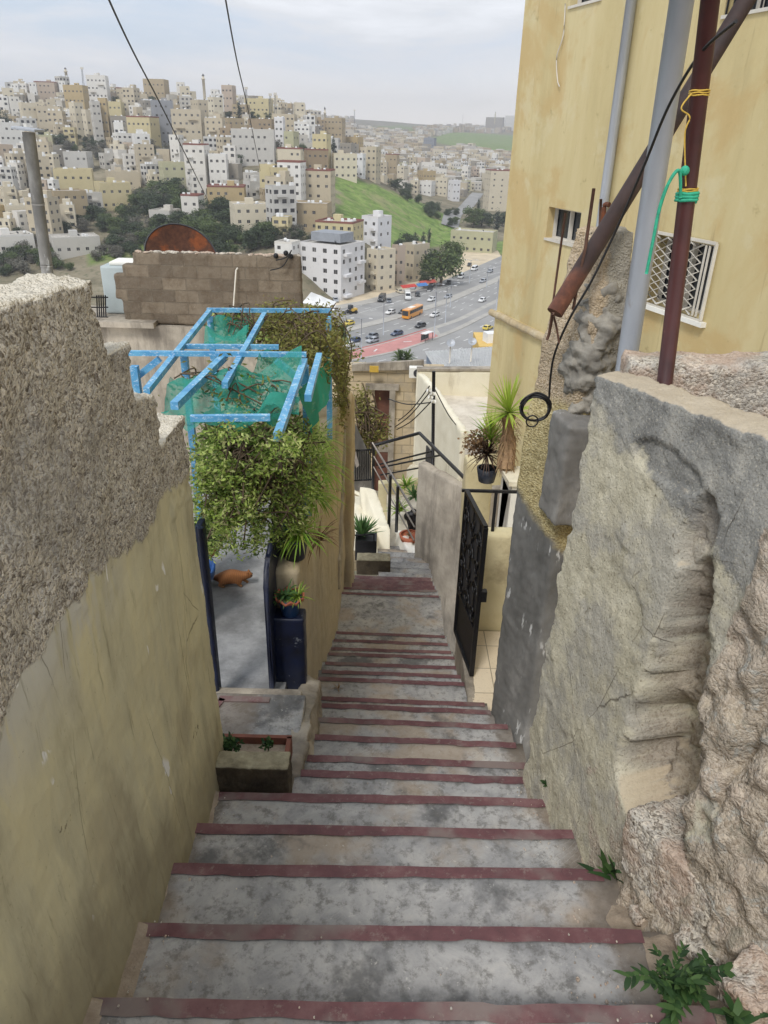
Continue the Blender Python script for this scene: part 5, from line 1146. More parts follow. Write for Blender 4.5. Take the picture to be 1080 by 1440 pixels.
# stone house with brown door
sh = empty('stone_house', (0, 0, 0), 0, 'old stone house with a tall brown door between cream and ochre walls', 'house')
Yh = 19.5; HP = lambda px, py: at(px, py, Y=Yh)
dx0, dx1 = HP(526, 600).x, HP(553, 600).x; dz1 = HP(540, 546).z; x0h, x1h = HP(494, 560).x-1.5, HP(592, 560).x+.6; zth = HP(540, 516).z
bm = BM()
for (xa, xb, za, zb2) in ((x0h, dx0, -12, zth), (dx1, x1h, -12, zth), (dx0, dx1, dz1, zth)): box(bm, ((xa+xb)/2, Yh+.2, (za+zb2)/2), (xb-xa, .4, zb2-za))
def f_stonewall(b):
    t = b.n('ShaderNodeTexBrick'); x, y, z = b.sep(); c = b.n('ShaderNodeCombineXYZ'); b.put(c.inputs[0], x); b.put(c.inputs[1], z); b.put(t.inputs['Vector'], c.outputs[0]); t.inputs['Scale'].default_value = 1
    t.inputs['Brick Width'].default_value = .46; t.inputs['Row Height'].default_value = .26; t.inputs['Mortar Size'].default_value = .012
    t.inputs['Color1'].default_value = lin(202, 184, 152); t.inputs['Color2'].default_value = lin(184, 166, 134); t.inputs['Mortar'].default_value = lin(160, 146, 120)
    return dict(color=b.mix(b.sm(b.noise(1.6, 6, .7), .45, .65, 0, .7), t.outputs[0], lin(168, 156, 136)), rough=.92, normal=b.bump(b.m('ADD', b.m('MULTIPLY', t.outputs['Fac'], -1), b.noise(8, 6)), .7, .02))
M['stonewall'] = mat('old_stone', f_stonewall)
obj('wall', bm, M['stonewall'], sh)
bm = BM(); box(bm, ((x0h+x1h)/2, Yh+3, zth-2.4), (x1h-x0h, 5.6, .3)); obj('roof', bm, M['greyconc'], sh)
bm = BM(); prism(bm, [HP(495, 511), HP(596, 505), HP(596, 518), HP(495, 520)], (0, -.12, 0)); obj('cornice', bm, M['greyconc'], sh)
bm = BM(); box(bm, ((dx0+dx1)/2, Yh+.25, dz1-1.6), (dx1-dx0, .06, 3.2)); dr_ = obj('door', bm, M['doorbrown'], sh)
bm = BM(); bar(bm, (dx1-.05, Yh-.03, dz1), (dx1-.05, Yh-.03, dz1-3.2), .16); bar(bm, (dx0-.25, Yh-.04, dz1+.06), (dx1+.12, Yh-.04, dz1+.06), .16); obj('door_frame', bm, M['greyconc'], sh)
ac = empty('air_conditioner', (0, 0, 0), 0, 'white air conditioner unit at the roof corner of the stone house', 'air conditioner')
q = at(585, 523, Y=19.1); bm = BM(); box(bm, q, (.36, .22, .28), bev=.015); obj('casing', bm, M['whitepaint'], ac)
bm = BM(); tube(bm, [q+Vector((.04, -.112, 0)), q+Vector((.04, -.122, 0))], .11, 20); obj('fan', bm, M['tankgrey'], ac)
bm = BM(); q = at(526, 519, Y=19.2); box(bm, q, (.24, .03, .17)); tag(obj('yellow_plate', bm, M['rope_yellow']), 'yellow plate hanging on the parapet of the stone house', 'plate')
vine('dry_bush', [(A(512, 575, 17.2), (.42, .4, .7)), (A(530, 605, 17.0), (.45, .4, .6)), (A(515, 620, 17), (.35, .4, .6))], 1500, .11, 'olive', 'tall dry straggly bush in front of the brown door', .0, 60, s=2.5)
bm = BM(); prism(bm, [at(497, 590, Y=15.5), at(520, 640, Y=15.5), at(524, 690, Y=15.5), at(497, 690, Y=15.5)], (-.2, .4, 0)); tag(obj('side_wall', bm, M['cement']), 'blue grey cement wall behind the ochre buttress', 'wall')
ir = empty('iron_fence', (0, 0, 0), 0, 'black iron fence with thin bars behind the ochre buttress', 'fence')
for k in range(9): bm = BM(); tube(bm, [at(500+k*2.6, 632, Y=15.2), at(500+k*2.6, 676, Y=15.2)], .014, 5); obj('bar', bm, M['blackmetal'], ir)
for yy in (634, 676): bm = BM(); tube(bm, [at(497, yy, Y=15.2), at(524, yy-2, Y=15.2)], .02, 5); obj('rail', bm, M['blackmetal'], ir)
bm = BM(); prism(bm, [at(496, 640, Y=13.0), at(500, 636, Y=13.0), at(505, 655, Y=13.0), at(501, 658, Y=13.0)], (0, .05, 0)); tag(obj('rail_end', bm, M['steel']), 'pale slanting rail end beside the ochre buttress', 'rail')
# shed with pale metal roof
sd_ = empty('metal_roof_shed', (0, 0, 0), 0, 'blue grey shed with a pale corrugated metal roof beside the main road', 'shed')
Ys = 28
q = [at(597, 494, Y=31), at(700, 487, Y=31), at(700, 515, Y=26.5), at(612, 520, Y=26.5)]
zav = (q[2].z+q[3].z)/2; zbk = (q[0].z+q[1].z)/2
bm = BM(); n = 44; ro_ = []
for i in range(n+1):
    t = i/n; ro_.append((bm.verts.new(q[3].lerp(q[2], t)+Vector((0, 0, .014*(i % 2)))), bm.verts.new(q[0].lerp(q[1], t)+Vector((0, 0, .014*(i % 2))))))
for a, b in zip(ro_, ro_[1:]): bm.faces.new((a[0], b[0], b[1], a[1]))
bmesh.ops.solidify(bm, geom=bm.faces[:], thickness=.03); obj('roof', bm, M['tankwhite'], sd_)
bm = BM(); prism(bm, [q[3]+Vector((.15, .1, -.04)), q[2]+Vector((-.1, .1, -.04)), q[1]+Vector((0, 0, -.04)), q[0]+Vector((.1, 0, -.04))], (0, 0, -4)); obj('wall', bm, mat('blue_grey_sheet', _plain(lin(122, 136, 156), .6, .1, 2)), sd_)
for (a, b) in ((626, 648), (655, 676), (681, 696)):
    bm = BM(); p0 = at(a, 520, Y=26.55); p1 = at(b, 519, Y=26.55); prism(bm, [p0+Vector((0, 0, -.1)), p1+Vector((0, 0, -.1)), p1+Vector((0, 0, -.75)), p0+Vector((0, 0, -.75))], (0, -.06, 0)); obj('window', bm, M['darkwin'], sd_)
for (px, py, l) in ((633, 496, 'white satellite dish at the middle of the pale metal roof'), (663, 494, 'white satellite dish near the yellow building on the pale metal roof')):
    dd = empty('roof_dish', (0, 0, 0), 0, l, 'satellite dish', 'small dishes on the metal roof'); c_ = at(px, py, Y=27.5)
    bm = BM(); lathe(bm, [(.01, 0), (.08, .02), (.16, .06)], (0, 0, 0), 18); Tm = Matrix.Translation(c_+Vector((0, 0, .35))) @ Matrix.Rotation(R(50), 4, 'X')
    for v in bm.verts: v.co = Tm @ v.co
    obj('bowl', bm, M['galv'], dd); bm = BM(); tube(bm, [c_+Vector((0, 0, -.4)), c_+Vector((0, 0, .35))], .03, 6); obj('mount', bm, M['winframe'], dd)
yh_ = empty('yellow_hut', (0, 0, 0), 0, 'small yellow hut with a cluttered flat roof next to the main road', 'hut')
q = at(695, 482, Z=62); bm = BM(); box(bm, q+Vector((3.2, 2, -2.2)), (9, 5, 4)); obj('wall', bm, mat('ochre_paint', _plain(lin(214, 180, 104), .8, .1, 1)), yh_)
bm = BM(); box(bm, q+Vector((-.3, -.53, -1.2)), (.9, .1, .7)); obj('window', bm, M['darkwin'], yh_)
bm = BM(); box(bm, q+Vector((0, 1.2, .2)), (1.4, 1.0, .8), rz=.3); box(bm, q+Vector((1.6, 1.6, .15)), (1, 1, .6), rz=-.2); obj('roof_tank', bm, M['tankwhite'], yh_)
# ================================================================== TERRAIN
ZV = -54.0
def V2(*l): return [np.array(p, float) for p in l]
UP = [(-90, 205), (-50, 235), (-30, 249), (-19, 258), (-7, 270), (10, 296), (28, 334), (57, 400), (85, 470), (110, 545)]
S1 = [(-90, 160), (-30, 209), (-13, 228.4), (-1.6, 242.5), (18.6, 272.3), (46, 326.5), (75, 392), (104, 465), (128, 540)]
MT = [(-90, 138), (-30, 185), (-11.6, 203.4), (-1.3, 214.8), (11.2, 232.1), (21.9, 247.3), (41, 285.8), (70, 347), (108, 440), (136, 520)]
MB = [(-90, 131), (-30, 177.5), (-6.8, 196.5), (2.8, 204.8), (10.4, 215), (21.5, 231.8), (41, 269.5), (72, 338), (110, 432), (140, 515)]
LO = [(-90, 112), (-30, 158), (-2, 178), (12, 190), (24, 205), (40, 231), (62, 277), (92, 350), (128, 440), (156, 515)]
def resamp(P_, n):
    P_ = np.array(P_, float); d = np.r_[0, np.cumsum(np.hypot(*np.diff(P_, axis=0).T))]; t = np.linspace(0, d[-1], n)
    q = np.c_[np.interp(t, d, P_[:, 0]), np.interp(t, d, P_[:, 1])]
    for _ in range(3): q[1:-1] = (q[:-2]+2*q[1:-1]+q[2:])/4
    return q
UPr, S1r, MTr, MBr, LOr = [resamp(p, 160) for p in (UP, S1, MT, MB, LO)]
# control points (picture x, picture y, distance along the view axis) of bare ground
CP = [(0, 375, 300), (100, 372, 300), (200, 365, 300), (290, 360, 290), (0, 340, 315), (100, 338, 320), (200, 330, 325), (290, 325, 325), (0, 300, 350), (100, 300, 355), (200, 297, 360), (0, 255, 410), (100, 255, 415), (200, 262, 405), (290, 265, 385),
      (0, 210, 480), (100, 212, 480), (200, 215, 470), (280, 225, 440), (0, 170, 570), (100, 170, 570), (200, 172, 560), (290, 180, 530), (0, 142, 680), (100, 138, 690), (200, 140, 680), (290, 150, 640),
      (350, 310, 320), (350, 265, 380), (350, 225, 440), (350, 190, 510), (350, 165, 600), (400, 320, 310), (405, 285, 350), (410, 240, 410), (410, 205, 480), (410, 180, 560), (450, 325, 310), (450, 288, 365), (455, 235, 450), (455, 205, 540), (455, 185, 640),
      (440, 352, 285), (510, 350, 295), (480, 300, 365), (475, 262, 430), (520, 268, 445), (560, 278, 465), (590, 292, 475), (530, 310, 390), (570, 325, 410), (520, 340, 330), (600, 330, 430), (640, 338, 440), (610, 352, 400),
      (500, 255, 640), (540, 258, 660), (580, 272, 640), (620, 290, 600), (655, 300, 560), (700, 305, 540), (680, 335, 440), (720, 330, 460), (700, 350, 410), (640, 265, 720), (690, 275, 690), (560, 235, 900), (620, 240, 880), (690, 250, 850), (500, 215, 1050), (560, 210, 1200), (620, 215, 1200), (700, 222, 1250),
      (500, 185, 1900), (560, 182, 2000), (620, 196, 1800), (700, 194, 1900), (480, 180, 1800), (560, 172, 3000), (640, 183, 2900), (720, 182, 2700), (800, 180, 2700), (420, 170, 2400), (900, 190, 2500), (1050, 220, 1800)]
pts3 = [tuple(at(a, b, Z=c)) for a, b, c in CP]
pts3 += [(-620, 700, 30), (-500, 1300, 20), (-900, 1500, 0), (-300, 1200, 0), (-150, 1000, -8), (-500, 300, -10), (-300, 200, -45), (-160, 200, ZV), (-260, 100, -40), (160, 300, ZV), (220, 500, -45), (300, 800, -40), (500, 1500, 0), (900, 3000, 60), (-900, 3000, 60), (0, 4200, 50), (1500, 3500, 60), (-1500, 3000, 40), (300, 150, -45)]
for q in UPr[::16]: pts3.append((q[0], q[1], ZV-.6))
for q in LOr[::16]: pts3.append((q[0], q[1], ZV-.6))
pts3 = np.array(pts3)
sc_ = lambda X, Y: np.c_[X/np.maximum(150, np.hypot(X, Y))*3.0, np.log(np.maximum(60, np.hypot(X, Y)))*2.2]     # bearing and log distance: hills near and far get equal say
U3 = sc_(pts3[:, 0], pts3[:, 1]); n3 = len(U3)
def phi(r2): return np.where(r2 > 1e-12, .5*r2*np.log(r2+1e-12), 0)
K = phi(((U3[:, None]-U3[None])**2).sum(-1)); Pm = np.c_[np.ones(n3), U3]
Amat = np.block([[K+np.eye(n3)*.0015, Pm], [Pm.T, np.zeros((3, 3))]]); sol = np.linalg.solve(Amat, np.r_[pts3[:, 2], 0, 0, 0])
def dist_poly(X, Y, P_):
    d = np.full(X.shape, 1e9)
    for a, b in zip(P_[:-1:2], P_[2::2]):
        v = b-a; L = (v**2).sum(); t = np.clip(((X-a[0])*v[0]+(Y-a[1])*v[1])/L, 0, 1); d = np.minimum(d, np.hypot(X-a[0]-t*v[0], Y-a[1]-t*v[1]))
    return d
MIDr = (UPr+LOr)/2; HALF = np.hypot(*(UPr-LOr).T).mean()/2
def H(X, Y):
    X, Y = np.asarray(X, float).ravel(), np.asarray(Y, float).ravel()
    out = np.empty(len(X))
    for i in range(0, len(X), 20000):
        u = sc_(X[i:i+20000], Y[i:i+20000]); k = phi(((u[:, None]-U3[None])**2).sum(-1)); out[i:i+20000] = k@sol[:n3]+sol[n3]+u@sol[n3+1:]
    near = -7.5-.43*Y; rr = np.hypot(X, Y)                       # the slope we stand on
    w_ = np.clip((rr-90)/70, 0, 1); w_ = w_*w_*(3-2*w_); out = np.maximum(near, ZV-.7)*(1-w_)+out*w_
    d = dist_poly(X, Y, MIDr); f = np.clip((d-HALF-2)/22, 0, 1); f = f*f*(3-2*f); far_ = rr > 620
    f = np.where(far_, 1, f)
    return (ZV-.7)*(1-f)+out*f
ang = np.linspace(R(-62), R(48), 260); rad = np.exp(np.linspace(math.log(14), math.log(4600), 300))
AA, RR = np.meshgrid(ang, rad); X = (RR*np.sin(AA)).ravel(); Y = (RR*np.cos(AA)).ravel(); Zt = H(X, Y)
GRID = Zt.reshape(len(rad), len(ang)); _l0, _l1, _a0, _a1 = math.log(rad[0]), math.log(rad[-1]), ang[0], ang[-1]
def H(X, Y):
    X, Y = np.asarray(X, float).ravel(), np.asarray(Y, float).ravel()
    fi = np.clip((np.log(np.maximum(np.hypot(X, Y), 14))-_l0)/(_l1-_l0)*(len(rad)-1), 0, len(rad)-1.001); fj = np.clip((np.arctan2(X, Y)-_a0)/(_a1-_a0)*(len(ang)-1), 0, len(ang)-1.001)
    i, j = fi.astype(int), fj.astype(int); u, v = fi-i, fj-j
    return (GRID[i, j]*(1-v)+GRID[i, j+1]*v)*(1-u)+(GRID[i+1, j]*(1-v)+GRID[i+1, j+1]*v)*u
def in_poly(px, py, P_):
    P_ = np.array(P_, float); px = np.asarray(px, float); py = np.asarray(py, float); c = np.zeros(px.shape, bool)
    for (x0, y0_), (x1, y1) in zip(P_, np.roll(P_, -1, 0)):
        with np.errstate(divide='ignore', invalid='ignore'): c ^= ((y0_ > py) != (y1 > py)) & (px < (x1-x0)*(py-y0_)/(y1-y0_)+x0)
    return c
def ground(px, py, zmin=90, zmax=4500):
    """where the ray of a picture point meets the terrain"""
    r = ray(px, py); t = np.exp(np.linspace(math.log(zmin), math.log(zmax), 700)); h = H(r.x*t, r.y*t); below = r.z*t < h
    if not below.any(): return None
    i = int(np.argmax(below)); i = max(i, 1); a, b = r.z*t[i-1]-h[i-1], r.z*t[i]-h[i]; k = a/(a-b) if a != b else 0
    tt = t[i-1]+(t[i]-t[i-1])*max(0, min(1, k)); return r*tt, tt
# grass cover: outlines on the ground
def gpoly(pix, z=None):
    out = []
    for p in pix:
        g = ground(*p[:2]) if len(p) == 2 else (at(p[0], p[1], Z=p[2]), 0)
        if g: out.append((g[0].x, g[0].y))
    return out
G1 = [tuple(at(a, b, Z=c))[:2] for a, b, c in ((468, 250, 445), (520, 257, 462), (560, 267, 480), (596, 281, 500), (645, 326, 490), (640, 345, 440), (600, 352, 400), (540, 352, 330), (500, 340, 320), (478, 300, 360))]
G2 = [tuple(at(a, b, Z=c))[:2] for a, b, c in ((598, 197, 1700), (640, 190, 2100), (740, 186, 2300), (745, 216, 1150), (690, 214, 1250), (660, 208, 1400))]
G3 = [tuple(at(a, b, Z=c))[:2] for a, b, c in ((680, 342, 430), (725, 335, 450), (725, 352, 400), (690, 360, 385))]
G4 = [tuple(at(a, b, Z=c))[:2] for a, b, c in ((120, 350, 310), (200, 335, 325), (220, 350, 310), (190, 372, 300), (120, 375, 300))]
G5 = [tuple(at(a, b, Z=c))[:2] for a, b, c in ((262, 318, 330), (300, 320, 325), (330, 345, 300), (262, 355, 300))]
G6 = [tuple(at(a, b, Z=c))[:2] for a, b, c in ((500, 182, 1900), (575, 172, 3000), (590, 185, 2000), (530, 184, 1800))]
gv = np.zeros(len(X))
def soft(Pg, val, wob):
    dx = np.array([fr((x/wob, y/wob, 3), 1, 3) for x, y in zip(X, Y)])*wob*.5; return in_poly(X+dx, Y+dx[::-1], Pg)*val
for Pg, val, wob in ((G1, 1, 12), (G2, .9, 60), (G3, .95, 8), (G4, .9, 8), (G5, .95, 8), (G6, .6, 80)): gv = np.maximum(gv, soft(Pg, val, wob))
me = bpy.data.meshes.new('ground'); na, nr = len(ang), len(rad)
faces = [(i*na+j, i*na+j+1, (i+1)*na+j+1, (i+1)*na+j) for i in range(nr-1) for j in range(na-1)]
me.from_pydata(np.c_[X, Y, Zt].tolist(), [], faces); me.materials.append(M['ground'])
a_ = me.attributes.new('green', 'FLOAT', 'POINT'); a_.data.foreach_set('value', gv.astype(np.float32))
for p in me.polygons: p.use_smooth = True
tag(link('terrain', me), kind='structure')
# ================================================================== ROADS
def ribbon(name, A_, B_, z, m, thick=0, kind='structure', k0=0, k1=None):
    bm = BM(); k1 = k1 or len(A_); va = [bm.verts.new((*A_[i], z)) for i in range(k0, k1)]; vb = [bm.verts.new((*B_[i], z)) for i in range(k0, k1)]
    for i in range(len(va)-1): bm.faces.new((va[i], vb[i], vb[i+1], va[i+1]))
    if thick:
        for f in bm.faces[:]: pass
        r_ = bmesh.ops.extrude_face_region(bm, geom=bm.faces[:]); bmesh.ops.translate(bm, verts=[v for v in r_['geom'] if isinstance(v, bmesh.types.BMVert)], vec=(0, 0, thick))
    bmesh.ops.recalc_face_normals(bm, faces=bm.faces[:]); o = obj(name, bm, M[m]); return tag(o, kind=kind)
ribbon('main_road', UPr, LOr, ZV, 'asphalt')
def off(P_, d):
    t = np.gradient(P_, axis=0); t /= np.hypot(*t.T)[:, None]; return P_+np.c_[-t[:, 1], t[:, 0]]*d
ribbon('divider_pavement', off(S1r, 2.6), off(S1r, -1.4), ZV+.004, 'paving', .15)
ribbon('median_pavement', MTr, MBr, ZV+.004, 'paving', .15)
kk = int(np.argmin(np.hypot(MTr[:, 0]-13, MTr[:, 1]-234)))
ribbon('pink_pavement', off(MTr, -1.2), off(MBr, 1.0), ZV+.16, 'pinkpave', 0, k0=10, k1=kk)
ribbon('red_kerb', off(MTr, .2), off(MTr, -.5), ZV+.165, 'redkerb', 0, k0=10, k1=kk)
ribbon('median_lane', off(MTr, -2.2), off(MBr, 2.0), ZV+.16, 'asphalt', 0, k0=kk)
ribbon('pavement', off(UPr, 5), off(UPr, .0), ZV+.004, 'paving', .12, k1=60)
bm = BM()
def dash(P_, d, L, gap, wd, s0=0, z=ZV+.006):
    Q = off(P_, d); ds = np.r_[0, np.cumsum(np.hypot(*np.diff(Q, axis=0).T))]; s = s0
    while s+L < ds[-1]:
        a = np.array([np.interp(s, ds, Q[:, i]) for i in (0, 1)]); b = np.array([np.interp(s+L, ds, Q[:, i]) for i in (0, 1)]); t = (b-a)/L; nn = np.array((-t[1], t[0]))*wd/2
        bm.faces.new([bm.verts.new((*q, z)) for q in (a-nn, b-nn, b+nn, a+nn)]); s += L+gap
for d in (-5, -8.6): dash(UPr, d, 3, 6, .28)
for d in (4.4, 8.0, 11.4): dash(MTr, d, 3, 6, .28)
for d in (-4.0, -7.5, -11): dash(MBr, d, 3, 6, .28)
for d in (-.8,): dash(MBr, d, 400, 5, .2)
dash(MTr, .8, 400, 5, .2)
o = obj('road_markings', bm, M['mark']); tag(o, kind='structure')
bm = BM()
Qm = (off(MTr, -1.2)+off(MBr, 1.0))/2
for i in range(14, kk-3, 5):
    c = Qm[i]; t = Qm[i+1]-Qm[i]; t /= np.hypot(*t); box(bm, (*c, ZV+.168), (2.6, .5, .012), rz=math.atan2(t[1], t[0])+(.5 if i % 2 else -.6))
o = obj('pavement_markings', bm, M['mark']); tag(o, kind='structure')
# parking yard in front of the shops and pale dirt lot
def patch(name, pix, dz, m, dens=1):
    bm = BM(); vs = [bm.verts.new((x, y, ZV+dz)) for x, y in pix]; bm.faces.new(vs); tag(obj(name, bm, M[m]), kind='structure')
zp = lambda a, b: tuple(at(a, b, z=ZV))[:2]
patch('shop_yard', [zp(470, 437), zp(520, 428), zp(600, 408), zp(640, 388), zp(645, 378), zp(560, 395), zp(515, 410), zp(470, 425)], -.012, 'lotsand')
patch('dirt_lot', [zp(640, 388), zp(705, 361), zp(700, 352), zp(655, 352), zp(638, 372)], -.02, 'lotsand')
# side road climbing behind the grassy hill
SR = [(632, 330, 462), (634, 318, 480), (639, 305, 520), (650, 292, 580), (662, 282, 640), (672, 274, 700)]
sp_ = [at(*p[:2], Z=p[2]) for p in SR]
q2 = resamp([(p.x, p.y) for p in sp_], 60); hz = H(q2[:, 0], q2[:, 1])
bm = BM(); A_, B_ = off(q2, 5.5), off(q2, -5.5); va = [bm.verts.new((*a, h+.5)) for a, h in zip(A_, H(A_[:, 0], A_[:, 1]))]; vb = [bm.verts.new((*a, h+.5)) for a, h in zip(B_, H(B_[:, 0], B_[:, 1]))]
for i in range(59): bm.faces.new((va[i], vb[i], vb[i+1], va[i+1]))
tag(obj('side_road', bm, M['asphalt']), kind='structure')
# hillside lane among the houses
# ================================================================== VEHICLES
carmats = {}
def paint(nm, c):
    if nm not in carmats: carmats[nm] = mat(nm+'_car_paint', lambda b: dict(color=c, rough=.3, coat=.6, spec=.5))
    return carmats[nm]
M['tyre'] = mat('tyre_rubber', _plain(lin(32, 32, 34), .8, .1, 4))
def car_meshes(L=4.4, W=1.75, Hh=1.45, van=False):
    bm = BM()
    if not van: prof = [(-.5, .28), (-.5, .62), (-.47, .78), (-.20, .86), (-.06, 1.36), (.05, 1.44), (.25, 1.44), (.36, 1.36), (.46, .92), (.5, .86), (.5, .30)]
    else: prof = [(-.5, .3), (-.5, .85), (-.40, 1.05), (-.30, 1.75), (-.22, 1.95), (.44, 2.0), (.5, 1.9), (.5, .3)]
    k = Hh/1.44 if not van else Hh/2.0
    a = [bm.verts.new((x*L, -W/2*(1 if z < .95 else .84), z*k)) for x, z in prof]; b = [bm.verts.new((x*L, W/2*(1 if z < .95 else .84), z*k)) for x, z in prof]; n = len(prof)
    bm.faces.new(a); bm.faces.new(b[::-1])
    for i in range(n): bm.faces.new((a[i], b[i], b[(i+1) % n], a[(i+1) % n]))
    bmesh.ops.recalc_face_normals(bm, faces=bm.faces[:]); bmesh.ops.bevel(bm, geom=bm.edges[:], offset=.05, segments=2, affect='EDGES')
    body = bpy.data.meshes.new('body'); bm.to_mesh(body); bm.free()
    gl = []
    if not van: parts = [[(-.185, .90), (-.068, 1.31), (-.068, 1.31), (-.185, .90)], 'side', [(.365, 1.30), (.452, .96)]]
    def quad(bm, p): bm.faces.new([bm.verts.new(q) for q in p])
    def glass(which):
        bm = BM()
        if not van:
            if which == 'f': quad(bm, [(-.187*L, -.70*W/2, .91*k), (-.187*L, .70*W/2, .91*k), (-.067*L, .72*W/2, 1.33*k), (-.067*L, -.72*W/2, 1.33*k)])
            elif which == 'r': quad(bm, [(.366*L, .70*W/2, 1.33*k), (.366*L, -.70*W/2, 1.33*k), (.455*L, -.74*W/2, .95*k), (.455*L, .74*W/2, .95*k)])
            else:
                s = -1 if which == 'sl' else 1; y = s*(W/2*.915+.012)
                quad(bm, [(-.15*L, s*(W/2*.955), .95*k), (.43*L, s*W/2*.955, .95*k), (.34*L, s*(W/2*.86), 1.34*k), (-.05*L, s*W/2*.86, 1.34*k)])
        else:
            if which == 'f': quad(bm, [(-.395*L, -.75*W/2, 1.1*k), (-.395*L, .75*W/2, 1.1*k), (-.305*L, .7*W/2, 1.72*k), (-.305*L, -.7*W/2, 1.72*k)])
            elif which == 'r': quad(bm, [(.502*L, .7*W/2, 1.2*k), (.502*L, -.7*W/2, 1.2*k), (.502*L, -.7*W/2, 1.75*k), (.502*L, .7*W/2, 1.75*k)])
            else: s = -1 if which == 'sl' else 1; quad(bm, [(-.30*L, s*W/2*.93, 1.1*k), (.42*L, s*W/2*.93, 1.1*k), (.42*L, s*W/2*.865, 1.72*k), (-.24*L, s*W/2*.865, 1.72*k)])
        for v in bm.verts: v.co += Vector((-.03 if which == 'f' else .03 if which == 'r' else 0, (-.03 if which == 'sl' else .03) if which[0] == 's' else 0, .02))
        bmesh.ops.solidify(bm, geom=bm.faces[:], thickness=.015)
        me = bpy.data.meshes.new('glass'); bm.to_mesh(me); bm.free(); me.materials.append(M['glass']); return me
    g = [glass(w_) for w_ in ('f', 'r', 'sl', 'sr')]
    bm = BM(); tube(bm, [(0, -.11, 0), (0, .11, 0)], .31, 16); wh = bpy.data.meshes.new('wheel'); bm.to_mesh(wh); bm.free(); wh.materials.append(M['tyre'])
    bm = BM(); tube(bm, [(0, -.118, 0), (0, .118, 0)], .19, 14); rim = bpy.data.meshes.new('rim'); bm.to_mesh(rim); bm.free(); rim.materials.append(M['steel'])
    bm = BM(); box(bm, (0, 0, 0), (.05, .34, .14)); hl = bpy.data.meshes.new('lamp'); bm.to_mesh(hl); bm.free(); hl.materials.append(M['tankwhite'])
    return dict(body=body, glass=g, wheel=wh, rim=rim, lamp=hl, L=L, W=W, k=k, van=van)
CM, VM = car_meshes(), car_meshes(5.2, 1.95, 2.1, True)
def put_car(px, py, col, label, heading=None, kind='car', z=ZV+.02, flip=False, dh=0):
    m_ = CM if kind == 'car' else VM; p = at(px, py, z=z)
    if heading is None:
        i = int(np.argmin(np.hypot(S1r[:, 0]-p.x, S1r[:, 1]-p.y))); t = S1r[min(i+2, 159)]-S1r[max(i-2, 0)]; heading = math.atan2(t[1], t[0])+(0 if flip else PI)
    e = empty('parked_car' if dh else 'car' if kind == 'car' else 'van', (p.x, p.y, z), heading+PI+dh, label, 'car' if kind == 'car' else 'van', 'vehicles on and beside the main road')
    b = m_['body'].copy() if True else None; b.materials.clear(); b.materials.append(paint(*col)); link('body', b, e)
    for nm, g in zip(('windscreen', 'rear_window', 'side_window', 'side_window'), m_['glass']): link(nm, g, e)
    for sx in (-.31, .31):
        for sy in (-1, 1):
            wl = link('wheel', m_['wheel'], e, (sx*m_['L'], sy*(m_['W']/2-.07), .31)); link('rim', m_['rim'], wl)
    for sy in (-1, 1): link('headlight', m_['lamp'], e, (-.5*m_['L']+.0, sy*m_['W']*.36, .66*m_['k'] if not m_['van'] else .8))
    return e
WH, SI, BK, BL, GY, YE, CR = ('white', lin(226, 226, 224)), ('silver', lin(168, 172, 178)), ('black', lin(30, 32, 36)), ('blue', lin(60, 76, 104)), ('grey', lin(104, 110, 118)), ('yellow', lin(220, 196, 80)), ('cream', lin(206, 198, 176))
put_car(549, 441, WH, 'white car driving just ahead of the orange bus'); put_car(490, 457, YE, 'yellow taxi nearest the tarpaulin on the main road'); put_car(498, 481, BL, 'blue car beside the white car at the near end of the pink median')
put_car(490, 488, WH, 'white car at the near end of the pink median'); put_car(523, 475, GY, 'grey car hidden partly behind a white car near the pink median'); put_car(524, 481, SI, 'white car abreast of a grey car near the pink median')
put_car(558, 471, BL, 'slate blue car between two groups by the pink median'); put_car(591, 460, BK, 'dark car near the tip of the pink median'); put_car(567, 441, BK, 'black car hidden behind the orange bus')
put_car(611, 445, WH, 'white car following the orange bus on the road'); put_car(607, 423, WH, 'white car on the service road above the bus'); put_car(630, 419, SI, 'silver car on the service road beside the lamp posts')
put_car(678, 424, WH, 'white car alone on the middle carriageway by the yellow building'); put_car(679, 397, SI, 'silver car on the far service road'); put_car(686, 463, YE, 'yellow taxi on the lower carriageway by the yellow hut', flip=True); put_car(689, 383, SI, 'small silver car farthest along the road')
put_car(581, 406, SI, 'silver car parked by the red shop awning', dh=.3); put_car(587, 416, BK, 'black car parked beside the white caravan', dh=.5); put_car(604, 409, BK, 'black car parked in front of the blue shop', dh=.2); put_car(607, 402, GY, 'grey pickup parked under the big tree', kind='van', dh=.3)
put_car(562, 412, CR, 'cream car parked left of nothing but the white shop wall'.replace('left of nothing but', 'against'), dh=.9); put_car(547, 425, GY, 'grey car parked behind the dark lorry', dh=.6); put_car(631, 399, BK, 'dark car parked at the foot of the big tree', dh=.3)
put_car(648, 391, WH, 'white van parked on the pale dirt lot', kind='van', dh=.2); put_car(667, 380, WH, 'white minibus at the road edge of the dirt lot', kind='van'); put_car(472, 424, SI, 'silver car under the white apartment block', dh=.8); put_car(660, 374, BK, 'dark car parked at the far side of the dirt lot', dh=.2)
put_car(573, 420, WH, 'white caravan like van parked broadside in the shop yard', kind='van', dh=.55).scale = (1.4, 1.15, 1.3); put_car(537, 423, BK, 'dark lorry parked in the shop yard with its nose to the road', kind='van', dh=.4).scale = (1.2, 1.1, 1.15)
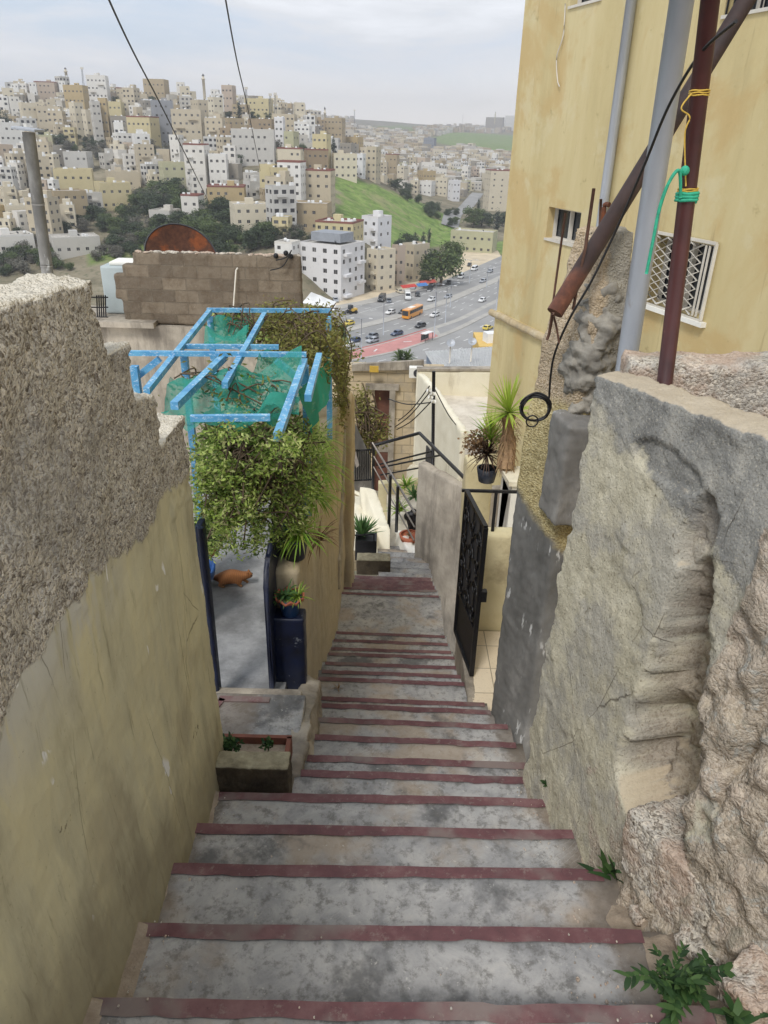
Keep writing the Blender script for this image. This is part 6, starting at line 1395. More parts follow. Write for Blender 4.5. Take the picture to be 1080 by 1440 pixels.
# bus
p = at(580, 445, z=ZV+.02); i = int(np.argmin(np.hypot(S1r[:, 0]-p.x, S1r[:, 1]-p.y))); t = S1r[i+2]-S1r[i-2]
bs = empty('bus', (p.x, p.y, ZV+.02), math.atan2(t[1], t[0])+R(8), 'orange coach with black windows on the main road', 'bus')
bm = BM(); box(bm, (0, 0, 1.75), (11.6, 2.5, 2.9), bev=.22); obj('body', bm, paint('orange', lin(226, 150, 44)), bs)
for s in (-1, 1):
    for k in range(6): bm = BM(); box(bm, (-3.9+1.72*k, s*1.255, 2.25), (1.6, .05, 1.0)); obj('side_window', bm, M['glass'], bs)
bm = BM(); box(bm, (-5.80, 0, 2.05), (.06, 2.2, 1.6), bev=.02); obj('windscreen', bm, M['glass'], bs)
bm = BM(); box(bm, (5.80, 0, 2.4), (.06, 2.0, .9), bev=.02); obj('rear_window', bm, M['glass'], bs)
bm = BM(); box(bm, (-1, 0, 3.27), (3, 1.6, .2), bev=.05); obj('roof_unit', bm, M['whitepaint'], bs)
for sx in (-3.6, 3.3):
    for s in (-1, 1): wl = link('wheel', CM['wheel'], bs, (sx, s*1.15, .48)); wl.scale = (1.5, 1.3, 1.5); link('rim', CM['rim'], wl)
# lamp posts
def lamp(px, pb_, pt, label, arms=1):
    p = at(px, pb_, z=ZV); k = p.length/ray(px, pb_).length; top = ray(px, pt); h = (top*(p.y/top.y)).z-ZV
    e = empty('street_lamp', p, 0, label, 'street lamp', 'street lamps along the main road'); bm = BM(); tube(bm, [(0, 0, 0), (0, 0, h*.6), (0, 0, h)], [.16, .12, .08], 8); obj('pole', bm, M['galv'], e)
    for s in ((1,) if arms == 1 else (1, -1)):
        bm = BM(); tube(bm, spline([(0, 0, h-.2), (s*.8, -.3, h+.2), (s*2.0, -.8, h+.3)], 5), .06, 6); obj('arm', bm, M['galv'], e); bm = BM(); box(bm, (s*2.4, -.95, h+.3), (.9, .35, .16), rz=-.38*s, bev=.04); obj('lamp_head', bm, M['tankwhite'], e)
lamp(508, 506, 448, 'twin armed street lamp at the near end of the pink median', 2); lamp(539, 471, 427, 'street lamp standing on the divider before the orange bus'); lamp(610.5, 474, 410, 'street lamp by the bus shelter', 2); lamp(626, 454, 402, 'street lamp on the divider beyond the bus shelter')
lamp(684, 404, 376, 'street lamp on the far part of the divider'); lamp(697.5, 436, 392, 'street lamp on the median near the yellow building'); lamp(633, 432, 398, 'street lamp near the silver car on the service road'); lamp(612, 431, 400, 'street lamp between two white cars'); lamp(660, 398, 366, 'street lamp by the pale dirt lot', 2)
p = at(600, 480, z=ZV); bsx = empty('bus_shelter', p, math.atan2(t[1], t[0]), 'small open bus shelter at the tip of the pink median', 'bus shelter')
bm = BM(); box(bm, (0, 0, 2.6), (4.4, 1.8, .2), bev=.05); obj('roof', bm, M['tankwhite'], bsx)
for x in (-2, 2):
    for y in (-.7, .7): bm = BM(); box(bm, (x, y, 1.25), (.12, .12, 2.5)); obj('post', bm, M['tankgrey'], bsx)
bm = BM(); box(bm, (0, .75, 1.3), (3.8, .05, 1.6)); obj('back_panel', bm, M['glass'], bsx)
# wheel loader
p = at(494, 441, z=ZV); ld = empty('wheel_loader', p, .6, 'small yellow wheel loader beside the tarpaulin', 'loader'); bm = BM(); box(bm, (.8, 0, 1.3), (2.4, 1.7, 1.0), bev=.12); obj('body', bm, paint('loader', lin(212, 172, 72)), ld)
bm = BM(); box(bm, (-.3, 0, 2.2), (1.3, 1.5, 1.5), bev=.1); obj('cab', bm, M['glass'], ld); bm = BM(); bar(bm, (-1, .5, 1.4), (-2.6, .5, .6), .18); bar(bm, (-1, -.5, 1.4), (-2.6, -.5, .6), .18); prism(bm, [(-2.6, -1, .1), (-3.4, -1, .1), (-2.7, -1, 1.0)], (0, 2, 0)); obj('bucket', bm, M['tankgrey'], ld)
for sx in (-.8, 1.3):
    for s in (-1, 1): wl = link('wheel', CM['wheel'], ld, (sx, s*.9, .6)); wl.scale = (1.9, 1.6, 1.9)
tp = at(455, 433, z=ZV)
tarp = sheet('tarpaulin_roof', [at(424, 425, z=ZV+3.0), at(470, 437, z=ZV+1.0), at(473, 424, z=ZV+2.5), at(438, 411, z=ZV+6)], 14, 12, .6, 'tankwhite', 'white tarpaulin roof sagging below the white apartment block', 'tarpaulin', sc=.4)
# ================================================================== HOUSES
WALLC = {'cream': lin(208, 199, 178), 'white': lin(220, 218, 213), 'pale grey': lin(192, 190, 185), 'beige': lin(188, 177, 155), 'yellow': lin(196, 184, 144), 'tan': lin(166, 150, 122), 'grey': lin(138, 134, 128), 'pinkish': lin(182, 166, 150), 'pale green': lin(180, 178, 146), 'ochre': lin(176, 156, 116), 'brown': lin(148, 130, 106), 'slate blue': lin(138, 142, 150), 'bright white': lin(222, 222, 224)}
def housemat(nm, c):
    def f(b):
        n = b.noise(.35, 7, .7); n2 = b.noise(1.4, 6, .7, b.map(sc=(1, 1, .25)))
        o = b.mix(b.sm(b.objrand(), 0, 1, 0, .22), c, lin(196, 180, 150)); o = b.mix(b.sm(n, .48, .7, 0, .35), o, tuple(x*.72 for x in c[:3])+(1,)); o = b.mix(b.sm(n2, .58, .74, 0, .35), o, lin(130, 118, 100))
        return dict(color=o, rough=.9, normal=b.bump(n2, .2, .03), spec=.2)
    return mat(nm.replace(' ', '_')+'_house_wall', f)
HM = {k: housemat(k, v) for k, v in WALLC.items()}
M['flatroof'] = mat('flat_roof', lambda b: dict(color=b.ramp(b.noise(.6, 6, .7), (.3, lin(150, 144, 134)), (.7, lin(206, 202, 194))), rough=.9))
M['roofrim'] = mat('red_brown_roof_rim', _plain(lin(132, 84, 74), .85, .12, 1))
M['redroof'] = mat('red_roof', _plain(lin(186, 96, 76), .85, .12, 1))
def facade(bm, o, ux, nn, W, Hh, cols, rows, ww, wh, dep=.22, z0=1.0, st=3.1, wins=None, skip=.0, rnd=random):
    """wall as one connected sheet with recessed openings"""
    o, ux, nn = Vector(o), Vector(ux), Vector(nn); xs = [0]; zsn = [0]
    cw = W/max(cols, 1)
    for c in range(cols): xs += [cw*(c+.5)-ww/2, cw*(c+.5)+ww/2]
    xs.append(W)
    for r_ in range(rows): zsn += [z0+st*r_, z0+st*r_+wh]
    zsn.append(Hh); V = {}
    def v(i, j, d=0):
        k = (i, j, d)
        if k not in V: V[k] = bm.verts.new(o+ux*xs[i]+Vector((0, 0, zsn[j]))-nn*d)
        return V[k]
    for i in range(len(xs)-1):
        for j in range(len(zsn)-1):
            win = i % 2 == 1 and j % 2 == 1 and rnd.random() >= skip
            if not win: bm.faces.new((v(i, j), v(i+1, j), v(i+1, j+1), v(i, j+1)))
            else:
                c4 = [(i, j), (i+1, j), (i+1, j+1), (i, j+1)]
                for a, b in zip(c4, c4[1:]+c4[:1]): bm.faces.new((v(*a), v(*b), v(*b, dep), v(*a, dep)))
                f = bm.faces.new([v(*a, dep) for a in c4]); f.material_index = 1
                if wins is not None: wins.append((o+ux*(xs[i]+xs[i+1])/2+Vector((0, 0, (zsn[j]+zsn[j+1])/2))-nn*(dep-.06), math.atan2(nn.y, nn.x)+PI/2))
def win_mesh(ww, wh):
    bm = BM(); f = bm.faces.new([bm.verts.new(p) for p in ((-ww/2, .02, -wh/2), (ww/2, .02, -wh/2), (ww/2, .02, wh/2), (-ww/2, .02, wh/2))]); f.material_index = 0
    for a, b in (((-ww/2, 0, -wh/2), (ww/2, 0, -wh/2)), ((-ww/2, 0, wh/2), (ww/2, 0, wh/2)), ((-ww/2, 0, -wh/2), (-ww/2, 0, wh/2)), ((ww/2, 0, -wh/2), (ww/2, 0, wh/2)), ((0, 0, -wh/2), (0, 0, wh/2))): bar(bm, a, b, .09, .06, 1)
    me = bpy.data.meshes.new('window'); bm.to_mesh(me); bm.free(); me.materials.append(M['darkwin']); me.materials.append(M['winframe']); return me
WMS = {}
def mesh_from(bm, name, mats):
    me = bpy.data.meshes.new(name); bm.to_mesh(me); bm.free(); setm(me, mats); return me
bm = BM(); lathe(bm, [(.01, 1.25), (.5, 1.15), (.6, 1.0), (.6, .1), (.01, .1)], n=10); TANKM = mesh_from(bm, 'water_tank', M['tankwhite'])
bm = BM(); box(bm, (0, 0, .6), (1.1, 1.1, 1.2)); TANKB = mesh_from(bm, 'water_tank', M['tankwhite'])
bm = BM(); lathe(bm, [(.01, .0), (.3, .1), (.55, .3)], (0, 0, 0), 10)
for v_ in bm.verts: v_.co = Matrix.Rotation(R(55), 4, 'X') @ v_.co
DISHM = mesh_from(bm, 'roof_dish', M['tankgrey'])
def roofset(bm_parent, w_, d, h, k, rnd, root):
    for i in range(k): link('water_tank', TANKM if rnd.random() < .6 else TANKB, root, (rnd.uniform(-.4, .4)*w_, rnd.uniform(-.38, .3)*d, h+.02), rnd.random())
def key_house(l, r, yt, yb, col, storeys, label, yaw=None, rim=None, tanks=2, cols=None, ww=1.3, wh=1.25, name='house', balcony=False, depth=None, Zc=None, hut=True):
    """a house whose picture extent is known; it stands on the terrain where its foot is seen"""
    cx = (l+r)/2; g = (at(cx, yb, Z=Zc), Zc) if Zc else ground(cx, yb)
    if g is None: return None
    p, k = g; rnd = random.Random(hash((l, r, yt)) & 0xffff)
    app = (r-l)*k/FPX; Hh = (yb-yt)*k/FPX*1.03
    if yaw is None: yaw = R(rnd.choice((-1, 1))*rnd.uniform(10, 32))
    base = math.atan2(p.x, p.y); c, s = abs(math.cos(yaw)), abs(math.sin(yaw)); d = depth or min(13, app*.8); w_ = max(5, (app-d*s)/max(c, .3)) if app-d*s > 4 else app*.8
    if app-d*s <= 4: d = max(4, app*.5)
    st = Hh/storeys if storeys else 3; z0 = st*.33; fwd = Vector((math.sin(base), math.cos(base), 0)); pos = p+fwd*(d*.5*c+w_*.5*s*.3)
    zb = min(H([pos.x], [pos.y])[0], p.z)-3.0 if not Zc else p.z-3; e = empty(name, (pos.x, pos.y, p.z), -base+yaw, label, 'house' if storeys < 4 else 'apartment house', 'buildings on the hillside opposite')
    cols = cols or max(2, round(w_/3.4)); wins = []; bm = BM(); rows = storeys
    wh_ = min(wh, st*.45); a = dict(Hh=Hh, rows=rows, ww=ww, wh=wh_, z0=z0, st=st, rnd=rnd)
    facade(bm, (-w_/2, -d/2, 0), (1, 0, 0), (0, -1, 0), w_, cols=cols, wins=wins, skip=.08, **a)
    sc = max(1, round(d/4.2)); sgn = 1 if yaw-0 < 0 else -1
    facade(bm, (w_/2, -d/2, 0), (0, 1, 0), (1, 0, 0), d, cols=sc, wins=wins if sgn > 0 else None, skip=.15, **a)
    facade(bm, (-w_/2, d/2, 0), (0, -1, 0), (-1, 0, 0), d, cols=sc, wins=wins if sgn < 0 else None, skip=.15, **a)
    bm.faces.new([bm.verts.new(q) for q in ((w_/2, d/2, 0), (-w_/2, d/2, 0), (-w_/2, d/2, Hh), (w_/2, d/2, Hh))])
    bmesh.ops.remove_doubles(bm, verts=bm.verts[:], dist=.01); bmesh.ops.recalc_face_normals(bm, faces=bm.faces[:])
    box(bm, (0, 0, (zb-p.z)/2-.01), (w_-.02, d-.02, -(zb-p.z)))
    obj('wall', bm, [HM[col], M['darkwin']], e)
    bm = BM(); t = .22
    for (cx_, cy, sx, sy) in ((0, -d/2+t/2, w_, t), (0, d/2-t/2, w_, t), (-w_/2+t/2, 0, t, d-2*t), (w_/2-t/2, 0, t, d-2*t)): box(bm, (cx_, cy, Hh+.35), (sx+.16*(sx > t*2) if rim else sx-.02, sy+(.16 if rim and sx > t*2 else -.02), .72))
    obj('parapet', bm, M['roofrim'] if rim else HM[col], e)
    bm = BM(); box(bm, (0, 0, Hh-.05), (w_-.3, d-.3, .2)); obj('roof', bm, M['flatroof'], e)
    key = (round(ww, 2), round(wh_, 2))
    if key not in WMS: WMS[key] = win_mesh(ww, wh_)
    for q, a_ in wins[:48]: link('window', WMS[key], e, q, a_)
    if balcony:
        for r_ in range(1, rows):
            bm = BM(); bw = w_*.3; x0 = rnd.choice((-.22, .22))*w_; box(bm, (x0, -d/2-.65, z0+st*r_-.45*st), (bw, 1.3, .16)); box(bm, (x0, -d/2-1.25, z0+st*r_-.3*st), (bw, .1, .9)); obj('balcony', bm, HM[col], e)
    roofset(None, w_, d, Hh+.05, tanks, rnd, e)
    if hut and w_ > 8 and rnd.random() < .6:
        bm = BM(); box(bm, (rnd.uniform(-.2, .2)*w_, .2*d, Hh+1.2), (3.2, 3.0, 2.4)); obj('stair_hut', bm, HM[col], e)
    if rnd.random() < .5: link('roof_dish', DISHM, e, (rnd.uniform(-.3, .3)*w_, -.2*d, Hh+.9), rnd.random()*3)
    e['_foot'] = (pos.x, pos.y); return e
K_ = key_house; FEET = []
KL = [
 ((421, 514, 352, 416), 'bright white', 5, 'big new white apartment block with dark empty windows above the road', dict(yaw=R(-32), cols=4, tanks=0, ww=1.6, wh=1.5, depth=17, name='apartment_block', hut=False)),
 ((388, 424, 347, 392), 'white', 4, 'white balconied wing behind the big new apartment block', dict(yaw=R(-25), balcony=True)),
 ((515, 555, 358, 412), 'cream', 4, 'cream shop building with an orange roof box next to the white block', dict(yaw=R(-50), cols=2, balcony=True)),
 ((551, 567, 352, 404), 'pinkish', 4, 'narrow pinkish block between the cream shops and the beige shops', dict(yaw=R(-50), cols=2)),
 ((564, 602, 350, 398), 'beige', 3, 'beige building over the blue and red shopfronts', dict(yaw=R(-45), cols=3)),
 ((632, 698, 330, 357), 'pale green', 2, 'long low olive yellow building behind the dirt lot', dict(yaw=R(-12), cols=6, tanks=1)),
 ((678, 719, 247, 297), 'cream', 7, 'tall cream tower block beside the yellow building edge', dict(yaw=R(20), cols=3, depth=14, rim=True)),
 ((399, 468, 292, 326), 'tan', 2, 'wide tan house with a cluttered roof above the white block', dict(yaw=R(-10), cols=5, tanks=4)),
 ((444, 512, 318, 356), 'yellow', 3, 'yellow house with red brown rim and many tanks behind the white block', dict(yaw=R(-20), rim=True, tanks=6)),
 ((508, 550, 311, 352), 'bright white', 3, 'bright white house with open balconies below the grassy slope', dict(yaw=R(-35), balcony=True)),
 ((392, 432, 236, 290), 'white', 5, 'tall white house with a brown roof rim beside the grassy slope', dict(yaw=R(-15), rim=True, tanks=0)),
 ((431, 472, 247, 296), 'beige', 4, 'beige four storey house on the edge of the grassy slope', dict(yaw=R(-12), rim=True)),
 ((379, 406, 244, 290), 'yellow', 4, 'yellow house with wide bay windows next to the tall white one', dict(yaw=R(12))),
 ((391, 427, 213, 236), 'cream', 2, 'low cream house with brown rim above the tall white house', dict(yaw=R(-8), rim=True)),
 ((428, 462, 215, 240), 'brown', 2, 'brown stone house beside the narrow yellow tower', dict(yaw=R(10), rim=True)),
 ((440, 466, 197, 240), 'yellow', 4, 'narrow yellow tower house rising behind the brown stone house', dict(yaw=R(-18))),
 ((456, 486, 172, 202), 'tan', 4, 'large tan apartment house on the ridge end', dict(yaw=R(-15), cols=5)),
 ((480, 511, 197, 219), 'ochre', 2, 'orange tan block with a blank wall on the ridge end', dict(yaw=R(-25))),
 ((466, 502, 222, 252), 'cream', 3, 'cream house with a glazed room on the crest of the grassy slope', dict(yaw=R(8))),
 ((499, 514, 222, 250), 'bright white', 3, 'small white house at the crest of the grassy slope', dict(yaw=R(-20))),
 ((515, 535, 214, 256), 'beige', 5, 'grey beige block just behind the grass crest', dict(yaw=R(-25))),
 ((541, 561, 222, 252), 'tan', 3, 'tan house with a red roof spot behind the grass crest', dict(rim=True)),
 ((586, 612, 244, 263), 'ochre', 2, 'orange and ochre house in the valley town', dict()),
 ((588, 612, 258, 275), 'white', 2, 'white house in a row above the side road bend', dict()),
 ((611, 631, 254, 276), 'cream', 3, 'cream house in the row above the side road bend', dict()),
 ((629, 646, 258, 283), 'bright white', 3, 'bright white house at the end of the row above the side road', dict()),
 ((595, 613, 197, 214), 'slate blue', 3, 'slate blue office block in the middle of the distant town', dict(tanks=0)),
 ((384, 419, 166, 191), 'beige', 3, 'beige apartment house with dark windows on the ridge', dict(yaw=R(-10), cols=5)),
 ((400, 421, 190, 213), 'pale green', 2, 'olive cube house below the beige ridge apartments', dict()),
 ((387, 402, 172, 206), 'bright white', 4, 'narrow bluish white tower house', dict(yaw=R(-15))),
 ((328, 389, 190, 233), 'pale grey', 3, 'wide pale grey apartment house with paired windows', dict(yaw=R(-5), cols=7, tanks=7)),
 ((310, 345, 172, 200), 'tan', 3, 'tan house with a row of roof tanks behind the wide pale grey one', dict(tanks=4)),
 ((350, 388, 172, 192), 'brown', 2, 'low brown house behind the wide pale grey apartment house', dict(tanks=3)),
 ((263, 298, 212, 266), 'white', 4, 'tall white house with stacked balconies', dict(yaw=R(-15), balcony=True, rim=True)),
 ((296, 323, 224, 262), 'white', 3, 'lower white wing joined to the tall balconied house', dict(yaw=R(-8))),
 ((246, 292, 164, 214), 'beige', 5, 'stacked beige terraces behind the tall white balconied house', dict(yaw=R(-12), balcony=True)),
 ((218, 248, 152, 205), 'slate blue', 5, 'slate grey blue building with a dark shaded side', dict(yaw=R(10))),
 ((184, 228, 172, 214), 'yellow', 3, 'two tone yellow house with red trim', dict(yaw=R(-28), rim=True)),
 ((227, 264, 235, 272), 'pale green', 3, 'pale green yellow cube house among trees', dict(yaw=R(12))),
 ((294, 348, 267, 296), 'ochre', 2, 'long ochre house with a brown rim above the dark trees', dict(yaw=R(-5), rim=True, tanks=4)),
 ((258, 290, 280, 316), 'white', 2, 'white and green house with a red roof rim', dict(yaw=R(-20), rim=True)),
 ((325, 381, 294, 333), 'cream', 3, 'cream house with a white terrace above the block wall', dict(yaw=R(10), tanks=3)),
 ((350, 369, 247, 264), 'ochre', 2, 'small ochre house with a red awning', dict(rim=True)),
 ((367, 394, 240, 288), 'yellow', 4, 'yellow four storey house with dark balconies', dict(balcony=True)),
 ((212, 256, 300, 318), 'pale grey', 1, 'low shack with a white sheet roof among trees', dict(tanks=0)),
 ((82, 135, 244, 276), 'yellow', 2, 'lemon yellow house with a dark central window', dict(yaw=R(-5), tanks=4)),
 ((152, 198, 246, 268), 'beige', 1, 'beige house with a wide glazed front', dict(yaw=R(5), tanks=3)),
 ((138, 187, 263, 296), 'yellow', 2, 'cream yellow house with three white roof tanks', dict(yaw=R(12), tanks=3)),
 ((75, 126, 275, 313), 'tan', 3, 'tan house with deep shaded balconies', dict(yaw=R(12), balcony=True)),
 ((12, 53, 294, 321), 'cream', 2, 'cream house near the flue pipe', dict(yaw=R(5))),
 ((-12, 13, 294, 321), 'ochre', 2, 'ochre house cut by the picture edge', dict()),
 ((-5, 50, 335, 360), 'white', 1, 'low white house with grey sheds on the valley floor', dict(yaw=R(10), tanks=1)),
 ((75, 142, 338, 361), 'pale grey', 1, 'low white shack with a yellow edged roof', dict(yaw=R(8), tanks=2)),
 ((0, 35, 181, 226), 'white', 4, 'white apartment house with dark balconies beside the flue pipe cap', dict(yaw=R(15))),
 ((-6, 25, 211, 250), 'pinkish', 4, 'pinkish apartment house lower than the white one', dict(yaw=R(18))),
 ((50, 80, 194, 211), 'pale green', 1, 'pale green house with a blue roof shed', dict()),
 ((60, 97, 216, 238), 'grey', 2, 'grey unfinished house on the hillside lane', dict(rim=False)),
 ((94, 133, 219, 244), 'pale grey', 2, 'pale grey house with a white roof box on the hillside lane', dict()),
 ((104, 123, 153, 196), 'cream', 5, 'tall cream block with a shaded blank side, first of three', dict(yaw=R(28))),
 ((121, 137, 162, 199), 'cream', 4, 'cream block standing between two taller ones', dict(yaw=R(25))),
 ((134, 148, 153, 206), 'pale grey', 6, 'tall pale block with a column of little windows', dict(yaw=R(15))),
 ((146, 159, 149, 203), 'ochre', 5, 'tall mustard yellow tower house', dict(yaw=R(-15))),
 ((95, 128, 127, 160), 'ochre', 3, 'mustard brown apartment house below the mosque', dict(yaw=R(-20))),
 ((127, 157, 114, 150), 'white', 4, 'white house with balconies under the crane mast', dict(yaw=R(-12), balcony=True)),
 ((34, 57, 152, 188), 'cream', 3, 'cream house beside the dark conifers', dict(yaw=R(12))),
 ((58, 92, 156, 188), 'beige', 3, 'beige house with a white roof hut near the dark conifers', dict(yaw=R(-14))),
 ((53, 84, 120, 143), 'pinkish', 3, 'house with a red painted wall on the ridge', dict(rim=True)),
 ((166, 198, 128, 147), 'beige', 2, 'beige ridge house with a wide dark terrace', dict(rim=True)),
 ((160, 186, 170, 202), 'grey', 3, 'grey stone house beside the mustard tower', dict()),
 ((155, 177, 148, 170), 'yellow', 2, 'yellow house under a slate blue roof storey', dict()),
 ((205, 240, 118, 148), 'tan', 3, 'tan house on the ridge crossed by the thicker cable', dict()),
 ((278, 306, 124, 146), 'white', 2, 'white house with a red sign on the ridge', dict()),
 ((314, 334, 128, 165), 'pinkish', 4, 'pink house beside the dark cypress', dict()),
 ((345, 385, 144, 168), 'yellow', 3, 'pale yellow ridge apartments beyond the cypress', dict(cols=6)),
 ((270, 300, 146, 170), 'beige', 3, 'beige ridge house above the stacked terraces', dict()),
 ((682, 708, 168, 185), 'grey', 3, 'long grey institutional building on the far plateau', dict(cols=8, tanks=0)),
 ((709, 735, 166, 184), 'white', 3, 'long white institutional building on the far plateau', dict(cols=8, tanks=0)),
]
PIXB = []
for (bx_, col, stn, lab, kw) in KL:
    e = K_(*bx_, col, stn, lab, **kw)
    if e is not None: FEET.append((e['_foot'][0], e['_foot'][1], 14)); PIXB.append(bx_)
    if e is not None: del e['_foot']
# rooftop storey of the big block, shop fronts
ab = bpy.data.objects.get('apartment_block')
wd_ = max(v.co.x for v in ab.children[0].data.vertices); hh_ = max(v.co.z for v in ab.children[0].data.vertices); dd_ = max(v.co.y for v in ab.children[0].data.vertices)
bm = BM(); box(bm, (-wd_*.1, dd_*.2, hh_+1.6), (wd_*1.4, dd_*1.1, 3.0)); obj('penthouse', bm, mat('bare_grey_render', _plain(lin(146, 150, 156), .85, .1, .5)), ab)
for k in range(5):
    for sx in (1,):
        bm = BM(); box(bm, (wd_+.7, -dd_*.55+dd_*1.15*(k % 2), (hh_/5)*k+.2), (1.5, 4.2, .9)); obj('balcony', bm, HM['bright white'], ab)
for (px, py, c, l, s) in ((573, 400, (186, 64, 56), 'red shop awning below the cream shops', (7, 2)), (592, 398, (70, 120, 180), 'blue shop awning below the beige building', (5, 2)), (600, 394, (186, 84, 72), 'red brown shop awning next to the blue one', (8, 2.4))):
    p = at(px, py, z=ZV+3.2); bm = BM(); prism(bm, [(-s[0]/2, 0, 0), (s[0]/2, 0, 0), (s[0]/2, -1.6, -.8), (-s[0]/2, -1.6, -.8)], (0, 0, -.12)); o = obj('shop_awning', bm, mat('awning_cloth', _plain(lin(*c), .8, .1, 1)), None, False, p, R(38)); tag(o, l, 'awning', 'shop awnings')
# ---- the many smaller houses: two dozen shapes, copied
def fill_mesh(w_, d, stn, col, tanks, hut, rnd):
    bm = BM(); st = 3.1; Hh = st*stn+.5
    a = dict(Hh=Hh, rows=stn, ww=rnd.uniform(.9, 1.9), wh=rnd.uniform(1.0, 1.6), z0=.9, st=st, rnd=rnd, skip=rnd.uniform(.15, .4))
    for o, u, n_, L in (((-w_/2, -d/2, 0), (1, 0, 0), (0, -1, 0), w_), ((w_/2, -d/2, 0), (0, 1, 0), (1, 0, 0), d), ((w_/2, d/2, 0), (-1, 0, 0), (0, 1, 0), w_), ((-w_/2, d/2, 0), (0, -1, 0), (-1, 0, 0), d)): facade(bm, o, u, n_, L, cols=max(1, round(L/3.6)), **a)
    bmesh.ops.remove_doubles(bm, verts=bm.verts[:], dist=.01)
    top = [(-w_/2, -d/2, Hh), (w_/2, -d/2, Hh), (w_/2, d/2, Hh), (-w_/2, d/2, Hh)]
    f = bm.faces.new([bm.verts.new((x*.96, y*.96, Hh-.35)) for x, y, z in top]); f.material_index = 2
    bmesh.ops.recalc_face_normals(bm, faces=bm.faces[:])
    for i in range(tanks): box(bm, (rnd.uniform(-.4, .4)*w_, rnd.uniform(-.35, .35)*d, Hh+.35), (1.2, 1.2, 1.3), mi=3)
    if hut: box(bm, (rnd.uniform(-.2, .2)*w_, .2*d, Hh+.9), (3.2, 3.2, 2.4))
    for i in range(rnd.choice((0, 1, 2))): box(bm, (rnd.uniform(-.2, .2)*w_, -d/2-.6, 3.1*rnd.randint(1, max(1, stn-1))+.4), (w_*.4, 1.2, .9))
    box(bm, (0, 0, -6), (w_-.02, d-.02, 12))
    me = bpy.data.meshes.new('house'); bm.to_mesh(me); bm.free(); setm(me, [HM[col], M['darkwin'], M['flatroof'], M['tankwhite']]); return me
rr_ = random.Random(11); PROTO = []
for i, col in enumerate(['cream', 'cream', 'beige', 'white', 'white', 'pale grey', 'tan', 'beige', 'cream', 'pinkish', 'pale green', 'cream', 'pale grey', 'grey', 'white', 'beige', 'cream', 'brown', 'pale grey', 'white', 'white', 'beige', 'cream', 'yellow', 'pinkish', 'pale grey', 'white', 'cream', 'white', 'cream', 'beige', 'white', 'pale grey', 'grey']):
    w_, d, stn, tk, hut = rr_.uniform(5.5, 10), rr_.uniform(5, 8), rr_.choice((1, 2, 2, 3, 3, 3, 4, 5)), rr_.choice((0, 1, 2, 3, 4)), rr_.random() < .5
    PROTO.append((fill_mesh(w_, d, stn, col, tk, hut, rr_), col, stn, w_, tk, hut))
FILL = [([(0, 150), (60, 118), (160, 112), (300, 130), (390, 155), (470, 178), (470, 240), (400, 240), (330, 235), (330, 265), (260, 300), (215, 262), (205, 250), (170, 245), (120, 215), (0, 262)], 205, 10, 560),
        ([(0, 240), (75, 240), (80, 300), (140, 300), (60, 345), (0, 345)], 36, 9.5, 420),
        ([(300, 240), (400, 280), (440, 292), (445, 330), (385, 345), (330, 292), (300, 262)], 14, 11, 420),
        ([(500, 255), (545, 258), (585, 275), (640, 285), (680, 250), (720, 300), (720, 240), (600, 228), (500, 215)], 90, 11, 1000)]
SZ = ['two', 'two', 'two', 'three', 'four', 'five']
def occupied(px, py, w_px):
    for (l, r, yt, yb) in PIXB:
        if l-2 < px < r+2 and yt-1 < py < yb+8: return True
    return False
LABS = {}; NF = 0
TREES_PIX = [[(190, 262), (262, 268), (262, 322), (225, 345), (180, 330)], [(268, 318), (330, 300), (400, 345), (330, 358), (268, 352)], [(200, 205), (268, 205), (245, 232), (205, 236)], [(80, 205), (150, 205), (165, 235), (90, 232)], [(475, 255), (590, 285), (645, 330), (600, 352), (500, 345)], [(630, 330), (632, 300), (660, 275), (680, 275), (660, 300), (650, 330)]]
def near_words(px, py):
    best = min(KL, key=lambda q: abs((q[0][0]+q[0][1])/2-px)+1.3*abs(q[0][3]-py)); l, r, yt, yb = best[0]
    rel = 'behind' if py < yb-6 else 'in front of' if py > yb+6 else 'beside'
    return rel, best[3]
cand = []
for poly, nmax, sep_, zmax in FILL:
    P_ = np.array(poly); k = 0; tries = 0
    while k < nmax and tries < 5000:
        tries += 1; px = rr_.uniform(P_[:, 0].min(), P_[:, 0].max()); py = rr_.uniform(P_[:, 1].min(), P_[:, 1].max())
        if not in_poly(np.array([px]), np.array([py]), poly)[0] or any(in_poly(np.array([px]), np.array([py]), t)[0] for t in TREES_PIX) or occupied(px, py, 0): continue
        g = ground(px, py)
        if g is None or g[1] > zmax+300: continue
        p, Zc = g
        if any((p.x-a)**2+(p.y-b)**2 < ((c+sep_)/2)**2 for a, b, c in FEET): continue
        FEET.append((p.x, p.y, sep_)); k += 1; cand.append((px, py, p, Zc))
cand.sort(key=lambda q: q[3])
short = lambda s: ' '.join(s.split()[:9])
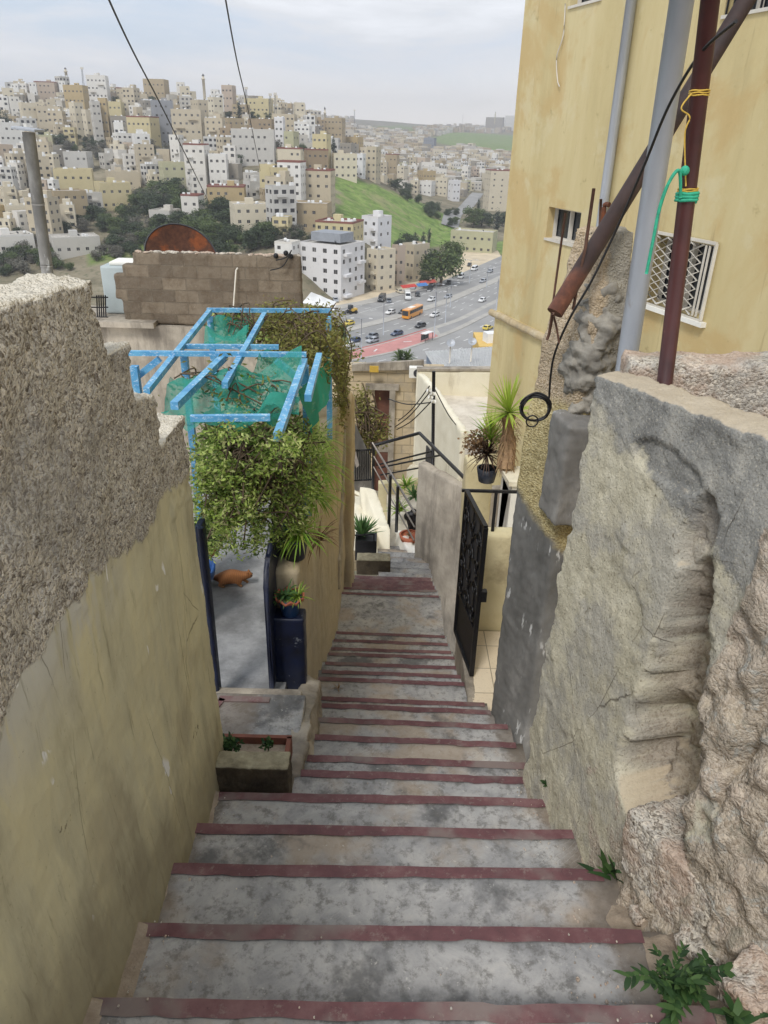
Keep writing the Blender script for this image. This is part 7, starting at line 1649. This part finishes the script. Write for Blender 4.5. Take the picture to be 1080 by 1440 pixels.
for px, py, p, Zc in cand[:262]:
    i = rr_.randrange(len(PROTO)); me, col, stn, w_, tk, hut = PROTO[i]
    rel, nb = near_words(px, py)
    o = link('house', me, None, (p.x, p.y, p.z+.2), -math.atan2(p.x, p.y)+rr_.choice((-1, 1))*R(rr_.uniform(4, 38))); s = rr_.uniform(.9, 1.12); o.scale = (s, s, s)
    base_ = f"{col} {SZ[min(stn, 5)]} storey house {rel} the {nb}"
    ws_ = base_.split()
    if len(ws_) > 16: base_ = ' '.join(ws_[:16]); 
    while base_.split()[-1] in ('a', 'the', 'with', 'and', 'of', 'an', 'on', 'above', 'below', 'behind', 'beside', 'in', 'red', 'wide', 'many', 'big', 'to', 'between', 'by', 'next', 'three', 'two', 'its', 'under', 'brown', 'white', 'dark', 'over', 'new'): base_ = ' '.join(base_.split()[:-1])
    tag(o, base_, 'house', 'small houses crowding the opposite hillside')
    NF += 1
rest = cand[262:]
# the distant town beyond: too many to count, one object
bm = BM(); TW = [([(480, 182), (560, 188), (600, 198), (600, 245), (540, 250), (480, 225)], 620), ([(560, 205), (600, 222), (660, 212), (730, 222), (730, 262), (640, 270), (560, 250)], 620), ([(580, 182), (660, 178), (740, 178), (740, 186), (640, 189), (590, 192)], 260), ([(420, 165), (500, 168), (500, 182), (430, 180)], 120), ([(0, 112), (150, 106), (300, 124), (390, 150), (390, 160), (200, 135), (0, 140)], 230)]
for poly, n_ in TW:
    P_ = np.array(poly); k = 0; t_ = 0
    while k < n_ and t_ < n_*6:
        t_ += 1; px = rr_.uniform(P_[:, 0].min(), P_[:, 0].max()); py = rr_.uniform(P_[:, 1].min(), P_[:, 1].max())
        if not in_poly(np.array([px]), np.array([py]), poly)[0]: continue
        g = ground(px, py)
        if g is None or g[1] < 560: continue
        p, Zc = g; 
        if in_poly(np.array([p.x]), np.array([p.y]), G2)[0] and py > 186: continue
        if any((p.x-a)**2+(p.y-b)**2 < ((c+12)/2)**2 for a, b, c in FEET[:]): continue
        w_, d, h = rr_.uniform(9, 16), rr_.uniform(9, 14), rr_.uniform(6, 15)
        FEET.append((p.x, p.y, 8)); k += 1; mi = rr_.randrange(7); A0 = -math.atan2(p.x, p.y)+rr_.uniform(-.6, .6); Mx = Matrix.Translation(p) @ Matrix.Rotation(A0, 4, 'Z')
        q = [bm.verts.new(Mx @ Vector((sx*w_/2, sy*d/2, z))) for z in (-8, h) for sx, sy in ((-1, -1), (1, -1), (1, 1), (-1, 1))]
        for f in ((0, 1, 5, 4), (1, 2, 6, 5), (2, 3, 7, 6), (3, 0, 4, 7)): ff = bm.faces.new([q[x] for x in f]); ff.material_index = mi
        ff = bm.faces.new(q[4:]); ff.material_index = 7
        if Zc < 2600:
            for r_ in range(int(h//3.2)):
                for c_ in range(int(w_//3.3)):
                    if rr_.random() < .25: continue
                    x = -w_/2+1.7+3.3*c_; z = 1.1+3.1*r_; ff = bm.faces.new([bm.verts.new(Mx @ Vector((x+a, -d/2-.05, z+b))) for a, b in ((-.7, 0), (.7, 0), (.7, 1.3), (-.7, 1.3))]); ff.material_index = 8
EX = [([(0, 150), (60, 118), (160, 112), (300, 130), (390, 155), (470, 178), (470, 240), (400, 240), (330, 235), (330, 265), (260, 300), (215, 262), (205, 250), (170, 245), (120, 215), (0, 262)], 800), ([(0, 240), (75, 240), (80, 300), (140, 300), (60, 345), (0, 345)], 60), ([(500, 255), (545, 258), (585, 275), (640, 285), (680, 250), (720, 300), (720, 240), (600, 228), (500, 215)], 160)]
for poly, n_ in EX:
    P_ = np.array(poly); k = 0; t_ = 0
    while k < n_ and t_ < n_*14:
        t_ += 1; px = rr_.uniform(P_[:, 0].min(), P_[:, 0].max()); py = rr_.uniform(P_[:, 1].min(), P_[:, 1].max())
        if not in_poly(np.array([px]), np.array([py]), poly)[0] or any(in_poly(np.array([px]), np.array([py]), t)[0] for t in TREES_PIX) or occupied(px, py, 0): continue
        g = ground(px, py)
        if g is None: continue
        p, Zc = g
        if any((p.x-a)**2+(p.y-b)**2 < ((c+4)/2)**2 for a, b, c in FEET): continue
        w_, d, h = rr_.uniform(4.5, 9), rr_.uniform(4.5, 7), rr_.uniform(3.0, 10); FEET.append((p.x, p.y, 6)); k += 1; mi = rr_.randrange(7); A0 = -math.atan2(p.x, p.y)+rr_.uniform(-.6, .6); Mx = Matrix.Translation(p) @ Matrix.Rotation(A0, 4, 'Z')
        q = [bm.verts.new(Mx @ Vector((sx*w_/2, sy*d/2, z))) for z in (-8, h) for sx, sy in ((-1, -1), (1, -1), (1, 1), (-1, 1))]
        for f in ((0, 1, 5, 4), (1, 2, 6, 5), (2, 3, 7, 6), (3, 0, 4, 7)): ff = bm.faces.new([q[x] for x in f]); ff.material_index = mi
        ff = bm.faces.new(q[4:]); ff.material_index = 7
        for r_ in range(int(h//3.2)):
            for c_ in range(int(w_//2.8)):
                if rr_.random() < .25: continue
                x = -w_/2+1.4+2.8*c_; z = 1.1+3.1*r_; ff = bm.faces.new([bm.verts.new(Mx @ Vector((x+a, -d/2-.05, z+b))) for a, b in ((-.6, 0), (.6, 0), (.6, 1.2), (-.6, 1.2))]); ff.material_index = 8
        if rr_.random() < .5: box(bm, Vector((rr_.uniform(-.3, .3)*w_, rr_.uniform(-.2, .2)*d, h+.6)), (1.2, 1.2, 1.3), mi=1, M=Mx)
for px, py, p, Zc in rest: box(bm, p+Vector((0, 0, 3)), (11, 10, 10), rz=rr_.random(), mi=rr_.randrange(7))
o = obj('distant_town', bm, [HM['cream'], HM['white'], HM['beige'], HM['pale grey'], HM['tan'], HM['pinkish'], HM['grey'], M['flatroof'], M['darkwin']]); tag(o, 'pale stone houses of the distant town packed across the far valley', kind='stuff')
# towers on the skyline
def minaret(px, yt, yb, Zc, label):
    a, b = at(px, yb, Z=Zc), at(px, yt, Z=Zc); h = b.z-a.z; e = empty('minaret', a, 0, label, 'minaret', 'minarets and masts on the skyline'); r_ = max(1.2, h*.05)
    bm = BM(); lathe(bm, [(r_, -10), (r_, h*.62), (r_*1.5, h*.64), (r_*1.5, h*.68), (r_*.8, h*.69), (r_*.75, h*.84)], n=10); obj('shaft', bm, HM['cream'], e)
    bm = BM(); lathe(bm, [(r_*.95, h*.84), (r_*.8, h*.9), (.15, h*.97), (.1, h)], n=10); obj('spire', bm, M['tankgrey'], e)
def mast(px, yt, yb, Zc, label, lean=0):
    a, b = at(px, yb, Z=Zc), at(px+lean, yt, Z=Zc); e = empty('mast', a, 0, label, 'mast', 'minarets and masts on the skyline'); bm = BM()
    for dx in (-.6, .6): bar(bm, Vector((dx, 0, -6)), (b-a)+Vector((dx*.6, 0, 0)), .35)
    obj('lattice', bm, M['tankgrey'], e); bm = BM(); box(bm, b-a, (2.4, 1.2, 1.6)); obj('head', bm, M['winframe'], e)
minaret(94, 95, 112, 680, 'slender minaret on the highest part of the ridge'); minaret(287, 104, 126, 640, 'minaret above the ridge near the middle of the hillside'); minaret(457, 150, 176, 900, 'pale minaret beyond the tan ridge apartments'); minaret(696, 157, 168, 1900, 'minaret on the far plateau by the institutional buildings')
mast(117, 96, 118, 660, 'leaning lattice mast on the ridge', -2); mast(498.5, 155, 178, 1100, 'dark chimney like mast beyond the ridge end'); mast(651, 161, 170, 2600, 'thin mast on the far plateau')
for (px, y0_, y1, Z_) in ((138, 104, 114, 660), (346, 124, 140, 560), (380, 133, 148, 560), (387, 132, 150, 560)): mast(px, y0_, y1, Z_, {138: 'rooftop aerial on a white ridge house', 346: 'first rooftop aerial beyond the cypress', 380: 'rooftop aerial at the ridge end, lower of two', 387: 'rooftop aerial at the ridge end, higher of two'}[px])
# ================================================================== TREES
def crown_mesh(kind, n, seed):
    random.seed(seed); bm = BM()
    if kind == 'cypress': E_ = [((0, 0, .22), (.10, .10, .22)), ((0, 0, .5), (.12, .12, .3)), ((0, 0, .78), (.07, .07, .24))]; L = .045
    elif kind == 'pine': E_ = [((0, 0, .3), (.26, .26, .16)), ((0, 0, .5), (.20, .2, .16)), ((.02, 0, .72), (.12, .12, .15)), ((0, 0, .9), (.05, .05, .12))]; L = .05
    else: E_ = [((random.uniform(-.28, .28), random.uniform(-.28, .28), random.uniform(.25, .8)), (random.uniform(.18, .3), random.uniform(.18, .3), random.uniform(.14, .22))) for _ in range(8)]+[((0, 0, .45), (.36, .36, .36))]; L = .075
    leaves(bm, n, blob(E_, -.02, 6), L, L*.7); me = bpy.data.meshes.new('crown'); bm.to_mesh(me); bm.free()
    bm = BM(); tube(bm, [(0, 0, -.1), (.01, 0, .3), (0, .01, .6)], [.035, .026, .012], 7)
    if kind == 'round':
        for k in range(5): a = k*1.3; tube(bm, [(0, 0, .28+.04*k), (.12*math.cos(a), .12*math.sin(a), .45+.03*k), (.22*math.cos(a), .22*math.sin(a), .6)], [.016, .011, .005], 5)
    tm = bpy.data.meshes.new('trunk'); bm.to_mesh(tm); bm.free(); tm.materials.append(M['bark']); return me, tm
TP = {}
for kind, m_, n_, cnt in (('cypress', 'cypress', 700, 2), ('pine', 'cypress', 800, 2), ('round', 'tree_dark', 2000, 3), ('mid', 'tree_mid', 2000, 3), ('grey', 'tree_grey', 1500, 2)):
    TP[kind] = []
    for s in range(cnt):
        me, tm = crown_mesh('round' if kind in ('mid', 'grey') else kind, n_, 40+s+len(TP)*7); me.materials.append(M[m_]); TP[kind].append((me, tm))
random.seed(21)
WD = {'cypress': 'dark slender cypress', 'pine': 'dark conifer', 'round': 'dark green bushy tree', 'mid': 'mid green leafy tree', 'grey': 'grey half bare tree'}
def tree(px, yb, hpx, kind, label=None, wide=1.0, Zc=None):
    g = (at(px, yb, Z=Zc), Zc) if Zc else ground(px, yb)
    if g is None: return
    p, k = g; h = hpx*k/FPX; me, tm = random.choice(TP[kind])
    e = empty('tree', p-Vector((0, 0, h*.04)), random.random()*6, None, None); e.scale = (h*wide, h*wide, h)
    if label is None:
        rel, nb = near_words(px, yb); label = f"{WD[kind]} {rel} the {nb}"; label = ' '.join(label.split()[:16])
        while label.split()[-1] in ('a', 'the', 'with', 'and', 'of', 'an', 'on', 'above', 'below', 'behind', 'beside', 'in', 'red', 'wide', 'many', 'big', 'to', 'between', 'by', 'next', 'three', 'two', 'its', 'under', 'brown', 'white', 'dark', 'over', 'new', 'along'): label = ' '.join(label.split()[:-1])
    tag(e, label, 'tree', 'trees among the houses opposite'); link('crown', me, e); link('trunk', tm, e); return e
for (px, yb, hp, kd, lab, wd) in ((4, 184, 36, 'pine', 'tallest dark conifer at the edge beside the cream house', 1.3), (12, 184, 30, 'pine', 'second dark conifer beside the cream house', 1.3), (337, 172, 30, 'cypress', 'dark cypress standing up beside the pink ridge house', 1.5), (44, 182, 18, 'cypress', 'small cypress in front of the cream house by the conifers', 1.3), (308, 146, 12, 'cypress', 'tiny cypress by the white ridge house', 1.3), (469, 222, 30, 'cypress', 'tall cypress by the narrow yellow tower', 1.2),
      (176, 122, 12, 'round', None, 1), (650, 350, 20, 'round', 'palm like bushy tree behind the olive yellow building', .7), (649, 352, 28, 'cypress', 'tall dark tree behind the olive yellow building', 1.2), (698, 325, 32, 'cypress', 'big cypress below the cream tower block', 1.8), (677, 318, 26, 'round', 'dark round tree beside the side road', 1.5), (665, 320, 30, 'mid', 'green tree at the edge of the side road', 1.2), (672, 300, 22, 'cypress', 'cypress near the top of the side road', 1.3), (715, 325, 30, 'cypress', 'cypress by the yellow building edge', 1.8), (706, 318, 20, 'round', 'low dark tree among the cypresses', 1.3), (688, 320, 16, 'mid', 'small green tree between the cypresses', 1.2),
      (603, 344, 26, 'cypress', 'slim cypress at the foot of the grassy slope', 1.1), (595, 344, 22, 'pine', 'wispy conifer at the foot of the grassy slope', 1.0), (584, 345, 22, 'pine', 'wispy conifer nearest the white house', 1.1)): tree(px, yb, hp, kd, lab, wd)
for k, (px, yb, hp, lab) in enumerate(((575, 352, 24, 'dark tree behind the beige shops'), (590, 355, 22, 'dark tree behind the big roadside tree'), (562, 350, 18, 'dark tree at the back corner of the narrow pinkish block'))): tree(px, yb, hp, 'round', lab, 1.4)
tree(620, 398, 66, 'mid', 'biggest roadside tree, broad and dark, beside the shops', .95, Zc=300); tree(608, 396, 52, 'round', 'dark lower half of the roadside tree group by the shops', 1.0, Zc=303); tree(636, 378, 46, 'mid', 'olive topped tree beside the dirt lot', .9, Zc=312); tree(596, 402, 22, 'round', 'small tree in front of the beige shops', 1.0, Zc=295)
cl = [([(192, 270), (262, 268), (262, 325), (225, 348), (185, 335)], 44, 24, ('round', 'mid', 'round', 'grey')), ([(268, 312), (335, 300), (400, 345), (330, 362), (268, 355)], 44, 26, ('round', 'round', 'mid')), ([(205, 205), (268, 210), (250, 235), (208, 236)], 9, 18, ('round', 'grey')), ([(84, 205), (150, 206), (165, 228), (92, 225)], 12, 15, ('grey', 'round', 'grey')), ([(300, 225), (332, 235), (325, 262), (300, 262)], 4, 18, ('round',)), ([(385, 288), (432, 292), (440, 345), (385, 345)], 26, 20, ('grey', 'grey', 'round')), ([(125, 300), (190, 300), (190, 330), (125, 345)], 16, 20, ('round', 'mid')), ([(78, 310), (125, 310), (130, 340), (85, 340)], 6, 18, ('round', 'grey')),
      ([(545, 262), (600, 285), (640, 318), (628, 322), (580, 288)], 11, 14, ('round',)), ([(20, 195), (240, 120), (460, 190), (460, 225), (240, 180), (60, 230)], 120, 11, ('round', 'grey', 'mid', 'round')), ([(500, 225), (560, 250), (640, 275), (720, 255), (640, 235)], 24, 12, ('round', 'cypress', 'mid')), ([(20, 250), (80, 260), (75, 330), (10, 340)], 10, 14, ('round', 'grey')), ([(140, 345), (215, 350), (180, 375), (140, 375)], 6, 22, ('round', 'grey')), ([(0, 350), (60, 365), (110, 380), (0, 390)], 26, 20, ('grey', 'round', 'mid')), ([(140, 335), (215, 345), (200, 372), (0, 372), (0, 345)], 26, 18, ('round', 'grey', 'mid')), ([(545, 262), (640, 300), (650, 330), (600, 300)], 8, 12, ('round', 'mid'))]
rr2 = random.Random(5)
for poly, n_, hp, kinds in cl:
    P_ = np.array(poly); k = 0; t_ = 0
    while k < n_ and t_ < 4000:
        t_ += 1; px = rr2.uniform(P_[:, 0].min(), P_[:, 0].max()); py = rr2.uniform(P_[:, 1].min(), P_[:, 1].max())
        if not in_poly(np.array([px]), np.array([py]), poly)[0] or any(l-1 < px < r+1 and yt < py < yb-1 for l, r, yt, yb in PIXB): continue
        tree(px, py, hp*rr2.uniform(.7, 1.25), rr2.choice(kinds), None, rr2.uniform(1.0, 1.5)); k += 1
# palms by the road
def palm(px, yb, yt, Zc, label):
    a, b = at(px, yb, Z=Zc), at(px, yt, Z=Zc); h = b.z-a.z; e = empty('palm_tree', a, 0, label, 'palm tree', 'palms by the main road'); bm = BM(); tube(bm, [(0, 0, -1), (.05, 0, h*.5), (0, 0, h)], [.3, .22, .2], 8); obj('trunk', bm, M['bark'], e); bm = BM()
    for k in range(46):
        an = random.random()*2*PI; el = random.uniform(-.4, 1.4); blade(bm, (0, 0, h), (math.cos(an)*math.cos(el), math.sin(an)*math.cos(el), math.sin(el)), 2.4, .5, 1.1, 6)
    obj('crown', bm, M['tree_mid'], e)
palm(562, 520, 503, 150, 'palm crown on the near road edge'); palm(572, 520, 504, 150, 'second palm crown on the near road edge'); palm(480, 508, 468, 120, 'palm tree rising beside the pergola bush')
vine('roadside_bush', [(at(478, 500, Z=90), (3, 3, 4)), (at(482, 530, Z=80), (2.5, 3, 4))], 900, .7, 'olive', 'dark straggly bush between the pergola and the road', .0, 10, s=.4)
# ================================================================== HAZE
bm = BM(); box(bm, (0, 2300, 30), (7600, 4900, 300)); 
hz_ = obj('haze', bm, []); tag(hz_, 'thin pale haze over the far hills', kind='stuff')
mh = bpy.data.materials.new('haze'); mh.use_nodes = True; nt = mh.node_tree; nt.nodes.clear()
pv = nt.nodes.new('ShaderNodeVolumePrincipled'); ou = nt.nodes.new('ShaderNodeOutputMaterial'); nt.links.new(pv.outputs[0], ou.inputs['Volume'])
pv.inputs['Color'].default_value = (.93, .95, 1, 1); pv.inputs['Density'].default_value = .00026; pv.inputs['Anisotropy'].default_value = .2
hz_.data.materials.append(mh); hz_.visible_shadow = True
